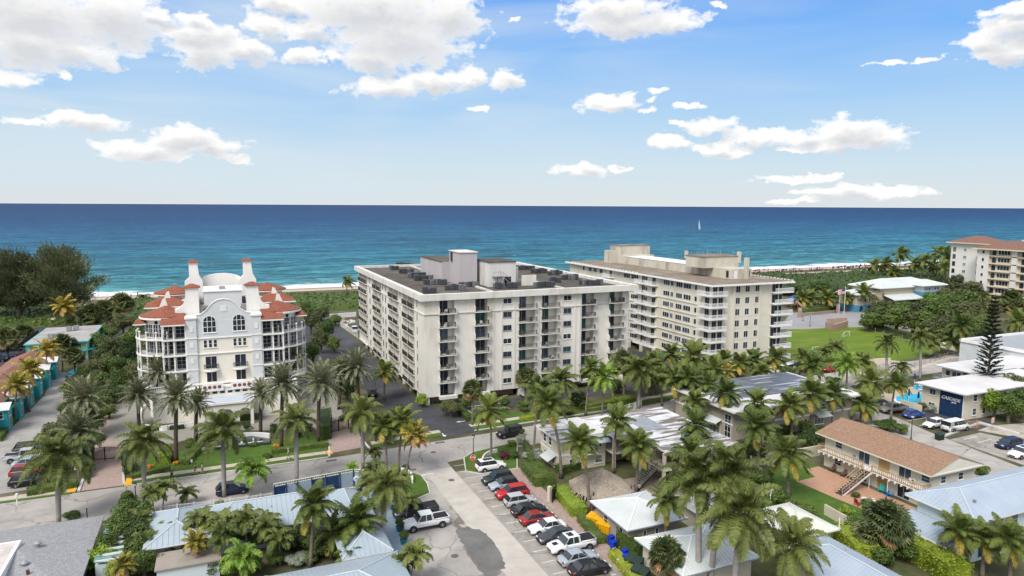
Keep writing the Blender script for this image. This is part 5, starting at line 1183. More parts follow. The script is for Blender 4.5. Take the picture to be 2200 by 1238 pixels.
# ---- E : community centre
def centre():
    ox, oy = 224, 184
    t = thing('community_centre', 'community centre with white metal hip roofs and blue lower walls', 'building', (ox, oy, 0))
    BL = mat('sea_blue_wall', (.08, .27, .44), (.07, .24, .40), scale=.4, rough=.8); BG = mat('beige_wall', (.52, .46, .37), (.47, .42, .33), scale=.4, rough=.85)
    w_ = MB(); w_.box(8.8, 41, 1.2, 14, 0, 9.2, 0); w_.box(27.5, 38, -3, 6, 0, 7.3, 1); w_.box(27.7, 37.8, -2.8, 6, 7.3, 9.9, 2); w_.box(0, 9, 4, 12, 2.6, 6.8, 0); w_.box(-.1, 9.1, 3.9, 12.1, 0, 2.6, 1); part('wall', w_, [BG, BL, PBLUE], t)
    r = hip_roof(7.5, 42.5, 0, 15, 9.3, 2.7, axis='x', inset=9, thick=.25, seam=1.0); part('roof', r, [WHITEROOF, WHITE2, WHITE2], t)
    r = hip_roof(26, 39.5, -4.2, 6.8, 10, 1.7, axis='x', inset=5.4, thick=.25, seam=1.0); part('roof', r, [WHITEROOF, WHITE2, WHITE2], t)
    r = hip_roof(-1, 10, 3, 13, 6.9, 1.4, thick=.25, seam=1.0); part('roof', r, [WHITEROOF, WHITE2, WHITE2], t)
    r = MB(); P = [(10, -4, 5.2), (27, -4, 5.2), (27, 1.1, 6.6), (10, 1.1, 6.6)]; r.face(P); ribs(r, P, 1.0); r.box(10, 27, -4.05, -3.95, 4.9, 5.2); part('porch_roof', r, WHITEROOF, t)
    for xc in (2.5, 6.5): win(t, xc, 3.9, .1, 1.9, 2.3, arch=True, fm=BL, sill=False, gl=0)
    for xc in (2, 4.5, 7): win(t, xc, 4, 3.8, .9, 1.3)
    for xc in (29.3, 30.8, 34.3, 35.8): win(t, xc, -2.8, 7.9, .8, 1.1)
    for yc in (6, 9.5): win(t, 0, yc, 3.8, .9, 1.3, '-x')
centre()
# ---- D : tall hotel far right
def hotel():
    ox, oy = 280, 151
    t = thing('hotel', 'tall cream hotel with red brown tiled roof and arched loggias', 'hotel', (ox, oy, 0)); H = 24
    HW = mat('pale_hotel_wall', (.66, .66, .62), (.61, .60, .56), scale=.3, rough=.85, vscale=(1, 1, .4)); HC = mat('hotel_cream', (.62, .54, .41), (.57, .50, .37), scale=.3, rough=.85)
    w_ = MB(); w_.box(6, 30, 29, 44, 0, H, 0); w_.box(1.2, 30, -30, 29, 0, H, 1); w_.box(0, 1.2, 24.5, 29, 0, H, 0); w_.box(0, 1.2, 14, 16, 0, H, 0); w_.box(0, 1.2, 2, 4, 0, H, 0); w_.box(0, 1.2, -30, -8, 0, H, 0)
    for k in range(8): w_.box(0, 1.19, -8, 24.5, k*3, k*3+.35, 1)
    part('wall', w_, [HW, HC], t)
    TR = mat('brown_roof_tile', (.22, .12, .09), (.17, .09, .065), scale=1.5, rough=.9)
    r = hip_roof(-1.5, 20, -31, 30.5, H+.1, 3.0, axis='y', inset=8, thick=.5); part('roof', r, [TR, HC], t)
    r = hip_roof(4.5, 20, 27.5, 45.5, H+1.6, 2.8, axis='y', inset=7, thick=.4); part('roof', r, [TR, HC], t)
    w_ = MB(); w_.box(6, 19, 29, 44, H, H+1.5, 0); w_.box(12, 13, -25, 20, H+2.2, H+3.4, 0); part('roof_wall', w_, HW, t)
    for k in range(8):
        z = k*3+.9
        for yc in (32.5, 38): win(t, 6, yc, z, 1.3, 1.3, '-x', 2, arch=(k == 7)); 
        win(t, 0, 26.7, z, 1.0, 1.3, '-x')
        for yc in (42.5,): win(t, 6, yc, z-.4, 1.5, 2.1, '-x', 1, arch=(k in (0, 4)), sill=False)
        for yc, ww, n in ((19.5, 4.6, 4), (7, 4.8, 4), (-4.5, 4.8, 4)): win(t, 1.2, yc, z-.2, ww, 1.9, '-x', n, sill=False, gl=0, fr=.12)
        for yc in (23.2, 12.3, -.6+11): win(t, 1.2, yc, z-.5, 1.7, 2.3, '-x', 1, arch=True, sill=False, gl=0)
        for yc in (1.0,): win(t, 1.2, yc, z-.5, 1.5, 2.3, '-x', 1, arch=True, sill=False, gl=0)
hotel()
# ================================================================== VEGETATION
LEAF_C = leafmat('coconut_frond_leaf', (0.047, 0.084, 0.019), (0.176, 0.209, 0.047), s=.8)
LEAF_CY = leafmat('yellowing_frond_leaf', (0.135, 0.149, 0.027), (0.486, 0.365, 0.068), s=.9)
LEAF_R = leafmat('royal_frond_leaf', (.058, .085, .018), (.19, .22, .06), s=.9)
LEAF_B = leafmat('bright_frond_leaf', (0.081, 0.176, 0.020), (0.257, 0.365, 0.061), s=.9)
LEAF_D = leafmat('date_frond_leaf', (.095, .115, .06), (.29, .30, .18), s=.8)
LEAF_S = leafmat('fan_palm_leaf', (0.047, 0.074, 0.030), (0.176, 0.196, 0.068), s=.9)
LEAF_DRY = leafmat('dead_frond', (0.230, 0.135, 0.061), (0.459, 0.284, 0.135), s=1)
RACHIS = flat('frond_rib', (.22, .22, .08)); RACHY = flat('yellow_frond_rib', (.42, .33, .10))
BARK = mat('palm_bark', (.20, .17, .135), (.13, .11, .09), scale=2, rough=.95, vscale=(1, 1, 3), c3=(.27, .24, .20), s3=.8)
BARKR = mat('royal_palm_trunk', (.36, .34, .32), (.28, .265, .25), scale=1.5, rough=.85, vscale=(1, 1, 2))
BARKD = mat('date_palm_trunk', (.10, .075, .055), (.06, .045, .035), scale=3, rough=.95, vscale=(1, 1, 2))
SHAFT = flat('green_crownshaft', (.13, .20, .06), rough=.5)
NUT = flat('coconut', (.22, .20, .05))

WIND = .38
def frond(b, phi, e0, L, droop, nl, ll, lw, hang, wind=.0, m=0, mr=1, org=(0, 0, 0), fold=.35, rw=.035):
    p = Vector(org); d = Vector((math.cos(phi)*math.cos(e0), math.sin(phi)*math.cos(e0), math.sin(e0))); n = 9; seg = L/n; pts = [p.copy()]; ds = [d.copy()]
    W = Vector((.92, -.25, -.1))
    for i in range(n):
        k = (i+1)/n
        d = (d+Vector((0, 0, -1))*droop*(.35+k)/n*1.9+W*wind*k/n*2).normalized(); p = p+d*seg; pts.append(p.copy()); ds.append(d.copy())
    for i in range(n):                      # rib
        s = ds[i].cross(Vector((0, 0, 1)));
        if s.length < .05: s = Vector((1, 0, 0))
        s = s.normalized(); w0, w1 = rw*(1-i/n*.8), rw*(1-(i+1)/n*.8)
        b.face([pts[i]-s*w0, pts[i]+s*w0, pts[i+1]+s*w1, pts[i+1]-s*w1], mr)
    for i in range(nl):
        t = .14+.86*i/(nl-1); f = t*n; j = min(n-1, int(f)); q = pts[j].lerp(pts[j+1], f-j); dd = ds[min(n, j+1)]
        s = dd.cross(Vector((0, 0, 1)))
        if s.length < .05: s = Vector((1, 0, 0))
        s.normalize(); up = s.cross(dd).normalized()
        l = ll*(math.sin(math.pi*min(1, .18+t*.84))**.6)*random.uniform(.8, 1.1)
        for sg in (-1, 1):
            dr = (s*sg*.8+dd*(.38+.3*t)+up*fold*.5*random.uniform(.2, 1.2)).normalized(); tip = q+dr*l*.55; e = (dr+Vector((0, 0, -1))*hang*random.uniform(.7, 1.3)+W*wind*.6).normalized(); tip2 = tip+e*l*.5
            wv = dd*lw*.5
            b.face([q-wv, q+wv, tip+wv*.9, tip-wv*.9], m); b.face([tip-wv*.9, tip+wv*.9, tip2+wv*.1], m)
def crown_pinnate(kind, seed, dense=1.0):
    random.seed(seed); b = MB()
    if kind == 'coco':
        n = int(25*min(dense, 1.2)); L, nl, ll, lw = 3.4, int(20*dense), 1.05, .20/dense**.85
        for i in range(n):
            k = i/n; e = rad(78-112*k+random.uniform(-8, 8)); phi = i*2.4+random.uniform(-.25, .25)
            low = k > .78
            frond(b, phi, e, L*random.uniform(.85, 1.1)*(.75 if k < .1 else 1), .42+.45*k, nl, ll, lw, .9+.5*k, WIND, 2 if low and random.random() < .5 else 0, 1)
        for i in range(5): q = random.uniform(0, 6.3); b.lathe(.28*math.cos(q), .28*math.sin(q), [(0, -.45), (.11, -.38), (.13, -.27), (.08, -.16), (0, -.12)], 6, 3)
    elif kind == 'royal':
        n = int(21*min(dense, 1.2)); L, nl, ll, lw = 3.6, int(24*dense), 1.0, .18/dense**.85
        for i in range(n):
            k = i/n; e = rad(80-105*k+random.uniform(-6, 6)); phi = i*2.4+random.uniform(-.2, .2)
            frond(b, phi, e, L*random.uniform(.9, 1.08)*(.7 if k < .1 else 1), .72+.5*k, nl, ll, lw, 1.3, .22, 0, 1, fold=.8)
        b.tube([(0, 0, -1.5), (0, 0, -1.2), (0, 0, .15)], [.17, .2, .1], 9, 3)
        b.tube([(0, 0, .1), (.05, 0, 2.1)], [.05, .01], 4, 3)
    elif kind == 'date':
        n = 62; L, nl, ll, lw = 3.7, int(22*dense), .55, .15
        for i in range(n):
            k = i/n; e = rad(84-118*k+random.uniform(-6, 6)); phi = i*2.4+random.uniform(-.2, .2)
            frond(b, phi, e, L*random.uniform(.85, 1.05), .32+.35*k, nl, ll, lw, .35, .10, 0, 1, fold=.9)
        b.tube([(0, 0, -1.1), (0, 0, -.4), (0, 0, .2)], [.36, .48, .2], 9, 3)
    elif kind == 'small':
        n = 15; L, nl, ll, lw = 1.75, 15, .62, .16
        for i in range(n):
            k = i/n; e = rad(76-78*k+random.uniform(-6, 6)); phi = i*2.4+random.uniform(-.2, .2)
            frond(b, phi, e, L*random.uniform(.9, 1.05), 1.15, nl, ll, lw, .8, .10, 0, 1, fold=.8, rw=.03)
        b.tube([(0, 0, -.7), (0, 0, .05)], [.09, .06], 7, 3)
    elif kind == 'queen':      # thick plumose bright crown
        n = int(24*min(dense, 1.2)); L, nl, ll, lw = 3.3, int(24*dense), .8, .14/dense**.7
        for i in range(n):
            k = i/n; e = rad(78-100*k+random.uniform(-8, 8)); phi = i*2.4+random.uniform(-.2, .2)
            frond(b, phi, e, L*random.uniform(.85, 1.05), .75+.3*k, nl, ll, lw, 1.0, .10, 0, 1, fold=1)
    return b
def crown_fan(seed, n=80, r=.85, stem=1.1):
    random.seed(seed); b = MB()
    for i in range(n):
        k = i/n; e = rad(85-140*k+random.uniform(-8, 8)); phi = i*2.4+random.uniform(-.3, .3); d = Vector((math.cos(phi)*math.cos(e), math.sin(phi)*math.cos(e), math.sin(e))); L = stem*random.uniform(.8, 1.1); p = d*L
        s = d.cross(Vector((0, 0, 1))).normalized() if abs(d.z) < .98 else Vector((1, 0, 0)); Rm = Matrix.Rotation(random.uniform(-1.2, 1.2), 3, d); s = Rm @ s; up = s.cross(d)
        b.face([Vector((0, 0, 0))-s*.02, Vector((0, 0, 0))+s*.02, p+s*.02, p-s*.02], 1)
        for j in range(13):
            a = rad(-105+210*j/12); q = (d*math.cos(a)+s*math.sin(a)); tip = p+q*r*.62*random.uniform(.9, 1.05)+up*.1; e2 = (q+Vector((0, 0, -.75))).normalized(); t2 = tip+e2*r*.5; w = (q.cross(up)).normalized()*.115
            b.face([p, tip-w, tip+w], 0 if k < .85 else 2); b.face([tip-w, t2, tip+w], 0 if k < .85 else 2)
    return b
CR = {}
def crowns(key, fn, mats):
    CR[key] = [f.mesh('crown', mats) for f in fn]
crowns('C', [crown_pinnate('coco', s) for s in (1, 2, 3)], [LEAF_C, RACHIS, LEAF_CY, NUT])
crowns('CY', [crown_pinnate('coco', s) for s in (4, 5)], [LEAF_CY, RACHY, LEAF_DRY, NUT])
crowns('CX', [crown_pinnate('coco', s, 2.4) for s in (6, 7)], [LEAF_C, RACHIS, LEAF_CY, NUT])
WIND = 1.5
crowns('CW', [crown_pinnate('coco', s) for s in (8, 9)], [LEAF_C, RACHIS, LEAF_CY, NUT])
WIND = .38
crowns('R', [crown_pinnate('royal', s) for s in (11, 12)], [LEAF_R, RACHIS, LEAF_DRY, SHAFT])
crowns('RX', [crown_pinnate('royal', s, 2.6) for s in (13, 14)], [LEAF_R, RACHIS, LEAF_DRY, SHAFT])
crowns('D', [crown_pinnate('date', s) for s in (21, 22)], [LEAF_D, RACHIS, LEAF_DRY, BARKD])
crowns('A', [crown_pinnate('small', s) for s in (31, 32)], [LEAF_R, RACHIS, LEAF_DRY, SHAFT])
crowns('AB', [crown_pinnate('small', s) for s in (33,)], [LEAF_B, RACHIS, LEAF_DRY, SHAFT])
crowns('Q', [crown_pinnate('queen', s, 1.2) for s in (41,)], [LEAF_B, RACHIS, LEAF_DRY, SHAFT])
crowns('S', [crown_fan(s) for s in (51, 52)], [LEAF_S, RACHIS, LEAF_DRY])
KINDS = {'C': ('coconut_palm', BARK, .17, 3.5, 'coconut palm'), 'CY': ('coconut_palm', BARK, .15, 3.5, 'coconut palm'), 'CX': ('coconut_palm', BARK, .2, 3.5, 'coconut palm'), 'CW': ('coconut_palm', BARK, .22, 3.5, 'coconut palm'), 'R': ('royal_palm', BARKR, .24, 3.4, 'royal palm'), 'RX': ('royal_palm', BARKR, .27, 3.4, 'royal palm'),
         'D': ('date_palm', BARKD, .3, 3.6, 'date palm'), 'A': ('small_palm', BARKR, .09, 1.6, 'small palm'), 'AB': ('small_palm', BARKR, .09, 1.6, 'small palm'), 'Q': ('queen_palm', BARK, .2, 3.2, 'palm'), 'S': ('fan_palm', BARK, .2, 1.9, 'fan palm')}
def palm(kind, crown, base, r, label, group=None, trunk=True):
    nm, bark, tr, r0, word = KINDS[kind]
    B = Vector((*at(*base), 0)); top = above(B, *crown); L = max(1.0, top.z); off = Vector((top.x-B.x, top.y-B.y, 0))
    t = thing(nm, label, word, B, group)
    random.seed(hash((crown, base)) & 0xffff)
    sc = r/r0*(1.1 if kind == 'D' else 1.1)
    b = MB(); K = 7; bend = off*.35+Vector((random.uniform(-.25, .25), random.uniform(-.2, .2), 0))*(1 if kind[0] in 'C' else .1)
    path = []; rr = []
    for i in range(K+1):
        k = i/K; q = off*k-bend*math.sin(math.pi*k)*.5; path.append((q.x, q.y, top.z*k))
        f = {'C': 1.25-.5*k+(.5 if i == 0 else 0), 'R': .95+.25*math.sin(math.pi*min(1, k*1.15)), 'D': 1.1-.1*k, 'A': 1.1-.3*k, 'Q': 1.1-.3*k, 'S': 1.1-.1*k}[kind[0]]; rr.append(tr*f)
    if kind[0] == 'R': path = path[:-1]+[(path[-1][0], path[-1][1], path[-1][2]-1.2*sc)]
    b.tube(path, rr, 9 if len(kind) > 1 else 7); part('trunk', b, bark, t, smooth=True)
    me = random.choice(CR[kind]); o = link('crown', me, t, (off.x, off.y, top.z), random.uniform(-.35, .35) if kind[0] == 'C' else random.uniform(0, 6.3), sc); o.rotation_euler[0] = random.uniform(-.16, .16); o.rotation_euler[1] = random.uniform(-.16, .16)
    return t
PALMS = [
 # gardens of the Mediterranean condo
 ('D', (337, 800), (337, 905), 3.3, 'date palm standing against the left balconies of the Mediterranean condo'),
 ('D', (297, 849), (299, 920), 3.4, 'date palm at the left edge of the condo forecourt'),
 ('D', (379, 853), (379, 995), 3.7, 'tall date palm behind the low oval hedge, left of the entrance portico'),
 ('D', (423, 867), (421, 947), 2.9, 'date palm directly left of the entrance portico'),
 ('D', (562, 850), (560, 934), 3.2, 'date palm directly right of the entrance portico'),
 ('D', (608, 826), (605, 963), 3.8, 'tall date palm behind the fountain wall'),
 ('D', (633, 762), (633, 868), 2.6, 'small date palm standing against the right balconies of the Mediterranean condo'),
 ('D', (687, 824), (684, 954), 4.1, 'large silvery date palm at the left gate post of the right paved drive'),
 ('D', (765, 790), (772, 885), 4.0, 'broad date palm between the cobbled court and the asphalt side drive'),
 ('D', (735, 800), (728, 880), 3.2, 'date palm half hidden behind the large silvery one'),
 ('D', (169, 931), (176, 1010), 4.0, 'grey green date palm in the thicket beside the left gated drive'),
 ('D', (178, 857), (182, 940), 4.2, 'date palm in the thicket beside the lane, behind the grey green one'),
 ('C', (827, 800), (826, 860), 3.3, 'coconut palm leaning beside the left wall of the condo block'),
 ('RX', (779, 888), (780, 1008), 3.6, 'big dark royal palm right of the paved drive'),
 ('C', (827, 915), (830, 1018), 2.9, 'coconut palm with thin trunk in the verge, just right of the big royal palm'),
 ('C', (866, 905), (857, 1016), 3.0, 'middle one of the three coconut palms before the asphalt drive'),
 ('CY', (893, 936), (873, 1026), 2.7, 'coconut palm with curved trunk beside the mouth of the asphalt drive'),
 ('RX', (636, 905), (638, 1038), 3.4, 'royal palm on the verge right of the fountain'),
 ('RX', (479, 925), (482, 1068), 3.8, 'royal palm rising over the parked blue car'),
 ('RX', (310, 953), (310, 1048), 3.9, 'royal palm at the yellow kerb ramp of the left gate'),
 ('RX', (126, 985), (127, 1128), 4.3, 'brownish royal palm rising over the grey shingle roof'),
 # lane on the left
 ('CY', (102, 752), (99, 828), 3.3, 'yellow coconut palm furthest along the turquoise row'),
 ('CY', (64, 796), (63, 885), 3.3, 'yellow coconut palm in the middle of the turquoise row'),
 ('CY', (37, 828), (33, 905), 3.1, 'yellow coconut palm nearest on the turquoise row'),
 ('S', (137, 744), (134, 797), 3.1, 'fan palm beside the end of the turquoise row'),
 ('S', (159, 766), (161, 800), 2.3, 'fan palm at the small pool of the turquoise houses'),
 ('CY', (140, 660), (140, 700), 5.0, 'yellowing coconut palm in front of the big casuarina'),
 ('S', (12, 727), (13, 762), 3.0, 'fan palm at the left edge above the parked cars'), ('S', (50, 720), (55, 745), 3.0, 'fan palm left of the grey roofed turquoise block'), ('S', (195, 680), (198, 715), 4.0, 'fan palm right of the turquoise block roof'), ('S', (225, 672), (232, 705), 4.0, 'second fan palm right of the turquoise block roof'), ('S', (262, 655), (264, 700), 3.9, 'fan palm close to the left balconies behind the thicket'),
 ('A', (309, 642), (310, 656), 3.0, 'low palm on the dune behind the Mediterranean condo'), ('CW', (747, 606), (744, 641), 4.0, 'lone wind bent palm on the dune left of the condo block'),
 # foreground left
 ('CX', (676, 1085), (667, 1218), 3.0, 'leaning coconut palm with orange boots in front of the long pale blue roof'),
 ('AB', (540, 1012), (538, 1066), 2.6, 'bright windblown palm at the white pool fence below the blue car'),
 ('A', (328, 1062), (330, 1105), 1.9, 'small palm left of a pair at the picket fence corner'), ('A', (355, 1050), (350, 1100), 1.9, 'small palm right of a pair at the picket fence corner'), ('A', (402, 1062), (401, 1084), 1.5, 'short arching palm along the picket fence'),
 ('A', (802, 974), (802, 1010), 1.5, 'small palm on the verge below the big royal palm'), ('A', (803, 1010), (808, 1092), 1.9, 'small palm above the pool gate'),
 ('AB', (757, 1006), (757, 1022), 1.1, 'tiny yellow green palm behind the pool wall'),
 ('RX', (830, 1045), (822, 1182), 3.0, 'shaggy palm with thick crown between the pool and the white pickup'), ('C', (858, 1036), (848, 1095), 2.0, 'smaller palm right of the shaggy one beside the pool gate'), ('A', (795, 1040), (790, 1100), 2.2, 'dark palm left of the shaggy one at the pool corner'),
 ('A', (878, 1078), (872, 1120), 1.6, 'small palm behind the potted shrubs by the white pickup'), ('A', (893, 1192), (882, 1262), 1.8, 'small palm at the end of the blue deck'), ('A', (868, 1210), (862, 1258), 1.5, 'smaller twin palm at the end of the blue deck'),
 ('CX', (768, 1120), (762, 1205), 3.3, 'lush coconut palm overhanging the right wing of the pale blue roof'), ('CX', (716, 1145), (712, 1200), 2.4, 'low coconut palm left of the lush one'),
 # street palms, centre
 ('C', (1053, 884), (1055, 988), 3.4, 'coconut palm on the grass island behind the stop sign'),
 ('S', (1015, 838), (1015, 914), 1.9, 'fan palm on the kerb before the condo entrance'),
 ('C', (1157, 840), (1146, 982), 3.4, 'coconut palm at the left corner of the taupe motel, behind its leaning twin'), ('CX', (1179, 868), (1206, 1028), 3.5, 'coconut palm leaning across the left front of the taupe motel'),
 ('R', (1206, 820), (1208, 885), 3.9, 'broad palm in front of the white canopy of the condo block'), ('Q', (1296, 812), (1294, 895), 3.7, 'bright yellow green palm on the pavement before the condo block'),
 ('S', (1129, 812), (1129, 858), 2.2, 'fan palm left of the white entrance canopy'), ('C', (1270, 792), (1258, 893), 2.8, 'thin leaning palm left of the bright yellow green one'),
 ('RX', (1373, 798), (1372, 878), 4.3, 'dark royal palm beside the condo driveway loop'), ('S', (1340, 783), (1340, 860), 3.1, 'fan palm left of the dark royal palm'), ('C', (1408, 782), (1410, 850), 3.4, 'palm right behind the dark royal palm'),
 ('C', (1452, 818), (1450, 890), 3.7, 'grey stemmed palm at the driveway exit'), ('C', (1480, 812), (1476, 897), 3.3, 'palm with twin dark stem right of the driveway exit'), ('C', (1490, 768), (1488, 850), 4.4, 'tall dark palm against the lower corner of the yellow cream block'),
 ('C', (1441, 762), (1440, 830), 3.2, 'palm before the open ground floor of the yellow cream block'), ('C', (1536, 795), (1534, 870), 3.7, 'palm left behind the dark streaked roof'), ('C', (1523, 827), (1523, 900), 3.2, 'palm at the left wall of the building with the dark streaked roof'), ('S', (1395, 800), (1398, 850), 3.2, 'fan palm among the royal palms of the driveway loop'), ('C', (1555, 775), (1552, 835), 3.3, 'palm above the left end of the dark streaked roof'), ('C', (1420, 812), (1422, 872), 3.0, 'palm between the driveway arrows and the road'),
 ('CX', (1561, 845), (1558, 935), 3.2, 'coconut palm over the white awning of the taupe building'), ('C', (1326, 905), (1318, 1017), 3.0, 'coconut palm in the motel court right of the balcony'),
 ('CX', (1247, 950), (1265, 1102), 2.9, 'yellow tinged coconut palm curving up left of the thatched hut'), ('CX', (1372, 958), (1366, 1058), 3.1, 'coconut palm with brown hanging fronds right of the thatched hut'),
 ('C', (1495, 915), (1492, 1010), 3.2, 'coconut palm rising through the right end of the stained white roof'), ('C', (1493, 862), (1500, 930), 2.8, 'coconut palm behind the right end of the stained white roof'), ('CX', (1485, 972), (1487, 1060), 3.0, 'lush coconut palm before the motel stairs'),
 # big foreground palms
 ('RX', (1500, 1030), (1499, 1270), 4.3, 'tall foreground palm, left of the close pair of grey trunks'), ('RX', (1562, 1020), (1524, 1275), 4.5, 'tallest foreground palm with an upright spear, right of the close pair'),
 ('CX', (1433, 1075), (1432, 1185), 2.6, 'thin windblown foreground palm over the white hip roofs'), ('RX', (1590, 1105), (1575, 1330), 4.3, 'massive drooping foreground palm at the bottom, right of the grey trunks'),
 ('S', (1433, 1196), (1432, 1262), 2.0, 'fan palm at the bottom edge below the white bungalow roof'), ('RX', (1705, 1172), (1698, 1330), 3.5, 'dark feathery foreground palm over the long blue roof'),
 # around the cream gallery house
 ('C', (1628, 868), (1640, 960), 3.2, 'coconut palm over the front wall of the dark roofed building, leftmost there'), ('CX', (1627, 915), (1627, 1015), 3.4, 'yellow crowned coconut palm left of the gallery house garden'),
 ('CX', (1698, 872), (1700, 948), 3.3, 'coconut palm before the arched window of the taupe building'), ('CX', (1745, 846), (1739, 930), 3.6, 'coconut palm directly left of the brown shingle roof'), ('CX', (1789, 848), (1786, 914), 3.4, 'coconut palm at the far end of the brown shingle roof'),
 ('CX', (1693, 975), (1694, 1066), 3.6, 'coconut palm on the lawn of the gallery house'), ('C', (1854, 868), (1847, 908), 3.6, 'leaning coconut palm by the side road, left of the beige pickup'), ('C', (1872, 820), (1875, 868), 3.9, 'big coconut palm left of the apartment pool'), ('C', (1924, 825), (1914, 902), 3.2, 'slim coconut palm by the beige pickup'),
 ('R', (1905, 738), (1903, 812), 3.2, 'royal palm with grey trunk before the playing field'), ('R', (1977, 726), (1976, 820), 3.2, 'tall royal palm before the right corner of the playing field'),
 ('C', (1666, 770), (1665, 835), 3.6, 'big palm before the right corner of the yellow cream block'), ('C', (1620, 775), (1620, 830), 3.2, 'palm below the slim windows of the yellow cream block'), ('C', (1590, 780), (1588, 835), 3.3, 'dull palm behind the dark streaked roof'),
 ('C', (1743, 785), (1742, 838), 3.9, 'palm behind the right end of the dark streaked roof'), ('C', (1722, 766), (1722, 800), 2.7, 'small dark palm at the near left corner of the playing field'), ('Q', (1820, 785), (1818, 838), 3.6, 'bright palm over the main road before the field'), ('C', (1854, 778), (1852, 820), 3.2, 'palm right of the bright one before the field'),
 ('A', (1768, 758), (1767, 778), 2.3, 'young palm on the near edge of the playing field'), ('A', (1796, 748), (1794, 778), 3.0, 'slim dark palm on the near edge of the playing field'), ('A', (1936, 792), (1936, 812), 2.6, 'low round palm on the road verge before the tall royal palm'),
 ('C', (1636, 800), (1640, 845), 2.9, 'palm between the white sheds and the dark roof'), ('CY', (1560, 800), (1562, 846), 2.6, 'yellowish small palm above the dark roof edge'),
 ('CX', (2066, 698), (2066, 768), 4.5, 'shaggy grey palm group leader right of the field path'), ('A', (2040, 730), (2038, 762), 4.0, 'low dark palm left of the shaggy grey one'), ('A', (1999, 740), (1996, 768), 3.4, 'low dark palm at the right corner of the field'),
 ('C', (2190, 692), (2189, 752), 4.6, 'palm at the right edge below the hotel'), ('S', (2176, 648), (2176, 672), 4.5, 'fan palm before the hotel base'), ('C', (2120, 660), (2122, 690), 5.0, 'palm in the trees left of the hotel base'),
 # community centre and beach
 ('C', (1856, 628), (1848, 670), 4.4, 'palm before the porch of the community centre'), ('C', (1818, 640), (1818, 670), 3.4, 'palm at the left corner of the community centre'), ('C', (1885, 635), (1884, 668), 4.0, 'palm hiding the middle of the community centre'),
 ('C', (1724, 641), (1724, 665), 4.6, 'left palm of the three by the playground'), ('C', (1741, 641), (1741, 665), 4.4, 'middle palm of the three by the playground'), ('C', (1777, 640), (1777, 665), 4.9, 'right palm of the three by the playground'),
 ('CW', (1937, 546), (1930, 600), 6.5, 'tallest windblown palm on the beach side right of the centre'), ('CW', (1879, 571), (1876, 603), 6, 'leftmost windblown palm in the beach row'), ('CW', (1903, 567), (1898, 602), 6, 'second windblown palm in the beach row'), ('CW', (1920, 585), (1918, 606), 5.5, 'low windblown palm under the tallest one'),
 ('CW', (1966, 568), (1962, 605), 6, 'windblown palm in the middle of the beach row'), ('CW', (1988, 561), (1976, 608), 6, 'windblown palm with white trunk in the beach row'), ('CW', (2005, 572), (2000, 606), 5, 'small windblown palm right of the white trunk'), ('CW', (2017, 543), (2010, 606), 6, 'tall windblown palm left of the hotel'), ('CW', (2036, 548), (2030, 612), 6.5, 'windblown palm touching the hotel wall'), ('CW', (2030, 575), (2026, 615), 6, 'low windblown palm at the hotel wall'),
 # bottom right
 ('CX', (2061, 1140), (2083, 1228), 2.7, 'small palm leaning left before the pale blue two storey house'), ('CX', (2118, 1160), (2110, 1240), 2.4, 'middle small palm before the pale blue two storey house'), ('CX', (2168, 1158), (2170, 1262), 2.6, 'small palm at the right edge of the photo'),
 ('S', (1908, 1125), (1912, 1195), 2.7, 'big bushy fan palm between the lawn and the lower roofs'), ('S', (1880, 1150), (1885, 1195), 2.4, 'lower fan palm left of the big bushy one'),
]
for p in PALMS: palm(*p)
# potted palms by the deck handled with the pots

# ---- broadleaf crowns
LG = {'dark': leafmat('dark_tree_leaf', (0.022, 0.047, 0.014), (0.081, 0.121, 0.030), s=.35), 'mid': leafmat('mid_tree_leaf', (0.038, 0.078, 0.016), (0.135, 0.189, 0.041), s=.35), 'olive': leafmat('olive_tree_leaf', (0.047, 0.065, 0.024), (0.135, 0.149, 0.054), s=.35),
      'bright': leafmat('bright_tree_leaf', (0.081, 0.162, 0.016), (0.270, 0.365, 0.041), s=.5), 'silver': leafmat('silver_leaf', (0.216, 0.257, 0.189), (0.459, 0.513, 0.405), s=.8), 'lime': leafmat('lime_hedge_leaf', (0.121, 0.189, 0.016), (0.351, 0.405, 0.047), s=.6), 'croton': leafmat('orange_croton_leaf', (0.472, 0.162, 0.027), (0.800, 0.432, 0.054), s=1.5), 'casu': leafmat('casuarina_needles', (.07, .085, .045), (.17, .19, .09), s=.15), 'wine': leafmat('wine_leaf', (0.068, 0.020, 0.027), (0.216, 0.095, 0.068), s=1), 'pine': leafmat('norfolk_needles', (0.016, 0.041, 0.019), (0.061, 0.095, 0.041), s=.4), 'dead': LEAF_DRY}
WOODB = mat('tree_bark', (.14, .11, .085), (.08, .065, .05), scale=2, rough=.95)
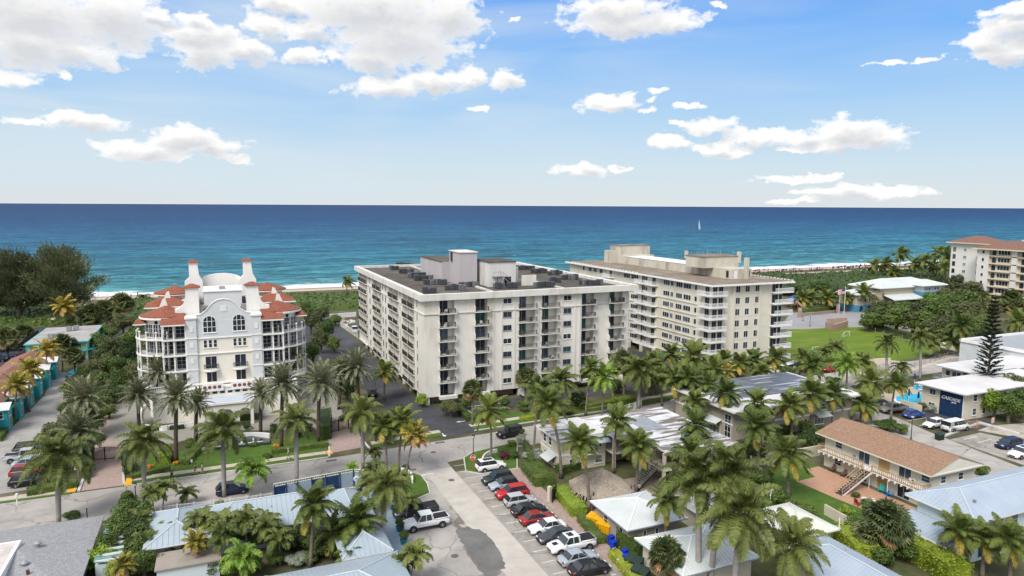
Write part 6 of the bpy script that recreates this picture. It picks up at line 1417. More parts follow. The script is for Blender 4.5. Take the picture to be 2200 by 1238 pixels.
def leafcloud(seed, n, leaf, lobes=9, flat_=.75, holes=.25):
    """unit crown (radius 1) of small leaf faces spread through uneven lobes"""
    random.seed(seed); b = MB(); Ls = []
    for i in range(lobes):
        while 1:
            p = Vector((random.uniform(-1, 1), random.uniform(-1, 1), random.uniform(-.85, 1)))
            if p.length < 1: break
        Ls.append((p*.62, random.uniform(.28, .5)))
    Ls.append((Vector((0, 0, 0)), .55))
    tot = sum(r*r for _, r in Ls)
    for c, r in Ls:
        for i in range(int(n*r*r/tot)):
            d = Vector((random.gauss(0, 1), random.gauss(0, 1), random.gauss(0, 1))).normalized()
            if d.z < -.5 and random.random() < .6: d.z = -d.z
            q = c+d*r*random.uniform(.72, 1.08); q.z *= flat_
            nrm = (d+Vector((random.uniform(-.7, .7), random.uniform(-.7, .7), random.uniform(-.3, .9)))).normalized(); a = nrm.orthogonal().normalized(); a = (Matrix.Rotation(random.uniform(0, 6.3), 3, nrm) @ a); e = nrm.cross(a); s = leaf*random.uniform(.6, 1.3)
            b.face([q-a*s, q+e*s*.45, q+a*s, q-e*s*.45], 0)
    return b
LC = {k: [leafcloud(60+i*7+j, n, lf, lb) for i in range(3)] for j, (k, n, lf, lb) in enumerate((('big', 3600, .075, 14), ('mid', 1800, .10, 9), ('low', 900, .13, 6)))}
LCM = {}
def crownmesh(size, col):
    k = (size, col, random.randrange(3))
    if k not in LCM: LCM[k] = LC[size][k[2]].mesh('crown', LG[col])
    return LCM[k]
def tree(p, w_, h, col, label, cat='tree', name='broadleaf_tree', group=None, size='big', z0=None, world=None):
    """p = pixel of the foot (or world xy); w_ = crown width in m; h = full height"""
    x, y = world if world else at(*p)
    random.seed(hash((round(x, 2), round(y, 2), w_)) & 0xffff)
    t = thing(name, label, cat, (x, y, 0), group); ch = min(h*.92, w_*.95); zc = h-ch*.47
    b = MB(); b.tube([(0, 0, 0), (.1, .05, zc*.6), (0, 0, zc)], [w_*.045+.05, w_*.035+.04, .05], 7)
    for i in range(5):
        a = i*1.26+random.uniform(-.3, .3); rr = w_*.32; b.tube([(0.05, 0, zc*.45), (math.cos(a)*rr*.5, math.sin(a)*rr*.5, zc*.8), (math.cos(a)*rr, math.sin(a)*rr, zc+ch*.15)], [w_*.02+.03, w_*.015+.02, .02], 5)
    part('trunk', b, WOODB, t)
    link('crown', crownmesh(size, col), t, (0, 0, zc), random.uniform(0, 6.3), (w_/2*random.uniform(1.0, 1.15), w_/2*random.uniform(1.0, 1.15), ch*.62))
    return t
def shrub(p, w_, h, col, label, name='shrub', cat='shrub', group=None, size=None, world=None):
    x, y = world if world else at(*p); random.seed(hash((round(x, 2), round(y, 2), h)) & 0xffff)
    o = link(name, crownmesh(size or ('mid' if w_ > 2.2 else 'low'), col), None, (x, y, h*.42), random.uniform(0, 6.3), (w_/2*1.1, w_/2*1.1, h*.72)); return tag(o, label, cat, group)
def hedge(pts, w_, h, col, label, px=True, cat='hedge', leaf=.11, dens=26):
    """clipped hedge along a line: dense core and a shell of leaves"""
    P = [Vector((*(at(*p) if px else p), 0)) for p in pts]; random.seed(sum(map(ord, label)))
    x0, y0 = P[0].x, P[0].y; b = MB()
    for A_, B_ in zip(P, P[1:]):
        d = (B_-A_); L = d.length; d.normalize(); n = Vector((-d.y, d.x, 0)); A2 = A_-Vector((x0, y0, 0)); k = .42
        q = [A2-n*w_*k, A2+d*L-n*w_*k, A2+d*L+n*w_*k, A2+n*w_*k]; b.prism([(v.x, v.y) for v in q], 0, h*.9, 0)
        area = L*(w_+2*h)
        for i in range(int(area*dens)):
            u = random.uniform(-.15, L+.15); s = random.uniform(-h, w_+h)
            lump = (.10*math.sin(u*1.9+s)+.06*math.sin(u*4.3))*(2.2 if w_ > 2.5 else 1)
            if s < 0: q = A2+d*u-n*(w_/2+lump*.5); q.z = h+s; nr = -n
            elif s > w_: q = A2+d*u+n*(w_/2+lump*.5); q.z = h-(s-w_); nr = n
            else: q = A2+d*u+n*(s-w_/2); q.z = h+lump; nr = Vector((0, 0, 1))
            q = q+Vector((random.uniform(-.05, .05), random.uniform(-.05, .05), random.uniform(-.05, .05)))
            nr = (nr+Vector((random.uniform(-.8, .8), random.uniform(-.8, .8), random.uniform(-.2, .8)))).normalized(); a = nr.orthogonal().normalized(); a = Matrix.Rotation(random.uniform(0, 6.3), 3, nr) @ a; e = nr.cross(a); sz = leaf*random.uniform(.6, 1.4)
            b.face([q-a*sz, q+e*sz*.5, q+a*sz, q-e*sz*.5], 0)
        for i in range(int(w_*h*dens*2)):
            q = A2+d*(-.05 if i % 2 else L+.05)+n*random.uniform(-.5, .5)*w_+Vector((0, 0, random.uniform(0, h))); a = Vector((random.uniform(-1, 1), random.uniform(-1, 1), random.uniform(-1, 1))).normalized(); e = (a.orthogonal()+n*.3).normalized(); sz = leaf; b.face([q-a*sz, q+e*sz*.5, q+a*sz, q-e*sz*.5], 0)
    o = link('hedge', b.mesh('hedge', LG[col]), None, (x0, y0, 0)); return tag(o, label, cat)

# ---- dune scrub: one uncountable mass each side
def scrub(name, x0, x1, y0, y1, label, hmax=3.0, step=2.2, n=14000, skip=None):
    random.seed(int(x0+y0)); b = MB(); nx, ny = int((x1-x0)/step), int((y1-y0)/step)
    from mathutils import noise
    def H(x, y):
        e = min(1, (x-x0)/8, (x1-x)/8, (y-y0)/6, (y1-y)/6); e = max(0, e)
        return e**.6*hmax*(.55+.5*noise.noise(Vector((x*.05, y*.05, 3)))+.42*abs(noise.noise(Vector((x*.16, y*.16, 1))))+.15*noise.noise(Vector((x*.5, y*.5, 7))))-.15
    for j in range(ny+1):
        for i in range(nx+1):
            x, y = x0+i*step, y0+j*step; b.v.append((x, y, H(x, y)))
    for j in range(ny):
        for i in range(nx): q = j*(nx+1)+i; b.f.append((q, q+1, q+nx+2, q+nx+1)); b.m.append(0)
    for i in range(n):
        x, y = random.uniform(x0+1, x1-1), random.uniform(y0+1, y1-1)
        if skip and skip(x, y): continue
        z = H(x, y)+random.uniform(-.1, .45); nr = Vector((random.uniform(-1, 1), random.uniform(-1.3, .7), random.uniform(.2, 1.1))).normalized(); a = nr.orthogonal().normalized(); a = Matrix.Rotation(random.uniform(0, 6.3), 3, nr) @ a; e = nr.cross(a); s = random.uniform(.3, .75)
        b.face([Vector((x, y, z))-a*s, Vector((x, y, z))+e*s*.6, Vector((x, y, z))+a*s, Vector((x, y, z))-e*s*.6], 1 if random.random() < .7 else 0)
    stuff(name, b, [LG['dark'], LG['mid']], label, 'dune scrub')
scrub('dune_scrub', -190, 175, 262, 309, 'dense green sea grape scrub on the dune behind the condos', 3.6, n=16000)
scrub('dune_scrub', 175, 620, 236, 296, 'dense green scrub between the playing field and the beach', 5.0, n=22000)
scrub('ground_cover', -160, -60, 120, 262, 'dark green thicket filling the land left of the turquoise houses', 3.0, n=6000)
scrub('ground_cover', -27, 20, 178, 262, 'green thicket between the turquoise block and the Mediterranean condo', 5.0, step=1.6, n=9000)

# ---- casuarinas
def casuarina(p, h, w_, label):
    x, y = at(*p); random.seed(int(h*100)); t = thing('casuarina_tree', label, 'tree', (x, y, 0)); b = MB()
    b.tube([(0, 0, 0), (.6, 0, h*.3), (0, 0, h*.75)], [.9, .6, .15], 8); cl = MB()
    for i in range(26):
        a = i*2.4; z = h*(.22+.7*i/26); rr = w_*.5*math.sin(math.pi*min(1, .32+.62*i/26))*random.uniform(.7, 1.1); tip = Vector((math.cos(a)*rr, math.sin(a)*rr, z+h*.12)); b.tube([(0, 0, z*.8), tuple(tip*.55+Vector((0, 0, z*.4))), tuple(tip)], [.28, .15, .05], 5)
        for k in range(620):
            f = random.random()**.6; q = Vector((0, 0, z*.9)).lerp(tip, f)+Vector((random.gauss(0, 1), random.gauss(0, 1), random.gauss(0, .8)))*w_*.055
            d = (q-Vector((0, 0, z*.7))).normalized()+Vector((random.uniform(-.6, .6), random.uniform(-.6, .6), random.uniform(-.2, .9))); d.normalize(); s = d.orthogonal().normalized()*.16; l = random.uniform(.5, 1.3)
            cl.face([q-s, q+s, q+d*l+s*.2, q+d*l-s*.2], 0)
    part('trunk', b, WOODB, t); part('crown', cl, LG['casu'], t)
casuarina((42, 690), 22.5, 22, 'huge feathery casuarina with dark trunk at the left edge of the dune')
casuarina((135, 688), 24.0, 25, 'huge broad casuarina rising over the turquoise block')
casuarina((-30, 690), 20, 17, 'casuarina cut by the left edge of the photo')
# ---- Norfolk pine
def norfolk(p, top, label):
    x, y = at(*p); h = above(Vector((x, y, 0)), *top).z; t = thing('norfolk_pine', label, 'tree', (x, y, 0)); random.seed(9); b = MB(); b.tube([(0, 0, 0), (.1, 0, h*.5), (0, 0, h)], [.28, .18, .04], 8); cl = MB()
    n = 22
    for i in range(n):
        z = h*(.16+.82*i/n); R = 2.7*(1-i/n)**.75+.25
        for k in range(6):
            a = k*1.047+i*.5; d = Vector((math.cos(a), math.sin(a), .25+.3*i/n)).normalized(); b.tube([(0, 0, z), tuple(Vector((0, 0, z))+d*R)], [.05, .015], 4)
            for j in range(80):
                f = .25+.75*random.random(); q = Vector((0, 0, z))+d*R*f; s = Vector((-math.sin(a), math.cos(a), 0)); e = (s*random.uniform(-1, 1)+d*.5+Vector((0, 0, random.uniform(-.1, .55)))).normalized(); w2 = d*.11; l = .55*(1.1-f*.5)
                cl.face([q-w2, q+w2, q+e*l+w2*.6, q+e*l-w2*.6], 0)
    part('trunk', b, WOODB, t); part('crown', cl, LG['pine'], t)
norfolk((2118, 860), (2158, 630), 'tall Norfolk pine with tiered branches above the white roofs')

T_ = tree; LANE = 'trees and shrubs between the lane and the gated drive'
for (px, py, w_, h, c) in ((245, 770, 7, 6.5, 'olive'), (280, 760, 6, 6.5, 'mid'), (215, 790, 5.5, 5, 'dark'), (252, 815, 6.5, 6, 'mid'), (285, 825, 5, 5, 'olive'), (210, 840, 6, 4.8, 'mid'), (180, 815, 4, 3.5, 'mid'), (245, 865, 5.5, 4, 'dark'), (205, 885, 6, 4.5, 'mid'), (160, 900, 5, 4.2, 'dark'), (208, 930, 4.5, 4.5, 'mid'), (150, 955, 5.5, 5, 'olive'), (200, 975, 3.6, 4, 'mid'), (158, 1005, 4, 4.5, 'dark'), (185, 1015, 2.6, 3.2, 'dark'), (115, 975, 4.6, 5.2, 'olive'), (265, 720, 6.5, 7, 'olive'), (232, 735, 6, 5.5, 'mid')):
    T_((px, py), w_, h, c, {'olive': 'grey green rounded tree in the thicket between the lane and the left gated drive', 'mid': 'mid green bushy tree in the thicket between the lane and the left gated drive', 'dark': 'dark dense tree in the thicket between the lane and the left gated drive'}[c], group='%s trees of the thicket beside the lane' % c)
for i, (px, py, w_, h, c) in enumerate(((672, 800, 5.5, 8, 'mid'), (690, 760, 6, 7, 'olive'), (668, 720, 6.5, 8, 'olive'), (700, 735, 6, 7, 'mid'), (718, 760, 5, 5, 'mid'), (655, 690, 7, 7, 'mid'), (690, 690, 7, 5, 'olive'), (720, 700, 5, 4, 'mid'), (745, 860, 4.5, 4.5, 'dark'))):
    T_((px, py), w_, h, c, 'bushy tree in the green belt between the Mediterranean condo and the asphalt side drive', group='bushy trees of the green belt beside the side drive')
T_((825, 955), 5.2, 4.6, 'olive', 'grey green tree beside the asphalt drive, behind the three coconut palms')
T_((772, 925), 3.6, 4.0, 'mid', 'rounded green tree right of the gated paved drive'); T_((858, 905), 3.4, 3.2, 'mid', 'small leafy tree at the kerb of the asphalt side drive'); T_((905, 875), 3.0, 2.8, 'bright', 'bright leafy tree in the corner below the condo block')
T_((968, 895), 4.4, 3.4, 'olive', 'rounded shrub tree at the stone wall of the condo block')
for px, py, w_, h, c in ((1000, 880, 3.4, 2.6, 'mid'), (1240, 880, 5.2, 3.6, 'dark'), (1190, 890, 4, 3, 'dark'), (1215, 895, 4.4, 2.6, 'olive'), (1125, 885, 3.2, 2.4, 'mid'), (1085, 880, 3, 2.4, 'mid'), (1325, 845, 4, 3, 'mid')):
    T_((px, py), w_, h, c, 'low dense tree in the planting along the front of the condo block', group='low dense trees in front of the condo block', size='mid')
for px, py, w_, h in ((1395, 830, 5, 3.5), (1430, 822, 5, 4), (1470, 835, 5, 4), (1510, 815, 6, 4.5), (1550, 815, 6, 4), (1585, 812, 5, 3.5), (1630, 815, 5, 3), (1690, 815, 5, 3.2), (1790, 835, 4, 2.8), (1370, 820, 5, 4)):
    T_((px, py), w_, h, 'mid' if px % 20 else 'dark', 'bushy tree in the palm grove between the two tower blocks and the road', group='bushy trees of the palm grove before the yellow block', size='mid')
# big green masses right
RT = [(1868, 712, 9, 6.5, 'mid'), (1895, 705, 12, 8, 'dark'), (1925, 715, 12, 9, 'mid'), (1960, 722, 12, 9, 'olive'), (1990, 728, 12, 9, 'mid'), (2020, 735, 12, 8.5, 'olive'), (2050, 740, 11, 8, 'mid'), (1905, 680, 12, 6.5, 'olive'), (1945, 688, 13, 7, 'mid'), (1985, 695, 14, 8.5, 'olive'), (2025, 702, 13, 10, 'mid'), (2065, 712, 13, 10, 'olive'), (2090, 722, 10, 8, 'mid'), (2010, 672, 13, 8.5, 'bright'), (2040, 672, 14, 10, 'olive'), (2070, 680, 14, 11, 'mid'), (1965, 668, 11, 5.5, 'mid'), (2100, 690, 12, 9, 'olive'), (2130, 745, 8, 6, 'dark'), (2085, 660, 14, 11, 'olive'), (2020, 650, 11, 7.5, 'mid'), (2050, 650, 14, 13, 'olive')]
for px, py, w_, h, c in RT:
    T_((px, py), w_, h, c, {'mid': 'mid green spreading tree in the grove right of the community centre', 'olive': 'olive green rounded tree in the grove right of the community centre', 'dark': 'dark green tree in the grove right of the community centre', 'bright': 'bright green tree in the middle of the grove right of the community centre'}[c], group='%s trees of the grove by the centre' % c)
for px, py, w_, h, c in ((1710, 660, 10, 5, 'mid'), (1745, 655, 10, 6, 'mid'), (1780, 650, 10, 6, 'dark'), (1700, 635, 12, 6, 'dark'), (1760, 630, 12, 6, 'mid'), (1800, 640, 9, 5, 'mid')):
    T_((px, py), w_, h, c, 'green tree between the playground and the dune scrub', group='trees behind the playground')
for px, py, w_, h, c in ((2135, 900, 5.5, 6.0, 'bright'), (2165, 910, 6, 6.5, 'mid'), (2110, 885, 4, 5, 'mid'), (2195, 900, 6, 6.5, 'mid'), (2180, 870, 6, 7, 'olive'), (2150, 860, 5, 6, 'dark')):
    T_((px, py), w_, h, c, 'leafy tree of the clump right of the navy lettered wall', group='trees right of the navy lettered wall')
# gardens around the motel and bungalows
for px, py, w_, h, c, l in ((1740, 965, 4.4, 3.8, 'dark', 'dark tree at the far end of the gallery house'), (1765, 950, 3.6, 3.4, 'dark', 'dark shrub tree behind the white garden wall'), (1600, 985, 4.2, 3.2, 'dark', 'dark tree right of the motel wall, nearest the pale pole'), (1625, 1000, 3.6, 3, 'dark', 'dark tree under the yellow crowned palm'), (1655, 950, 4, 3, 'dark', 'dark tree against the taupe front wall'), (1580, 1010, 3.4, 2.8, 'mid', 'mid green tree beside the small white roof of the motel'), (1640, 1050, 4.4, 3, 'mid', 'mid green tree on the left border of the lawn'), (1625, 1075, 3.6, 2.6, 'bright', 'bright green shrub tree on the lawn border'), (1680, 1085, 3.4, 2.2, 'mid', 'green shrub tree by the ivory ribbed roof'), (1735, 1110, 3.2, 1.8, 'mid', 'green shrub tree at the lower lawn wall'), (1710, 1105, 3, 1.8, 'olive', 'olive shrub at the lower lawn wall'), (1655, 1075, 3, 2, 'olive', 'olive shrub in the lawn border'),
                        (1858, 880, 2.4, 1.8, 'mid', 'round bush at the road end of the taupe building'), (1905, 925, 4.6, 2.2, 'mid', 'broad bush between the brown roof and the road'), (1935, 932, 3.2, 1.8, 'mid', 'smaller bush between the brown roof and the road'), (2005, 885, 3, 1.7, 'silver', 'silvery bush at the foot of the navy wall'), (1985, 880, 2.4, 1.6, 'olive', 'olive bush left of the navy wall'),
                        (1870, 1130, 3.6, 3.6, 'mid', 'green tree left of the big bushy fan palm'), (1850, 1180, 4.2, 3.4, 'lime', 'lime green tree under the big bushy fan palm'), (1950, 1205, 4, 3, 'mid', 'green tree at the end of the lime hedge'), (1820, 1120, 2.6, 2.2, 'bright', 'bright bush at the lower corner of the lawn')):
    T_((px, py), w_, h, c, l, size='mid' if w_ < 4 else 'big')
# foreground left thicket
for px, py, w_, h, c, l in ((285, 1150, 4.2, 4.8, 'mid', 'tall leafy tree left of the long pale blue roof'), (260, 1190, 3.8, 4.2, 'mid', 'leafy tree above the bright green one at the shingle roof'), (300, 1190, 3.6, 4.6, 'dark', 'dark leafy tree at the corner of the pale blue roof'), (215, 1235, 4.2, 3.6, 'bright', 'bright green tree over the edge of the grey shingle roof'), (255, 1250, 3.2, 3.0, 'bright', 'second bright green tree at the bottom edge'), (275, 1110, 2.6, 3.6, 'mid', 'slim leafy tree at the fence corner'), (310, 1240, 3.4, 3.4, 'mid', 'leafy tree at the bottom left of the thicket'),
                        (430, 1180, 4, 3.8, 'dark', 'dark tree before the pale blue wall, left side'), (480, 1175, 3.6, 3.6, 'mid', 'bushy tree before the pale blue wall, centre'), (540, 1170, 3.8, 3.8, 'mid', 'bushy tree before the pale blue wall, right side'), (580, 1180, 3.2, 3.2, 'dark', 'dark bushy tree left of the leaning coconut palm'), (400, 1215, 3.4, 2.8, 'olive', 'olive tree with greyish crown at the bottom'), (640, 1180, 3.6, 3.2, 'dark', 'dark tree behind the leaning coconut palm'), (710, 1200, 3.6, 2.8, 'dark', 'dark tree between the coconut palm and the bottom roof'), (800, 1190, 2.4, 2.0, 'mid', 'round shrub at the end of the right roof wing'),
                        (455, 1240, 3, 2.4, 'olive', 'brownish shrub at the bottom below the grey crowned tree')):
    T_((px, py), w_, h, c, l, size='big')
for crown, base, r, k, l in (((370, 1140), (372, 1185), 1.8, 'A', 'arching palm before the left gable of the pale blue roof'), ((430, 1120), (432, 1190), 2.0, 'A', 'arching palm in the row before the pale blue wall, leftmost'), ((480, 1125), (480, 1195), 2.0, 'A', 'arching palm in the row before the pale blue wall, second'), ((530, 1120), (530, 1190), 2.1, 'A', 'arching palm in the row before the pale blue wall, third'), ((575, 1130), (575, 1195), 1.9, 'A', 'arching palm in the row before the pale blue wall, rightmost'), ((520, 1200), (520, 1260), 2.2, 'AB', 'bright lime palm at the bottom edge'), ((265, 1215), (268, 1275), 1.6, 'CY', 'dried out palm with tan hanging fronds at the bottom'), ((300, 1120), (302, 1170), 1.9, 'A', 'arching palm in the tall thicket beside the pale blue roof'), ((315, 1165), (316, 1210), 1.8, 'A', 'lower arching palm in the tall thicket'), ((600, 1160), (602, 1215), 1.8, 'A', 'arching palm left of the leaning coconut trunk'), ((750, 1195), (752, 1240), 1.7, 'A', 'palm over the ridge of the bottom pale blue roof'), ((480, 1150), (482, 1225), 1.9, 'A', 'palm in the middle of the foreground thicket'), ((420, 1165), (424, 1235), 1.7, 'CY', 'greyish half dead palm in the foreground thicket')):
    palm(k, crown, base, r, l)
for i, (px, py, w_, h, c) in enumerate(((150, 850, 4, 3.2, 'mid'), (165, 870, 4, 3, 'olive'), (235, 900, 4, 3, 'mid'), (190, 945, 4.5, 4, 'mid'), (135, 1010, 3.6, 3.6, 'mid'), (110, 1025, 3.2, 3, 'dark'), (178, 990, 3.6, 4, 'mid'), (260, 850, 5.5, 6, 'mid'), (278, 790, 6, 7, 'dark'), (215, 760, 6, 6, 'mid'), (180, 745, 6, 5, 'olive'), (225, 810, 6, 6, 'olive'))):
    T_((px, py), w_, h, c, 'rounded filler tree in the green strip between the lane and the forecourt', group='filler trees of the green strip')
for i, (px, py, w_, h, c) in enumerate(((270, 1175, 4, 5, 'mid'), (235, 1215, 3.6, 4, 'mid'), (300, 1215, 3.6, 3.8, 'mid'), (405, 1180, 3.4, 3.2, 'mid'), (455, 1170, 3.4, 3.6, 'mid'), (510, 1180, 3.6, 3.8, 'mid'), (560, 1175, 3.4, 3.4, 'mid'), (605, 1185, 3, 3, 'mid'), (500, 1235, 3, 2.6, 'bright'), (545, 1230, 3, 2.4, 'mid'), (590, 1215, 2.6, 2, 'mid'), (680, 1190, 3.4, 2.8, 'mid'), (735, 1185, 3.2, 2.8, 'mid'), (640, 1215, 2.6, 1.6, 'silver'), (665, 1210, 2.4, 1.5, 'mid'), (360, 1230, 3, 2.6, 'dark'))):
    T_((px, py), w_, h, c, 'bushy plant filling the garden in front of the long pale blue roof', group='bushes of the garden before the long pale blue roof')
for i, (px, py, w_, h, c) in enumerate(((1445, 1040, 3, 2, 'mid'), (1560, 1060, 3.4, 2.2, 'mid'), (1600, 1045, 3.4, 2.4, 'dark'), (1540, 1085, 3, 1.8, 'mid'), (1500, 1100, 3, 1.8, 'dark'), (1615, 1110, 3, 2, 'mid'), (1660, 1115, 2.6, 1.6, 'mid'), (1590, 1080, 3, 2, 'mid'), (1480, 1075, 3, 2, 'mid'), (1420, 1085, 2.4, 1.4, 'lime'), (1690, 940, 3, 2.4, 'dark'), (1620, 950, 3, 2.4, 'dark'), (1730, 930, 3, 2.4, 'mid'), (1790, 905, 3, 2, 'mid'), (1830, 890, 3, 2, 'mid'), (1830, 1150, 3, 2.4, 'mid'), (1895, 1215, 3.4, 2.6, 'mid'), (1860, 1240, 3, 2, 'lime'))):
    T_((px, py), w_, h, c, 'garden bush among the motel, the bungalows and the gallery house', group='garden bushes around the bungalows', size='mid')
# ---- hedges and beds
hedge([(1140, 1010), (1170, 1045)], 3.2, 1.5, 'mid', 'clipped green hedge block left of the thatched hut')
hedge([(1200, 1018), (1300, 985)], 2.0, 1.2, 'mid', 'clipped green hedge under the motel windows')
hedge([(1205, 1062), (1245, 1110)], 2.4, 1.35, 'bright', 'bright clipped hedge along the brick path beside the red car')
hedge([(1250, 1118), (1290, 1170)], 1.5, .9, 'mid', 'lower clipped hedge along the brick path by the red sedan')
hedge([(1318, 1195), (1385, 1275)], 1.5, .9, 'lime', 'lime green clipped hedge at the bottom of the brick path')
hedge([(1130, 960), (1142, 1000)], .9, 1.0, 'mid', 'narrow hedge beside the curved garden path')
hedge([(1345, 1165), (1350, 1185)], 2.4, 1.8, 'mid', 'hedge block between the two blue bins')
hedge([(1385, 1200), (1372, 1175)], 1.6, 1.6, 'dark', 'dark hedge right of the blue bins')
hedge([(1010, 905), (985, 880)], 1.6, .9, 'dark', 'low hedge along the asphalt drive entrance')
hedge([(1120, 905), (1200, 890)], 1.6, .8, 'lime', 'yellow green hedge strip along the condo front lawn')
hedge([(1215, 885), (1360, 860)], 1.3, .8, 'lime', 'long yellow green hedge behind the far pavement')
hedge([(1322, 868), (1360, 862)], 2.6, 1.1, 'bright', 'yellow green hedge block by the bright palm')
hedge([(283, 1030), (365, 1010)], 1.1, .8, 'mid', 'low hedge along the pavement left of the walkers')
hedge([(350, 1000), (352, 975)], 2.2, 1.7, 'bright', 'oval clipped hedge before the tall date palm')
hedge([(395, 1000), (425, 968)], 1.8, .9, 'mid', 'hedge sloping up from the pavement to the fountain')
hedge([(585, 975), (705, 958)], 1.5, .8, 'mid', 'low hedge right of the fountain')
hedge([(700, 945), (700, 905)], 2.0, 2.7, 'dark', 'tall rounded hedge block beside the right gate')
hedge([(60, 1064), (165, 1045)], 1.9, 1.0, 'mid', 'ground hugging hedge before the no entry sign')
hedge([(185, 1030), (195, 985)], 1.0, 1.4, 'mid', 'hedge along the left side of the gated drive')
hedge([(275, 1020), (272, 975)], 1.3, 1.9, 'dark', 'hedge along the right side of the gated drive')
hedge([(315, 925), (395, 920)], 1.6, .8, 'dark', 'low planting in the white walled bed of the forecourt')
hedge([(500, 905), (560, 900)], 1.4, 1.0, 'dark', 'dark hedge at the foot of the arcade')
hedge([(-5, 950), (50, 870), (85, 835)], 1.4, 1.1, 'mid', 'hedge row between the lane and the turquoise houses')
hedge([(1860, 702), (2010, 745)], 1.4, 1.8, 'dark', 'long dark hedge along the path behind the playing field')
hedge([(1722, 672), (1796, 664)], 1.6, 1.4, 'mid', 'clipped hedge on the low wall of the playground')
hedge([(1905, 1168), (2010, 1222), (2060, 1260)], 3.0, 2.6, 'lime', 'big lime green hedge running down to the bottom edge', leaf=.13)
hedge([(1812, 1165), (1862, 1215)], 3.0, 2.4, 'lime', 'lime green hedge mass left of the bushy fan palm', leaf=.13)
hedge([(2140, 735), (2230, 748)], 1.4, 1.8, 'mid', 'dark clipped hedge before the hotel, at the right edge')
hedge([(600, 1050), (760, 1012)], .8, .5, 'olive', 'thin planting strip between the pool wall and the road')
for px, py, w_, h, c, l in ((1132, 985, 1.9, 1.2, 'silver', 'silvery round bush nearest the curved path'), (1120, 955, 2.6, 1.8, 'silver', 'silvery round bush at the motel corner'), (1160, 985, 3.2, 1.7, 'silver', 'wide silvery bush below the white awning'), (1383, 1030, 2.3, 1.6, 'silver', 'silvery bush by the motel stairs'), (1082, 985, 2.8, 1.3, 'wine', 'wine red bushes on the grass island'), (1105, 985, 2.4, 1.2, 'mid', 'green bush on the grass island'), (1115, 935, 2.4, 1.6, 'mid', 'green bush between the island and the motel'), (1100, 960, 1.8, 1.3, 'lime', 'lime bush on the grass island'), (1425, 1052, 1.8, 1.0, 'lime', 'lime bush by the foot of the motel stairs'),
                        (1840, 1068, 1.6, .9, 'mid', 'small green bush beside the timber stairs'), (322, 1005, 1.2, .7, 'croton', 'orange flowering plant behind the pavement, left'), (380, 1000, 1.2, .8, 'croton', 'orange flowering plant near the tall date palm'), (594, 962, 1.6, .7, 'croton', 'orange flowering plant right of the fountain'), (372, 990, 1.5, .9, 'wine', 'wine red plant under the tall date palm'), (530, 925, 1.8, 1.9, 'dark', 'dark clipped ball at the first arch'), (590, 930, 2.0, 2.0, 'dark', 'dark clipped bush right of the arcade'), (545, 960, 1.8, 1.0, 'mid', 'green bush behind the fountain basin'), (575, 985, 2.2, .9, 'mid', 'green bush at the right end of the fountain'), (410, 960, 2.4, 1.6, 'mid', 'green bush left of the fountain wall'), (440, 945, 2.6, 1.6, 'dark', 'dark bush behind the fountain wall'), (640, 940, 2.6, 1.8, 'dark', 'dark bush behind the verge royal palm'), (660, 925, 2.6, 1.6, 'mid', 'green bush left of the large silvery date palm'), (850, 925, 2.4, 1.4, 'mid', 'green bush left of the asphalt drive'), (835, 945, 2.6, 1.2, 'dark', 'dark bush at the verge before the asphalt drive'), (735, 905, 1.6, 1.2, 'mid', 'green bush inside the right gate'),
                        (870, 1008, 1.6, .9, 'olive', 'olive plant behind the curved white wall'), (155, 1112, 2.6, 1.1, 'mid', 'green bush behind the grey shingle roof'), (600, 1090, 1.6, 1.2, 'croton', 'reddish plant at the picket fence'), (560, 1080, 1.8, 1.2, 'mid', 'green plant below the bright windblown palm'), (470, 1088, 1.8, 1.0, 'mid', 'low green plants along the picket fence'), (2075, 1030, 2.6, 2.2, 'mid', 'leafy shrub before the gable of the gallery house'), (2110, 1022, 2.4, 1.8, 'mid', 'lower leafy shrub right of the gable'), (1310, 1080, 2.2, .7, 'lime', 'low lime plants between the hut and the white roof'), (1430, 1170, 1.6, 1.4, 'mid', 'green bush between the two white bungalows')):
    shrub((px, py), w_, h, c, l)
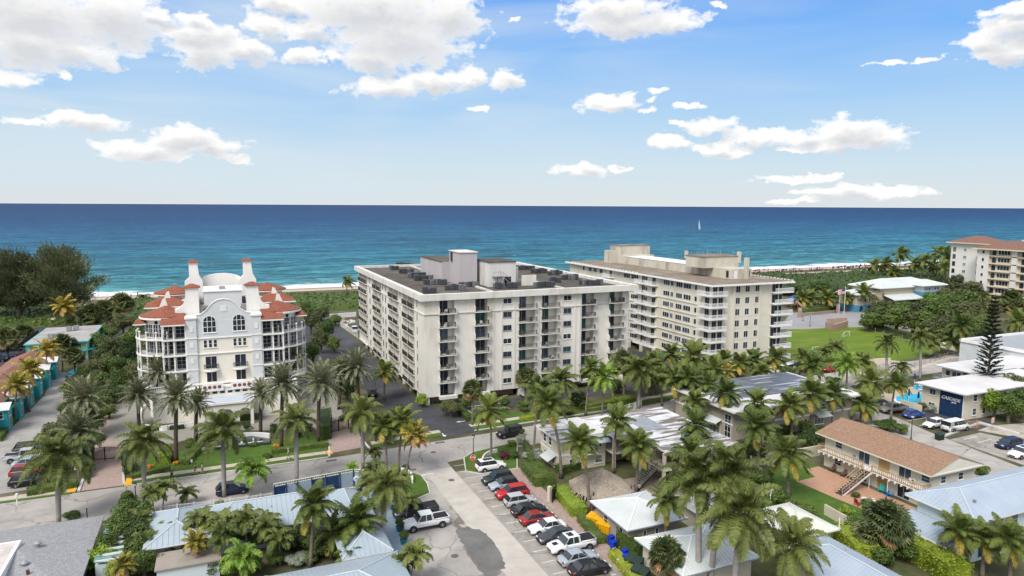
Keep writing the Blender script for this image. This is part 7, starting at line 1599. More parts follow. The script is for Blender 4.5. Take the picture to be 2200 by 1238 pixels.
# ================================================================== VEHICLES
def paint(name, c, rough=.28, spec=.5): return mat('car_paint_'+name, c, vary(c, .94), scale=.3, rough=rough, spec=spec, detail=1)
TYRE = flat('tyre_rubber', (.018, .018, .019), rough=.85); RIM = flat('alloy_rim', (.42, .43, .45), rough=.3, metal=.6); CGL = mat('car_glass', (.02, .028, .032), (.035, .045, .05), scale=.8, rough=.05, spec=.8); HL = flat('headlight_glass', (.75, .78, .8), rough=.15); TLM = flat('tail_light_red', (.35, .012, .012), rough=.25); BLK = flat('black_plastic', (.02, .02, .022), rough=.6)
CARM = {}
def car_meshes(kind, key, pm, roofm=None):
    """dimensions: length, half width, ground clearance, belt, roof, stations"""
    P = {'suv':   dict(L=4.65, w=.93, belt=1.08, roof=1.68, hood=1.05, xw=(.95, .35, -1.75, -2.18), r=.36, ax=(1.42, -1.35)),
         'cross': dict(L=4.35, w=.90, belt=1.02, roof=1.58, hood=.98, xw=(.95, .2, -1.55, -2.05), r=.34, ax=(1.32, -1.28)),
         'sedan': dict(L=4.8, w=.91, belt=.96, roof=1.44, hood=.92, xw=(.95, .1, -1.1, -1.75), r=.33, ax=(1.45, -1.4)),
         'pickup': dict(L=5.8, w=1.0, belt=1.2, roof=1.92, hood=1.2, xw=(1.35, .75, -.65, -.85), r=.42, ax=(1.85, -1.85)),
         'van':   dict(L=5.5, w=1.0, belt=1.25, roof=2.05, hood=1.15, xw=(1.75, 1.05, -2.6, -2.7), r=.38, ax=(1.75, -1.7)),
         'jeep':  dict(L=4.6, w=.92, belt=1.2, roof=1.85, hood=1.15, xw=(.55, .35, -2.0, -2.1), r=.42, ax=(1.5, -1.45))}[kind]
    L, w, belt, roof, hood = P['L'], P['w'], P['belt'], P['roof'], P['hood']; x0, x1 = -L/2, L/2; xa, xb, xc, xd = P['xw']; g = .26 if kind != 'pickup' else .42
    b = MB(); st = []
    deck = belt-.02 if kind in ('suv', 'cross', 'van', 'jeep') else belt-.02
    for x, f, zt in ((x0, .86, deck-.18), (x0+.12, .95, deck-.03), (x0+.5, 1, deck), (xc, 1, belt), (0, 1, belt), (xa, 1, belt-.01), (xa+.25, .99, hood-.02), (x1-.7, .98, hood-.08), (x1-.25, .93, hood-.2), (x1-.04, .84, hood-.38), (x1, .76, hood-.46)):
        W = w*f; st.append([(x, W*.9, g+.02), (x, W, g+.16), (x, W*1.01, (g+zt)*.55), (x, W*.985, zt-.12), (x, W*.9, zt-.02), (x, W*.45, zt+.015)])
    rows = []
    for s in st:
        base = len(b.v); pts = s+[(p[0], -p[1], p[2]) for p in reversed(s)]; b.v += pts; rows.append((base, len(pts)))
    for (a, n), (c, _) in zip(rows, rows[1:]):
        for k in range(n): k2 = (k+1) % n; b.f.append((a+k, c+k, c+k2, a+k2)); b.m.append(0)
    b.f.append(tuple(rows[0][0]+i for i in range(rows[0][1]))); b.m.append(0); b.f.append(tuple(rows[-1][0]+i for i in range(rows[-1][1]-1, -1, -1))); b.m.append(0)
    if kind == 'pickup':
        b.box(x0+.12, xd-.06, -w*.86, w*.86, belt-.05, belt+.012, 1)
        for s in (-1, 1): b.box(x0+.05, xd-.05, min(s*w*.86, s*w*.97), max(s*w*.86, s*w*.97), belt-.06, belt+.10, 0)
        b.box(x0+.02, x0+.12, -w*.9, w*.9, belt-.3, belt+.09, 0)
    # dark sills, arches and bumper mouths
    for s in (-1, 1):
        b.box(-L*.36, L*.36, min(s*w*.93, s*w*1.005), max(s*w*.93, s*w*1.005), g-.04, g+.08, 1)
        for ax in P['ax']:
            T = Matrix.Translation((ax, s*w*.995, P['r'])) @ Matrix.Rotation(math.pi/2, 4, 'X'); l = MB(); l.lathe(0, 0, [(0, .02), (P['r']*1.18, .02), (P['r']*1.2, -.02), (0, -.02)], 18); b.add(l, T, 1)
    b.box(x1-.06, x1+.015, -w*.5, w*.5, g+.1, g+.3, 1); b.box(x0-.012, x0+.02, -w*.6, w*.6, g+.05, g+.2, 1); b.box(x0-.02, x0, -.26, .26, g+.32, g+.46, 2)
    body = b.mesh('body', [pm, BLK, WHITE2], True)
    for p in body.polygons: p.use_smooth = p.material_index == 0 and kind not in ('jeep',)
    # greenhouse
    wb, wr = w*.9, w*(.74 if kind in ('sedan',) else .79 if kind not in ('van', 'jeep') else .86); zb = belt-.02
    q = MB(); B = [(xa, wb), (xb, wr), (xc, wr), (xd, wb)]
    q.face([(xa, -wb*.96, zb), (xa, wb*.96, zb), (xb, wr*.95, roof), (xb, -wr*.95, roof)]); q.face([(xd, wb*.96, zb), (xd, -wb*.96, zb), (xc, -wr*.95, roof), (xc, wr*.95, roof)])
    for s in (-1, 1):
        f = [(xa, s*wb, zb), (xb, s*wr, roof), (xc, s*wr, roof), (xd, s*wb, zb)]; q.face(f if s < 0 else f[::-1])
    glass = q.mesh('windows', CGL)
    r = MB(); e = .02
    r.add(MB().box(0, 0, 0, 0, 0, 0)); r = MB()
    rz = roof
    pts = [(xb+.06, wr*.9), (xb+.06, -wr*.9), (xc-.08, -wr*.9), (xc-.08, wr*.9)]
    o = len(r.v); r.v += [(xb+.1, -wr, rz-.03), (xc-.12, -wr, rz-.03), (xc-.12, wr, rz-.03), (xb+.1, wr, rz-.03), (xb, -wr*.85, rz+.035), (xc, -wr*.85, rz+.035), (xc, wr*.85, rz+.035), (xb, wr*.85, rz+.035)]
    for f in ((4, 5, 6, 7)[::-1], (0, 1, 5, 4), (2, 3, 7, 6), (1, 2, 6, 5), (3, 0, 4, 7)): r.f.append(tuple(o+i for i in f)); r.m.append(0)
    for s in (-1, 1):                      # pillars
        def strip(xl, xr, t0=0., t1=1.):
            def pt(x_, t): return (x_, s*(wb+(wr-wb)*t+.012), zb+(roof-zb)*t)
            f = [pt(xl[0], t0), pt(xl[1], t0), pt(xr[1], t1), pt(xr[0], t1)]; r.face(f if s > 0 else f[::-1], 0); r.face(f[::-1] if s > 0 else f, 0)
        strip((xa, xa-.1), (xb, xb-.1)); m = (xb+xc)/2+.1; strip((m+.05, m-.05), (m+.04, m-.04)); strip((xd+.28, xd), (xc+.18, xc))
        if kind == 'van': strip((m-1.0, m-1.15), (m-1.0, m-1.15)); strip((m-1.15, xd), (m-1.15, xc))
    roofme = r.mesh('roof', roofm or pm)
    # wheel
    q = MB(); R = P['r']; T = Matrix.Rotation(math.pi/2, 4, 'X'); l = MB(); l.lathe(0, 0, [(R*.62, -.1), (R*.93, -.11), (R, -.07), (R, .07), (R*.93, .11), (R*.62, .1)], 20); q.add(l, T); tyre = q.mesh('wheel', TYRE, True)
    q = MB(); l = MB(); l.lathe(0, 0, [(0, .07), (R*.2, .085), (R*.22, .06), (R*.55, .06), (R*.64, .09), (R*.64, -.1), (0, -.1)], 20)
    for i in range(5): a = i*1.2566; l.tube([(0, 0, .075), (R*.6*math.cos(a), R*.6*math.sin(a), .075)], .035, 4)
    q.add(l, T); rim = q.mesh('rim', RIM)
    q = MB(); q.box(-.09, .02, -.18, .18, -.07, .07); hl = q.mesh('headlight', HL); q = MB(); q.box(-.02, .08, -.12, .12, -.11, .11); tl = q.mesh('tail_light', TLM)
    q = MB(); q.box(-.07, .07, -.1, .1, -.06, .08); mir = q.mesh('side_mirror', pm)
    return dict(P=P, body=body, glass=glass, roof=roofme, tyre=tyre, rim=rim, hl=hl, tl=tl, mir=mir, x0=x0, x1=x1, w=w, hood=hood, belt=belt, xa=xa)
def car(kind, pm, p, heading, label, cat='car', name='parked_car', roofm=None, group=None, world=None, scale=1.0, extra=None):
    k = (kind, pm.name, roofm.name if roofm else 0)
    if k not in CARM: CARM[k] = car_meshes(kind, k, pm, roofm)
    M = CARM[k]; x, y = world or at(*p); t = thing(name, label, cat, (x, y, .04), group, rad(heading)); t.scale = (scale,)*3
    link('body', M['body'], t); link('windows', M['glass'], t); link('roof', M['roof'], t)
    for ax in M['P']['ax']:
        for s in (-1, 1):
            o = link('wheel', M['tyre'], t, (ax, s*(M['w']-.06), M['P']['r']), math.pi if s > 0 else 0); link('rim', M['rim'], o)
    for s in (-1, 1):
        link('headlight', M['hl'], t, (M['x1']-.1, s*M['w']*.6, M['hood']-.30)); link('tail_light', M['tl'], t, (M['x0']+.02, s*M['w']*.78, M['belt']-.22)); link('side_mirror', M['mir'], t, (M['xa']-.2, s*(M['w']+.03), M['belt']+.03))
    if extra: extra(t, M)
    return t
WH = paint('white', (.74, .75, .76)); BK = paint('black', (.012, .012, .014)); DG = paint('dark_green', (.022, .032, .028)); SB = paint('silver_blue', (.33, .38, .43)); RD = paint('red', (.42, .012, .015)); SV = paint('silver', (.42, .43, .45)); DR = paint('dark_red', (.26, .025, .022)); GR = paint('charcoal', (.045, .05, .055)); NB = paint('navy', (.012, .025, .07)); BL2 = paint('bright_blue', (.015, .08, .36)); BG2 = paint('beige_grey', (.27, .25, .22)); BKR = paint('black_roof', (.015, .015, .018))
def sunroof(t, M): 
    b = MB(); P = M['P']; b.box(P['xw'][2]+.5, P['xw'][1]-.15, -.45, .45, P['roof']+.036, P['roof']+.045); part('sunroof', b, CGL, t)
def bedcover(t, M):
    sunroof(t, M); P = M['P']; b = MB(); b.box(M['x0']+.1, P['xw'][3]-.1, -M['w']*.85, M['w']*.85, M['belt']+.02, M['belt']+.11); part('bed_cover', b, BLK, t)
    b = MB(); b.box(.6+P['xw'][0]-.1, P['xw'][0]+1.1, -.28, .28, M['hood']-.04, M['hood']+.03); part('bonnet_scoop', b, BLK, t)
def bed(t, M):
    b = MB(); P = M['P']; b.box(M['x0']+.14, P['xw'][3]-.08, -M['w']*.84, M['w']*.84, M['belt']+.013, M['belt']+.02); part('bed_liner', b, BLK, t)
ROW = 'cars in the marked row along the brick path'
for kind, pm, y, hd, lab, kw in (
    ('suv', WH, 94.0, 0, 'white SUV parked first in the row, beside the grass island', dict(extra=sunroof)), ('suv', DG, 89.0, 180, 'dark green SUV parked between the white and the silver blue ones', {}), ('cross', SB, 86.6, 180, 'silver blue crossover with black roof parked above the red SUV', dict(roofm=BKR)),
    ('suv', RD, 83.6, 180, 'bright red SUV parked in the row', {}), ('cross', SV, 80.9, 0, 'silver crossover parked just below the bright red SUV', {}), ('sedan', BK, 77.9, 0, 'black sedan parked between the silver crossover and the dark red sedan', {}), ('sedan', DR, 75.3, 0, 'dark red sedan parked in the row', {}),
    ('sedan', WH, 72.7, 180, 'white sedan parked below the dark red sedan', {}), ('sedan', GR, 70.2, 180, 'charcoal sedan parked behind the white pickup with black bed cover', {}), ('pickup', WH, 67.4, 180, 'white pickup with black bed cover, sunroof and wide wheels', dict(cat='pickup truck', extra=bedcover)), ('sedan', SB, 64.6, 0, 'silver blue sedan parked below the pickup with black bed cover', {}), ('sedan', BK, 62.1, 0, 'black car cut by the bottom edge at the end of the row', {})):
    px = {94.0: 36.9, 67.4: 36.6}.get(y, 36.0); cat = kw.pop('cat', 'car'); car(kind, pm, None, hd+random.uniform(-1.5, 1.5), lab, cat, 'pickup_truck' if kind == 'pickup' else 'parked_car', group=ROW, world=(px, y), **kw)
car('pickup', WH, (915, 1133), 180, 'white pickup with open black bed parked by the potted shrubs', 'pickup truck', 'pickup_truck', extra=bed)
car('pickup', GR, (893, 1109), 180, 'charcoal pickup mostly hidden behind the white pickup by the pots', 'pickup truck', 'pickup_truck', extra=bed)
car('jeep', BK, (1094, 938), 186, 'black boxy off road car driving on the main road', name='off_road_car', extra=lambda t, M: (lambda b: (b.lathe(0, 0, [(0, .12), (.38, .12), (.4, .0), (0, .0)], 16), setattr(part('spare_wheel', b, TYRE, t, (M['x0']-.02, 0, .95)), 'rotation_euler', (0, -math.pi/2, 0))))(MB()))
car('cross', NB, (500, 1060), 3, 'navy blue crossover parked at the kerb behind the white picket fence')
LL = 'cars parked beside the lane left of the thicket'
car('suv', GR, (66, 972), -3, 'blue grey SUV, furthest of the cars beside the lane', group=LL); car('pickup', SV, (58, 990), -3, 'silver pickup with covered bed parked beside the lane', 'pickup truck', 'pickup_truck', group=LL, extra=bed); car('sedan', SB, (66, 1003), -3, 'pale blue sedan squeezed beside the silver pickup', group=LL)
car('suv', DR, (62, 1022), -3, 'dark red SUV beside the lane, behind the black one', group=LL); car('suv', BK, (62, 1042), -2, 'black SUV nearest the main road beside the lane', group=LL)
PL = 'cars parked before the pool apartments'
car('sedan', GR, (1892, 872), 8, 'dark car half hidden left of the beige pickup', group=PL); car('pickup', BG2, (1918, 886), 172, 'beige pickup parked by the pool wall', 'pickup truck', 'pickup_truck', group=PL, extra=bed); car('cross', BL2, (1962, 897), 0, 'bright blue crossover parked before the pool apartments', group=PL); car('cross', WH, (2006, 918), 180, 'white crossover parked left of the white van', group=PL); car('van', WH, (2052, 925), 0, 'long white panel van with dark windows', 'van', 'parked_van', group=PL)
car('suv', NB, (2166, 962), 175, 'navy SUV parked at the right edge'); car('suv', WH, (2194, 982), 178, 'white SUV at the right edge beside the navy one', extra=sunroof)
car('sedan', RD, (1786, 798), 4, 'red car on the main road behind the palm grove')
car('cross', BK, (800, 850), 80, 'black car parked in the asphalt side drive'); car('pickup', WH, (762, 714), 85, 'white pickup at the back of the condo side lot', 'pickup truck', 'pickup_truck')
for i, (px, py, m) in enumerate(((8, 760, BK), (30, 757, GR), (12, 772, NB), (38, 768, BK), (-8, 778, BK), (50, 745, SV), (15, 747, SB))): car('suv', m, (px, py), 5, 'dark or silver car in the packed lot left of the turquoise row', group='cars packed in the lot beyond the turquoise row')
for i, (px, py, m) in enumerate(((98, 694, GR), (118, 693, SV), (138, 692, GR), (158, 691, BK), (186, 690, WH))): car('suv', m, (px, py), 85, 'car parked behind the flat roof of the turquoise block', group='cars parked behind the turquoise block')
for i, (px, py, m) in enumerate(((1660, 805, WH), (1690, 800, WH), (1705, 795, SV))): car('van', m, (px, py), 10+i*5, 'pale van parked behind the dark streaked roof', 'van', 'parked_van', group='pale vans behind the dark streaked roof')
car('suv', WH, (2035, 742), 20, 'white car showing through the trees beside the field path'); car('cross', WH, (1948, 706), 15, 'white car under the grove trees'); car('suv', BK, (1842, 589), 0, 'dark beach buggy parked on the sand'); car('sedan', paint('orange', (.6, .12, .02)), (2104, 790), 5, 'orange car behind the white roofed wing')

# ================================================================== STREET FURNITURE, WALLS, FENCES, GARDEN THINGS
LAMPG = flat('dark_green_lamp_paint', (.01, .05, .045), rough=.5)
def lamp(p, top, label, m=LAMPG, globe=True):
    x, y = at(*p); h = above(Vector((x, y, 0)), *top).z; t = thing('street_lamp', label, 'street lamp', (x, y, 0)); b = MB(); b.lathe(0, 0, [(.2, 0), (.2, .1), (.12, .35), (.075, .6), (.055, h-.7), (.1, h-.65), (.1, h-.55)], 10); part('pole', b, m, t)
    b = MB(); b.lathe(0, 0, [(.1, h-.55), (.24, h-.4), (.26, h-.2), (.2, h-.08), (0, h)], 12); part('lamp_globe', b, flat('lamp_glass', (.6, .62, .6), rough=.3), t); b = MB(); b.lathe(0, 0, [(.27, h-.12), (.17, h+.02), (.04, h+.06), (.03, h+.2), (0, h+.2)], 12); part('lamp_cap', b, m, t)
lamp((1017, 990), (1017, 935), 'dark green street lamp on the grass island behind the stop sign')
lamp((293, 1090), (293, 1037), 'dark green street lamp left of the arching palms at the picket fence')
lamp((1957, 945), (1960, 892), 'green globe street lamp between the brown roof and the side road')
lamp((1740, 702), (1741, 674), 'blue lamp post in the beach car park'); lamp((1725, 690), (1726, 674), 'short dark lamp at the playground wall')
RSIGN = flat('sign_red', (.55, .02, .02), rough=.4); WSIGN = flat('sign_white', (.8, .8, .8), rough=.4)
def sign(p, kind, label, h=2.4, rz=0.0, r=.42):
    x, y = at(*p); t = thing('road_sign', label, 'sign', (x, y, 0), rz=rz); b = MB(); b.box(-.04, .04, 0, .06, 0, h); part('post', b, RSIGN if kind == 'stop' else GREYM, t)
    b = MB(); n = 8 if kind == 'stop' else 24
    def disc(r_, y0, y1, m):
        b.slabxz([(r_*math.cos(2*math.pi*(i+.5)/n), h-.3+r_*math.sin(2*math.pi*(i+.5)/n)) for i in range(n)], y0, y1, m)
    if kind == 'stop': disc(r, -.02, -.001, 1); disc(r*.92, -.026, -.021, 0)
    else: b.box(-r, r, -.02, -.001, h-.3-r, h-.3+r, 1); disc(r*.92, -.026, -.021, 0); b.box(-r*.65, r*.65, -.032, -.027, h-.36, h-.24, 1)
    pl = part('sign_plate', b, [RSIGN, WSIGN], t)
    if kind == 'stop': text_part('STOP', r*.68, pl, (0, -.03, h-.3-r*.24), (math.pi/2, 0, 0), WSIGN, ext=.002)
    else: text_part('DO NOT', r*.32, pl, (0, -.03, h-.3+r*.34), (math.pi/2, 0, 0), WSIGN, ext=.002); text_part('ENTER', r*.32, pl, (0, -.03, h-.3-r*.6), (math.pi/2, 0, 0), WSIGN, ext=.002)
sign((1016, 1010), 'stop', 'red octagonal STOP sign on a red post at the junction', 2.3, -.35, .46)
sign((168, 1026), 'dne', 'red and white DO NOT ENTER sign beside the left gated drive', 2.0, -.3, .5)
def board(p, w_, h, z, m, label, name='sign_board', cat='sign', rz=0, post=None):
    x, y = at(*p); t = thing(name, label, cat, (x, y, 0), rz=rz); b = MB(); b.box(-w_/2, w_/2, -.03, .0, z, z+h); part('panel', b, m, t); b = MB(); b.box(-.04, .04, 0, .05, 0, z+h*.9); part('post', b, post or GREYM, t)
board((2131, 925), .8, 1.0, 1.4, flat('pale_red_notice', (.62, .42, .38)), 'pale reddish notice board before the rubble plot')
for p, l in (((1132, 1022), 'small white notice by the curved garden path'), ((1327, 1218), 'white notice in the lime hedge, upper one'), ((1356, 1243), 'white notice in the lime hedge, lower one'), ((412, 1000), 'small white notice on the lawn by the walkers'), ((1697, 1090), 'small white notice beside the palm on the lawn')): board(p, .3, .45, .5, WSIGN, l)
for p, z, m, l, c in (((188, 1118), 1.5, BLACKM, 'dark bollard post at the road edge behind the shingle roof', 'post'), ((1035, 990), 1.1, RSIGN, 'thin red marker post on the grass island', 'post'), ((1577, 1003), 3.2, WHITE2, 'pale pole beside the small white motel roof', 'pole'), ((1802, 676), 9.0, WHITE2, 'bare white flagpole beside the flag', 'pole'), ((291, 1012), 1.7, GREYM, 'thin grey post beside the drive hedge', 'post')):
    x, y = at(*p); b = MB(); b.tube([(0, 0, 0), (0, 0, z)], .06, 8); b.lathe(0, 0, [(.085, z), (.085, z+.08), (0, z+.13)], 8); o = link('post', b.mesh('post', m), None, (x, y, 0)); o.name = 'marker_pole'; tag(o, l, c)
# flag
def flag():
    x, y = at(1813, 678); t = thing('flagpole', 'flagpole flying the stars and stripes at the community centre', 'flagpole', (x, y, 0)); b = MB(); b.tube([(0, 0, 0), (0, 0, 10.5)], .09, 8); b.lathe(0, 0, [(0, 10.45), (.16, 10.6), (0, 10.78)], 8); part('pole', b, WHITE2, t)
    b = MB(); nx = 14; W, H = 3.6, 2.0
    def pt(u, v): return (-.08-u*W*.97, .25*math.sin(u*7)*u, 10.2-v*H-.35*u)
    for i in range(nx):
        for j in range(13): u0, u1, v0, v1 = i/nx, (i+1)/nx, j/13, (j+1)/13; m = 2 if (u0 < .4 and j < 7) else (0 if j % 2 == 0 else 1); b.face([pt(u0, v1), pt(u1, v1), pt(u1, v0), pt(u0, v0)], m)
    for r in range(9):
        for c in range(6 if r % 2 == 0 else 5):
            u, v = (.03+.064*c+(.032 if r % 2 else 0)), (.04+.056*r); p = Vector(pt(u, v)); b.face([p+Vector((.05*math.cos(a), -.02, .05*math.sin(a))) for a in [i*1.2566*2+1.57 for i in range(5)]], 1)
            b.face([p+Vector((.05*math.cos(a), .02, .05*math.sin(a))) for a in [i*1.2566+1.57 for i in range(5)]], 1)
    o = part('flag', b, [flat('flag_red', (.5, .02, .04)), WSIGN, flat('flag_blue', (.02, .03, .2))], t)
flag()
def wall(pts, h, th, m, label, px=True, name='garden_wall', cat='wall', cap=None, z0=0):
    P = [Vector((*(at(*p) if px else p), 0)) for p in pts]; o0 = P[0]; b = MB()
    L_, R_ = [], []
    for i, p in enumerate(P):
        d = ((P[min(i+1, len(P)-1)]-P[max(i-1, 0)])).normalized(); n = Vector((-d.y, d.x, 0))*th/2; L_.append(p+n-o0); R_.append(p-n-o0)
    b.prism([(v.x, v.y) for v in L_]+[(v.x, v.y) for v in reversed(R_)], z0, h)
    if cap: b.prism([(v.x*1.0, v.y*1.0) for v in L_]+[(v.x, v.y) for v in reversed(R_)], h+.002, h+.1, 1)
    o = link(name, b.mesh(name, [m, cap or m]), None, tuple(o0)); return tag(o, label, cat)
def arc(p0, p1, p2, n=10):
    return [((1-t)**2*p0[0]+2*t*(1-t)*p1[0]+t*t*p2[0], (1-t)**2*p0[1]+2*t*(1-t)*p1[1]+t*t*p2[1]) for t in [i/n for i in range(n+1)]]
wall(arc((1038, 1010), (1028, 980), (1068, 974)), .75, .22, WHITE, 'low curved white wall on the grass island by the white SUV')
wall(arc((832, 1016), (890, 1008), (886, 1042)), .75, .22, WHITE, 'low curved white wall at the pool corner by the junction')
wall([(1612, 1002), (1685, 992), (1762, 978)], 1.7, .2, CREAM, 'cream garden wall behind the lawn palm')
wall([(1771, 1105), (1800, 1122), (1826, 1136)], 1.4, .2, CREAM, 'cream garden wall between the lawn and the ivory roof')
wall([(418, 976), (438, 968), (460, 966), (500, 962), (540, 957), (565, 954)], .5, .25, WHITE, 'white wavy front wall of the fountain'); wall(arc((470, 950), (540, 936), (580, 943)), .95, .3, WHITE, 'white scrolled back wall of the fountain')
wall(arc((312, 922), (296, 905), (306, 880), 6)+[(330, 868)], .6, .25, WHITE, 'white kerb wall round the planted bed of the forecourt, left side'); wall([(312, 922), (350, 926), (418, 916)], .9, .25, WHITE, 'white wall before the planted bed of the forecourt')
wall([(2, 860), (30, 825), (52, 795)], 1.2, .2, WHITE, 'white parapet wall between the packed lot and the turquoise row'); wall([(1718, 680), (1798, 672)], 1.0, .4, STONE, 'low stone wall of the playground hedge'); wall([(1860, 708), (1853, 690)], 3.2, 1.2, CREAM, 'pale gate pillar at the end of the long dark hedge')
wall([(1718, 683), (1718, 676)], 2.6, 1.2, STONE, 'stone pillar at the left end of the playground wall'); wall([(1800, 674), (1801, 668)], 2.6, 1.2, STONE, 'stone pillar at the right end of the playground wall')
wall([(1774, 705), (1790, 712), (1820, 703)], 2.2, .5, mat('pinkish_masonry', (.42, .30, .24), (.34, .25, .2), scale=1, rough=.9), 'ruined pinkish masonry block at the head of the field'); wall([(1776, 700), (1818, 697)], 2.4, .5, MC['pinkish_masonry'], 'back of the ruined masonry block at the head of the field')
wall([(676, 688), (765, 680)], 1.6, .3, WHITE, 'long white wall at the back of the condo side lot'); wall([(1877, 782), (1912, 780)], 1.3, .4, CREAM, 'broken pale wall on the rubble strip'); wall([(1178, 1078), (1183, 1076)], 2.1, .45, CREAM, 'cream gate pillar between the two clipped hedges')
wall([(1830, 905), (1893, 875), (1925, 878)], .9, .15, CREAM, 'pale low wall beside the beige pickup'); wall([(1980, 885), (1935, 872)], 1.3, .15, CREAM, 'pale screen wall in front of the apartment pool')
x, y = at(500, 953); b = MB(); b.prism([(at(*p)[0]-x, at(*p)[1]-y) for p in ((440, 965), (470, 953), (540, 942), (580, 948), (580, 956), (520, 962), (460, 968))], 0, .45); o = link('fountain_basin', b.mesh('fountain_basin', mat('fountain_water', (.03, .04, .045), (.05, .06, .065), scale=1, rough=.08, spec=.5)), None, (x, y, 0)); tag(o, 'dark water basin between the wavy white fountain walls', 'fountain')
def jets():
    b = MB(); 
    for px in (493, 520, 545): xx, yy = at(px, 956); b.lathe(xx-x, yy-y, [(.25, .45), (.08, .6), (.12, 1.0), (0, 1.25)], 8)
    for i, px in enumerate((493, 520, 545)):
        xx, yy = at(px, 956); b = MB(); b.lathe(0, 0, [(.28, .46), (.08, .6), (.14, 1.0), (0, 1.25)], 8); part('water_jet', b, flat('white_water', (.7, .74, .78)), o, (xx-x, yy-y, 0))
jets()
# gates
def gate(p0, p1, label, h=1.9):
    a, c = Vector((*at(*p0), 0)), Vector((*at(*p1), 0)); t = thing('iron_gate', label, 'gate', a); d = c-a; L = d.length; d.normalize(); ang = math.atan2(d.y, d.x); t.rotation_euler[2] = ang
    for k in (0, 1):
        b = MB(); x0 = L/2*k; x1 = x0+L/2-.03; b.box(x0, x1, -.03, .03, .25, .33)
        for i in range(15):
            xx = x0+(x1-x0)*i/14; f = abs(xx-L/2)/(L/2); top = h+.35*(1-f*f); b.box(xx-.02, xx+.02, -.02, .02, .15, top)
        for i in range(10):
            xa, xb = x0+(x1-x0)*i/10, x0+(x1-x0)*(i+1)/10; f = lambda q: h-.1+.35*(1-(abs(q-L/2)/(L/2))**2); b.tube([(xa, 0, f(xa)), (xb, 0, f(xb))], .035, 4)
        part('gate_leaf', b, BLACKM, t)
    for xx in (-.12, L/2-.04, L+.12): b = MB(); b.box(xx-.07, xx+.07, -.07, .07, 0, h+.3); part('gate_post', b, BLACKM, t)
gate((190, 992), (263, 987), 'black wrought iron double gate across the left paved drive', 1.9); gate((708, 932), (748, 922), 'black wrought iron double gate across the right paved drive', 1.9); gate((1187, 1080), (1194, 1070), 'small dark garden gate beside the cream pillar', 1.6)
# fences
def fence(pts, h, label, m, pitch=.14, cat='fence', name='fence', post=2.0, bar=.02, rails=(.15, .92)):
    P = [Vector((*at(*p), 0)) for p in pts]; t = thing(name, label, cat, P[0]); b = MB(); q = MB(); first = True
    for A_, B_ in zip(P, P[1:]):
        d = B_-A_; L = d.length; d.normalize(); A2 = A_-P[0]
        for f in rails: b.tube([tuple(A2+Vector((0, 0, h*f))), tuple(A2+d*L+Vector((0, 0, h*f)))], bar*1.3, 4)
        for i in range(int(L/pitch)+1): s = A2+d*min(L, i*pitch); b.box(s.x-bar, s.x+bar, s.y-bar*.5, s.y+bar*.5, .05, h)
        for i in range(int(L/post)+1): s = A2+d*min(L, i*post); q = MB(); q.box(s.x-.05, s.x+.05, s.y-.05, s.y+.05, 0, h+.1); part('fence_post', q, m, t)
    part('fence_panel', b, m, t); return t
fence([(345, 1108), (460, 1095), (560, 1082), (585, 1078)], 1.3, 'white picket fence along the road left of the pool', WHITE2, .16)
fence([(1862, 712), (2010, 752), (2080, 770)], 1.8, 'thin wire fence along the path behind the playing field', GREYM, .6, post=4, bar=.012)
fence([(1846, 800), (1965, 790), (2035, 768), (2110, 755)], 1.3, 'thin mesh fence between the playing field and the main road', GREYM, .4, post=3, bar=.012)
fence([(730, 700), (770, 728)], 1.8, 'white railing along the condo side lot', WHITE2, .4, post=2.5)
fence([(1362, 880), (1378, 872), (1340, 884)], 1.2, 'short white railing on the far pavement behind the motel', WHITE2, .25)
fence([(2078, 922), (2105, 920)], 1.5, 'wooden slat fence beside the white van', WOOD, .2)
# the white walled pool terrace with navy panels
def pool_terrace():
    P = [(590, 1078), (640, 1068), (700, 1056), (760, 1044), (800, 1048)]; A_ = [Vector((*at(*p), 0)) for p in P]; t = thing('pool_enclosure', 'pool terrace screen with navy and silver panels under a white rail', 'fence', A_[0])
    for i, (a, c) in enumerate(zip(A_, A_[1:])):
        d = c-a; L = d.length; d.normalize(); n = Vector((-d.y, d.x, 0)); a2 = a-A_[0]; k = 2
        for j in range(k):
            s = a2+d*(L*j/k+.08); e = a2+d*(L*(j+1)/k-.08); b = MB(); b.prism([(s.x, s.y), (e.x, e.y), (e.x+n.x*.08, e.y+n.y*.08), (s.x+n.x*.08, s.y+n.y*.08)], .05, 2.0); part('screen_panel', b, (NAVY, mat('silver_screen', (.30, .36, .42), (.22, .28, .34), scale=3, rough=.6))[(i+j) % 2], t)
            b = MB(); b.box(s.x-.12, s.x+.04, s.y-.1, s.y+.1, 0, 2.3); part('screen_post', b, NAVY, t)
        b = MB(); b.tube([tuple(a2+n*.4+Vector((0, 0, 2.35))), tuple(a2+d*L+n*.4+Vector((0, 0, 2.35)))], .06, 4); b.tube([tuple(a2+n*.4+Vector((0, 0, 2.0))), tuple(a2+d*L+n*.4+Vector((0, 0, 2.0)))], .05, 4)
        for j in range(int(L/.3)): s = a2+n*.4+d*(j*.3); b.box(s.x-.02, s.x+.02, s.y-.02, s.y+.02, 1.9, 2.35)
        part('white_rail', b, WHITE2, t)
pool_terrace()
sheet('pool_deck', [(590, 1085), (640, 1072), (800, 1046), (812, 1080), (790, 1090), (640, 1100)], .05, BLUEDECK, px=True)
sheet('pool_deck', [(812, 1080), (830, 1082), (870, 1082), (878, 1168), (872, 1190), (815, 1195), (822, 1120)], .06, BLUEDECK, px=True)
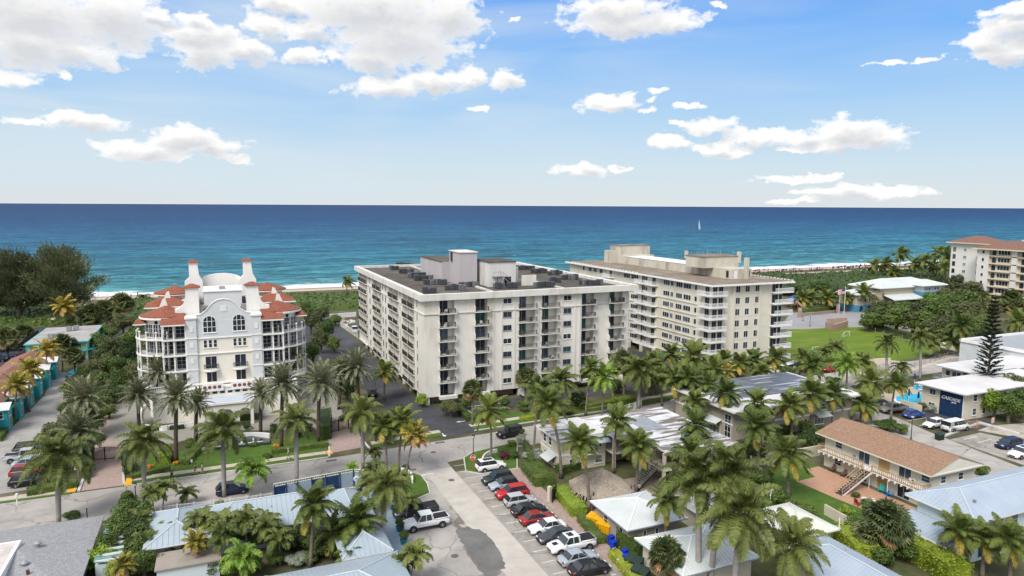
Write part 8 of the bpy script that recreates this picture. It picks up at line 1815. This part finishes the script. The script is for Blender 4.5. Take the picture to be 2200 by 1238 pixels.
b = MB(); b.lathe(0, 0, [(.22, -.06), (.34, -.06), (.38, 0), (.34, .06), (.22, .06), (.18, 0), (.22, -.06)], 20); x, y = at(765, 1052); o = link('lifebuoy', b.mesh('lifebuoy', WHITE), None, (x, y-.25, 1.7)); o.rotation_euler = (math.pi/2, 0, 0); tag(o, 'white lifebuoy hanging on the pool screen', 'lifebuoy')
b = MB(); b.box(-.5, .5, -.3, .3, 0, .9); b.box(-.6, .6, -.35, .35, .9, 1.0); x, y = at(622, 1080); o = link('patio_heater_cover', b.mesh('cover', flat('blue_tarpaulin', (.03, .14, .38))), None, (x, y+.6, 0)); o.name = 'covered_grill'; tag(o, 'blue tarpaulin covered grill on the pool terrace', 'grill')
# potted shrubs
for i, (p, l) in enumerate((((850, 1113), 'potted shrub furthest back on the blue deck'), ((858, 1142), 'potted shrub in the middle of the blue deck'), ((867, 1170), 'potted shrub nearest on the blue deck, in a teal pot'))):
    x, y = at(*p); t = thing('potted_shrub', l, 'potted plant', (x, y, .06), 'potted shrubs on the blue deck'); b = MB(); b.lathe(0, 0, [(0, 0), (.28, 0), (.42, .5), (.46, .62), (.38, .62), (.3, .5), (0, .5)], 16); part('pot', b, flat('teal_glaze', (.01, .14, .16), rough=.25), t); random.seed(i); link('foliage', crownmesh('low', 'mid'), t, (0, 0, 1.15), i, (.85, .85, .95))
x, y = at(868, 1112); b = MB(); b.lathe(0, 0, [(0, 0), (.3, 0), (.34, 1.0), (.36, 1.02), (0, 1.1)], 14); o = link('rubbish_bin', b.mesh('bin', flat('teal_bin', (.01, .25, .30))), None, (x, y, .05)); tag(o, 'teal round bin between the pickup and the potted shrubs', 'bin')
# skips and bins
def skip(p, m, label, w_=1.9, d=1.2, h=1.25, rz=0.0):
    x, y = at(*p); t = thing('dumpster', label, 'dumpster', (x, y, .03), rz=rz); b = MB(); b.v += [(-w_/2+.1, -d/2+.1, 0), (w_/2-.1, -d/2+.1, 0), (w_/2-.1, d/2-.05, 0), (-w_/2+.1, d/2-.05, 0), (-w_/2, -d/2, h*.8), (w_/2, -d/2, h*.8), (w_/2, d/2, h), (-w_/2, d/2, h)]
    for q in ((3, 2, 1, 0), (0, 1, 5, 4), (1, 2, 6, 5), (2, 3, 7, 6), (3, 0, 4, 7)): b.f.append(q); b.m.append(0)
    for i in range(5): xx = -w_/2+.2+i*(w_-.4)/4; b.box(xx-.04, xx+.04, -d/2-.05, -d/2+.06, .1, h*.78)
    for s in (-1, 1): b.box(min(s*w_/2, s*(w_/2+.1)), max(s*w_/2, s*(w_/2+.1)), -.3, .3, h*.5, h*.65)
    part('body', b, m, t)
    for s in (-1, 1): b = MB(); xa, xb = (0.02, w_/2+.02) if s > 0 else (-w_/2-.02, -.02); b.v += [(xa, -d/2-.05, h*.8+.02), (xb, -d/2-.05, h*.8+.02), (xb, d/2, h+.03), (xa, d/2, h+.03), (xa, -d/2-.05, h*.8+.08), (xb, -d/2-.05, h*.8+.08), (xb, d/2, h+.09), (xa, d/2, h+.09)]; [(b.f.append(q), b.m.append(0)) for q in ((3, 2, 1, 0), (4, 5, 6, 7), (0, 1, 5, 4), (1, 2, 6, 5), (2, 3, 7, 6), (3, 0, 4, 7))]; part('lid', b, m, t)
    for sx in (-.7, .7): b = MB(); T = Matrix.Translation((sx, -.3, .02)) @ Matrix.Rotation(math.pi/2, 4, 'Y'); l = MB(); l.lathe(0, 0, [(0, -.04), (.09, -.04), (.09, .04), (0, .04)], 10); b.add(l, T); part('castor', b, TYRE, t)
YB = flat('yellow_plastic', (.72, .38, .01), rough=.45); BB = flat('blue_plastic', (.01, .04, .45), rough=.4); GB = flat('dark_green_plastic', (.02, .04, .03), rough=.5)
skip((1278, 1128), YB, 'yellow dumpster beside the white hip roof, the left one', rz=-1.1); skip((1300, 1143), YB, 'yellow dumpster beside the white hip roof, the right one with brown lid', rz=-1.1)
skip((1362, 1222), GB, 'dark green dumpster below the blue bins, upper one', rz=-1.1); skip((1376, 1245), GB, 'dark green dumpster below the blue bins, lower one', rz=-1.1); skip((2018, 945), GB, 'black dumpster at the kerb below the white van', 1.4, .9, 1.1)
def wheelie(p, m, label, rz=0):
    x, y = at(*p); t = thing('wheeled_bin', label, 'bin', (x, y, .03), rz=rz); b = MB(); b.v += [(-.24, -.28, 0), (.24, -.28, 0), (.24, .22, 0), (-.24, .22, 0), (-.3, -.36, 1.0), (.3, -.36, 1.0), (.3, .34, 1.0), (-.3, .34, 1.0)]
    for q in ((3, 2, 1, 0), (4, 5, 6, 7), (0, 1, 5, 4), (1, 2, 6, 5), (2, 3, 7, 6), (3, 0, 4, 7)): b.f.append(q); b.m.append(0)
    part('body', b, m, t); b = MB(); b.box(-.32, .32, -.4, .38, 1.002, 1.07); b.box(-.25, .25, .38, .46, .95, 1.0); part('lid', b, m, t)
    for s in (-.27, .27): b = MB(); T = Matrix.Translation((s, .27, .12)) @ Matrix.Rotation(math.pi/2, 4, 'Y'); l = MB(); l.lathe(0, 0, [(0, -.03), (.12, -.03), (.12, .03), (0, .03)], 10); b.add(l, T); part('wheel', b, TYRE, t)
wheelie((1313, 1170), BB, 'blue wheeled bin left of the hedge block', -1.3); wheelie((1318, 1182), BB, 'blue wheeled bin just in front of the left one', -1.3); wheelie((1342, 1200), BB, 'blue wheeled bin nearer the bottom, rear one', -1.3); wheelie((1345, 1212), BB, 'blue wheeled bin nearest the dark green dumpsters', -1.3)
# mailbox
x, y = at(37, 1086); t = thing('mailbox', 'white mailbox on a post at the lane corner', 'mailbox', (x, y, .1)); b = MB(); b.box(-.06, .06, -.06, .06, 0, 1.1); part('post', b, WHITE2, t); b = MB(); b.slabxz([(-.16, 1.1), (.16, 1.1), (.16, 1.35)]+[(.16*math.cos(a), 1.35+.14*math.sin(a)) for a in (.5, 1.1, 1.57, 2.1, 2.6)]+[(-.16, 1.35)], -.3, .3); part('box', b, WHITE2, t)
# patio furniture
def adirondack(p, m, label, rz, world=None):
    x, y = world or at(*p); t = thing('garden_chair', label, 'chair', (x, y, .035), rz=rz); b = MB()
    for i in range(5): b.v += []; b.box(-.3+i*.125, -.2+i*.125, -.3, .25, .36, .39)
    part('seat', b, m, t); b = MB(); 
    for i in range(5): h = 1.0+.12*math.cos((i-2)*.7); q = -.3+i*.125; b.v += [(q, .22, .33), (q+.1, .22, .33), (q+.1, .5, h), (q, .5, h), (q, .25, .33), (q+.1, .25, .33), (q+.1, .53, h), (q, .53, h)]; n = len(b.v)-8; [(b.f.append(tuple(n+k for k in f)), b.m.append(0)) for f in ((0, 1, 2, 3), (7, 6, 5, 4), (0, 3, 7, 4), (1, 5, 6, 2), (3, 2, 6, 7))]
    part('backrest', b, m, t)
    for s in (-1, 1): b = MB(); b.box(s*.38-.06, s*.38+.06, -.35, .35, .58, .61); part('armrest', b, m, t)
    for sx in (-.34, .34):
        for sy in (-.28, .3): b = MB(); b.box(sx-.03, sx+.03, sy-.04, sy+.04, 0, .58); part('leg', b, m, t)
TQ = flat('turquoise_plastic', (.04, .42, .36)); BP = flat('blue_chair_plastic', (.03, .17, .42)); WP = flat('white_plastic', (.72, .72, .7)); BR = flat('brown_wicker', (.12, .07, .05)); RP = flat('red_plastic', (.5, .02, .03))
adirondack((1893, 1058), TQ, 'turquoise slatted chair on the brick patio', -1.2); adirondack((1912, 1068), BP, 'blue slatted chair on the brick patio', .3); adirondack((1856, 1088), WP, 'white slatted chair at the patio table, left one', -.8); adirondack((1876, 1083), WP, 'white slatted chair at the patio table, right one', 1.2); adirondack((1898, 1086), WP, 'white slatted chair standing apart on the patio', 2.0); adirondack((1843, 1087), RP, 'small red chair at the edge of the patio', 1.5); adirondack((1812, 1025), BR, 'dark wicker armchair under the gallery', -1.5); adirondack((1788, 1014), BR, 'dark low bench seat under the gallery', -1.5)
def rtable(p, m, label, r=.5, h=.72):
    x, y = at(*p); t = thing('garden_table', label, 'table', (x, y, .035)); b = MB(); b.lathe(0, 0, [(0, h-.04), (r, h-.04), (r, h), (0, h)], 18); part('table_top', b, m, t); b = MB(); b.lathe(0, 0, [(.25, 0), (.25, .04), (.05, .1), (.05, h-.04)], 10); part('pedestal', b, m, t)
rtable((1903, 1063), BP, 'small blue table between the turquoise and blue chairs', .35, .5); rtable((1862, 1092), flat('glass_table', (.25, .27, .28)), 'round table among the white patio chairs', .6)
# antenna things on the grey annex roof
x, y = at(1655, 1075, 3.1); t = thing('roof_antenna', 'white aerial on the grey annex roof', 'antenna', (x, y, 3.0)); b = MB(); b.tube([(0, 0, 0), (0, 0, 1.4)], .04, 6); b.tube([(-.6, 0, 1.2), (.7, .2, 1.4)], .05, 5); b.tube([(-.4, -.3, .9), (.5, .3, 1.0)], .04, 5); part('mast', b, WHITE2, t)
# pools of the apartments
POOLM = mat('pool_water', (.02, .36, .50), (.03, .42, .56), scale=.8, rough=.1, spec=.3)
def pool(pts, label, z=.05):
    P = [at(*p) for p in pts]; x, y = P[0]; t = thing('swimming_pool', label, 'pool', (x, y, 0)); cx = sum(p[0] for p in P)/len(P); cy = sum(p[1] for p in P)/len(P)
    b = MB(); b.prism([(p[0]-x+(p[0]-cx)*.07, p[1]-y+(p[1]-cy)*.07) for p in P], 0, .14); part('coping', b, flat('pool_coping', (.60, .58, .54)), t); b = MB(); b.prism([(p[0]-x, p[1]-y) for p in P], .14, .146); part('water', b, POOLM, t)
sheet('pool_terrace', [(1880, 862), (1900, 842), (1990, 825), (2010, 838), (1992, 868), (1930, 875)], .035, mat('beige_pool_terrace', (.46, .37, .29), (.40, .32, .25), scale=1, rough=.9), px=True)
pool([(1926, 863), (1925, 853), (1945, 848), (1985, 847), (1996, 862), (1955, 868)], 'turquoise swimming pool left of the navy lettered wall'); pool([(1961, 834), (1966, 829), (1996, 832), (1998, 841), (1968, 840)], 'small upper swimming pool behind the palms'); pool([(140, 805), (165, 792), (170, 797), (150, 810)], 'small pool under the fan palms by the turquoise row')
def parasol(p, m, label, op=False):
    x, y = at(*p); t = thing('parasol', label, 'parasol', (x, y, .05)); b = MB(); b.tube([(0, 0, 0), (0, 0, 2.7)], .04, 6); part('pole', b, WHITE2, t); b = MB(); b.lathe(0, 0, [(1.4, 2.1), (1.42, 2.15), (0, 2.75)] if op else [(.05, 1.1), (.22, 1.3), (.16, 2.3), (0, 2.75)], 8); part('canopy', b, m, t)
NVF = flat('navy_fabric', (.015, .05, .14)); parasol((1952, 862), NVF, 'closed navy parasol at the left pool edge'); parasol((1972, 868), NVF, 'closed navy parasol at the right pool edge'); parasol((1964, 826), NVF, 'closed navy parasol by the upper pool')
def lounger(p, label, rz=0, m=WP, group=None, s=1.0):
    x, y = at(*p); t = thing('sun_lounger', label, 'sun lounger', (x, y, .05), group, rz); t.scale = (s,)*3
    link('frame', cached(('lf', m.name), lambda: (lambda b: (b.box(-.3, .3, -.9, .4, .28, .34), b.box(-.28, -.22, -.85, -.8, 0, .28), b.box(.22, .28, -.85, -.8, 0, .28), b.box(-.28, -.22, .3, .35, 0, .28), b.box(.22, .28, .3, .35, 0, .28), b)[-1])(MB()), 'frame', m), t)
    link('backrest', cached(('lb2', m.name), lambda: (lambda b: (b.face([(-.3, .4, .34), (.3, .4, .34), (.3, .95, .8), (-.3, .95, .8)]), b.face([(-.3, .95, .76), (.3, .95, .76), (.3, .4, .3), (-.3, .4, .3)]), b)[-1])(MB()), 'backrest', m), t)
for i, p in enumerate(((1930, 869), (1920, 867), (1972, 832), (1982, 842), (1990, 838))): lounger(p, 'white sun lounger on the beige pool terrace', i, group='white loungers by the apartment pools')
# goals on the field
def goal(p, label):
    x, y = at(*p); b = MB(); b.tube([(-1.2, 0, 0), (-1.2, 0, 1.6), (1.2, 0, 1.6), (1.2, 0, 0)], .06, 6); b.tube([(-1.2, 0, 1.6), (-1.2, 1.0, 0)], .04, 4); b.tube([(1.2, 0, 1.6), (1.2, 1.0, 0)], .04, 4); b.tube([(-1.2, 1, .03), (1.2, 1, .03)], .04, 4); o = link('football_goal', b.mesh('goal', WHITE2), None, (x, y, .02)); tag(o, label, 'goal')
goal((1752, 758), 'small white football goal at the near end of the field'); goal((1819, 724), 'small white football goal at the far end of the field')
# playground
def playground():
    x, y = at(1700, 668); t = thing('playground', 'playground tower with blue roof and cream tube slide', 'playground', (x, y, 0)); b = MB()
    for sx in (-1.5, 1.5):
        for sy in (-1.5, 1.5): b.tube([(sx, sy, 0), (sx, sy, 5)], .12, 6)
    b.box(-1.6, 1.6, -1.6, 1.6, 2.6, 2.8); part('frame', b, flat('brown_post', (.25, .10, .05)), t); b = MB(); b.add(hip_roof(-1.3, 1.3, -1.3, 1.3, 4.6, 1.1)); part('roof', b, [flat('playground_blue', (.02, .12, .45)), flat('playground_blue', (.02, .12, .45))], t); b = MB(); b.tube([(1.6, 0, 3.2), (3, 0, 3.0), (4.6, -.5, 1.8), (5.8, -1, .6), (7, -1.2, .5)], .55, 10); part('slide', b, flat('cream_slide', (.55, .45, .33)), t)
playground()
# building material in the side lot
for i in range(12):
    px, py = random.uniform(735, 762), random.uniform(690, 706); x, y = at(px, py); b = MB(); b.box(-.7, .7, -.5, .5, 0, .15); random.seed(i*3+1)
    for k in range(4): b.lathe(random.uniform(-.3, .3), random.uniform(-.2, .2), [(.4, .15+k*.18), (.48, .25+k*.18), (.4, .33+k*.18), (0, .34+k*.18)], 8)
    o = link('sack_pallet', b.mesh('sack_pallet', (WHITE, flat('tan_sack', (.45, .35, .24)))[i % 2]), None, (x, y, .04)); tag(o, 'pallet of white and tan sacks stored in the condo side lot', 'pallet', 'pallets of sacks in the side lot')
# roof deck furniture on the Mediterranean condo
random.seed(77)
for i in range(11):
    x, y = .6+random.choice((-1, 1))*random.uniform(.5, 4.2), 138+random.uniform(6, 12.5); lw = bool(i % 3)
    b = MB(); b.box(-.35, .35, -.35, .35, .0, .42); b.box(-.35, .35, .25, .35, .42, .95); b.box(-.38, -.3, -.3, .3, .42, .65); b.box(.3, .38, -.3, .3, .42, .65); o = link('deck_armchair', b.mesh('armchair', BR if lw else NVF), None, (x, y, 18.46), random.uniform(0, 6)); tag(o, 'dark woven armchair on the roof deck of the Mediterranean condo', 'chair', 'armchairs on the roof deck')
for i, (xx, yy, lb) in enumerate(((-2.9, 12, 'left'), (4.2, 12, 'right'), (-3.6, 24.5, 'rear left'), (3.9, 24.5, 'rear right'), (0, 25, 'rear middle'))):
    b = MB(); b.box(-.8, .8, -.5, .5, 0, 1.3); b.box(-.7, .7, -.55, -.5, .2, 1.1); o = link('roof_unit', b.mesh('roof_unit', GREYM), None, (.6+xx, 138+yy, 18.46)); tag(o, 'grey plant unit on the condo roof deck, %s one' % lb, 'roof unit')
# sailboat and buoy
def sailboat():
    x, y = at(1503, 494, -1.2); s = above(Vector((x, y, 0)), 1506, 470).z; t = thing('sailboat', 'white sailing boat leaning on the open sea', 'boat', (x, y, -1.2), rz=.6); L = 13
    b = MB(); 
    for z, f in ((-.4, .6), (1.4, 1.0)):
        for px_, w_ in ((-1, .5), (-.5, .9), (.1, 1), (.6, .6), (1, .02)): b.v += [(px_*L/2*f, w_*1.7*f, z), (px_*L/2*f, -w_*1.7*f, z)]
    for i in range(4):
        a = i*2; b.f += [(a, a+2, a+12, a+10), (a+3, a+1, a+11, a+13), (a+10, a+12, a+13, a+11)]; b.m += [0]*3
    b.f.append((0, 10, 11, 1)); b.m.append(0); part('hull', b, WHITE, t); b = MB(); b.box(-2.5, 1.5, -.8, .8, 1.4, 2.0); part('cabin', b, WHITE2, t)
    b = MB(); b.tube([(1, 0, 1.4), (1, 1.6, 19)], .14, 6); b.tube([(1, 0, 2.6), (-4.5, .3, 2.6)], .1, 6); part('mast', b, GREYM, t)
    b = MB(); b.face([(.8, .15, 2.8), (-4.3, .4, 2.8), (-2.0, 1.6, 9), (.8, 1.6, 18.4)]); b.face([(1.2, 1.5, 17), (6.2, .1, 1.6), (1.4, .5, 3.2)]); part('sail', b, WHITE, t)
sailboat()
x, y = at(1484, 490, -1.2); b = MB(); b.lathe(0, 0, [(0, -.5), (1.6, -.4), (1.6, 1.0), (.6, 1.6), (.5, 5), (0, 5.4)], 12); o = link('channel_buoy', b.mesh('buoy', flat('buoy_red', (.35, .03, .03))), None, (x, y, -1.2)); tag(o, 'red channel buoy left of the sailing boat', 'buoy')

# ================================================================== PEOPLE
SKIN = flat('skin', (.45, .27, .18), rough=.6); HAIRM = flat('dark_hair', (.05, .035, .025)); HAIRG = flat('grey_hair', (.4, .38, .35))
def skinned(name, verts, edges, rad_, m, sub=1):
    me = bpy.data.meshes.new(name); me.from_pydata(verts, edges, []); o = bpy.data.objects.new(name, me); C.objects.link(o); o.modifiers.new('skin', 'SKIN'); me.skin_vertices.new(name='') if not me.skin_vertices else None
    for i, r in enumerate(rad_): sv = me.skin_vertices[0].data[i]; sv.radius = (r, r) if not isinstance(r, tuple) else r; sv.use_root = (i == 0)
    su = o.modifiers.new('sub', 'SUBSURF'); su.levels = su.render_levels = sub; bpy.context.view_layer.update(); new = bpy.data.meshes.new_from_object(o.evaluated_get(bpy.context.evaluated_depsgraph_get())); bpy.data.objects.remove(o)
    new.materials.clear(); new.materials.append(m); new.polygons.foreach_set('use_smooth', [True]*len(new.polygons)); return new
def person(p, rz, label, top, trou, hair=HAIRM, stride=.3, name='person', world=None, armbend=.25, shorts=False, z=0.13, shoes=BLK):
    x, y = world or at(*p); t = thing(name, label, 'person', (x, y, z), rz=rz); s = stride
    V = [(0, 0, .95), (0, -.01, 1.18), (0, 0, 1.40), (0, .0, 1.50), (0, -.01, 1.60), (0, -.015, 1.70),
         (-.09, 0, .90), (-.10, -s*.45, .50), (-.10, -s*.75+.05, .09), (-.10, -s*.75-.12, .03), (.09, 0, .90), (.10, s*.25-.05, .50), (.10, s*.8, .12), (.10, s*.8-.15, .04),
         (-.18, 0, 1.39), (-.24, s*.35, 1.12), (-.23, s*.35-armbend*.6, .92), (-.22, s*.35-armbend*.8, .84), (.18, 0, 1.39), (.24, -s*.35, 1.12), (.23, -s*.35-armbend*.6, .92), (.22, -s*.35-armbend*.8, .84)]
    E_ = [(0, 1), (1, 2), (2, 3), (3, 4), (4, 5), (0, 6), (6, 7), (7, 8), (8, 9), (0, 10), (10, 11), (11, 12), (12, 13), (2, 14), (14, 15), (15, 16), (16, 17), (2, 18), (18, 19), (19, 20), (20, 21)]
    Rr = [(.15, .11), (.13, .095), (.15, .10), .055, .095, .08, .085, .06, .04, .03, .085, .06, .04, .03, .055, .042, .032, .03, .055, .042, .032, .03]
    link('body', skinned('body', V, E_, Rr, SKIN), t)
    k = [1, 2, 14, 15, 18, 19, 0]; ix = {a: i for i, a in enumerate(k)}
    link('shirt', skinned('shirt', [V[a] for a in k], [(ix[a], ix[b_]) for a, b_ in ((0, 1), (1, 2), (2, 14), (14, 15), (2, 18), (18, 19))], [tuple(v*1.14 for v in Rr[a]) if isinstance(Rr[a], tuple) else Rr[a]*1.25 for a in k], top), t)
    k = [0, 6, 7, 10, 11]+([] if shorts else [8, 12]); ix = {a: i for i, a in enumerate(k)}; ed = [(0, 6), (6, 7), (0, 10), (10, 11)]+([] if shorts else [(7, 8), (11, 12)])
    link('trousers', skinned('trousers', [V[a] for a in k], [(ix[a], ix[b_]) for a, b_ in ed], [tuple(v*1.1 for v in Rr[a]) if isinstance(Rr[a], tuple) else Rr[a]*1.2 for a in k], trou), t)
    b = MB(); b.lathe(0, .02, [(.108, 1.60), (.112, 1.68), (.085, 1.76), (0, 1.795)], 12); part('hair', b, hair, t)
    for a in (9, 13): b = MB(); b.box(V[a][0]-.05, V[a][0]+.05, V[a][1]-.08, V[a][1]+.2, 0 if a == 9 else .02, .09); part('shoe', b, shoes, t)
    return t
CL = lambda n, c: flat('cloth_'+n, c, rough=.9)
person((370, 1031), rad(-70), 'person in dark blue top and black trousers walking on the pavement, leftmost', CL('dark_blue', (.02, .06, .16)), CL('black', (.012, .012, .015)), HAIRG)
person((420, 1022), rad(-80), 'person in black shirt and tan shorts walking left of the one in grey', CL('black', (.012, .012, .015)), CL('tan', (.42, .32, .2)), shorts=True)
person((435, 1021), rad(95), 'person in pale grey top and shorts walking on the pavement', CL('pale_grey', (.45, .47, .5)), CL('grey', (.2, .2, .22)), shorts=True)
person((620, 988), rad(100), 'person in light blue shirt and khaki trousers walking before the fountain hedge', CL('light_blue', (.30, .42, .62)), CL('khaki', (.3, .25, .18)), HAIRG)
person((1373, 1063), rad(170), 'person in turquoise shirt walking into the motel passage', CL('turquoise', (.08, .42, .42)), CL('black', (.012, .012, .015)), z=.03, stride=.2)
# beach crowd : one standing and one seated figure, copied in several clothing colours
def low_person(sit, m):
    V = [(0, 0, .9), (0, 0, 1.4), (0, 0, 1.65), (-.1, 0, .5), (-.12, .1, .04), (.1, 0, .5), (.12, -.12, .04), (-.25, 0, 1.05), (.25, .05, 1.05)]
    if sit: V = [(0, 0, .4), (0, .25, .85), (0, .28, 1.1), (-.12, -.45, .45), (-.12, -.9, .3), (.12, -.45, .45), (.12, -.9, .3), (-.25, 0, .55), (.25, 0, .55)]
    return skinned('body', V, [(0, 1), (1, 2), (0, 3), (3, 4), (0, 5), (5, 6), (1, 7), (1, 8)], [.17, .17, .11, .09, .06, .09, .06, .05, .05], m, 0)
BM = [SKIN, CL('dark_blue', (.02, .06, .16)), CL('black', (.012, .012, .015)), RP, CL('white', (.7, .7, .7))]
BP_ = [(s, low_person(s, m)) for m in BM for s in (0, 1)]
random.seed(3); CH = cached('beachchair', lambda: (lambda b: (b.box(-.3, .3, -.5, .3, .28, .36), b.box(-.3, .3, .28, .36, .3, 1.0), b.box(-.34, -.3, -.45, .35, 0, .55), b.box(.3, .34, -.45, .35, 0, .55), b)[-1])(MB()), 'beach_chair', flat('dark_blue_canvas', (.02, .035, .08)))
def bz(y): return .02-(y-316)/28*.87
for i in range(95):
    right = random.random() < .8
    px = random.uniform(1600, 1880) if right else random.choice((random.uniform(215, 320), random.uniform(215, 300)))
    if right: yy = random.choice((random.uniform(334, 345), random.uniform(321, 328)))
    else: yy = random.uniform(330, 344)
    # ground x at that y for the sight line of px
    a, b_, c = ray(px, 600); xx = a/b_*yy
    s, me = random.choice(BP_)
    o = link('beachgoer', me, None, (xx, yy, bz(yy)), random.uniform(0, 6.3), 1.1); tag(o, ('person sitting on the sand %s' if s else 'person standing on the sand %s') % ('beyond the right dune scrub' if right else 'behind the Mediterranean condo'), 'person', 'people on the beach, %s %s' % ('sitting' if s else 'standing', 'right' if right else 'left'))
    if right and random.random() < .75:
        o = link('beach_chair', CH, None, (xx+random.uniform(1, 2), yy+random.uniform(-.5, .5), bz(yy)), random.uniform(-.4, .4)+math.pi, 1.15); tag(o, 'dark blue canvas chair on the sand beyond the dune scrub', 'chair', 'chairs on the beach')
random.seed(12)
for i in range(34):
    fx, k = random.choice((41.6, 49, 58.3, 59.9, 63.6, 65.2, 74.6, 81.8)), random.randrange(6)
    o = link('balcony_chair', cached(('bch', i % 3), lambda: (lambda b: (b.box(-.28, .28, -.28, .28, .36, .44), b.box(-.28, .28, .22, .28, .44, .95), b.box(-.28, -.22, -.28, .28, 0, .6), b.box(.22, .28, -.28, .28, 0, .6), b)[-1])(MB()), 'chair', (WP, BR, GREYM)[i % 3]), None, (fx+random.uniform(-.3, .3), (129.8 if fx < 72 else 131.1)+random.uniform(-.2, .3), 4.61+2.8*k), random.uniform(2, 4)); tag(o, 'small armchair on a front balcony of the cream condo block', 'chair', 'chairs on the condo block balconies')
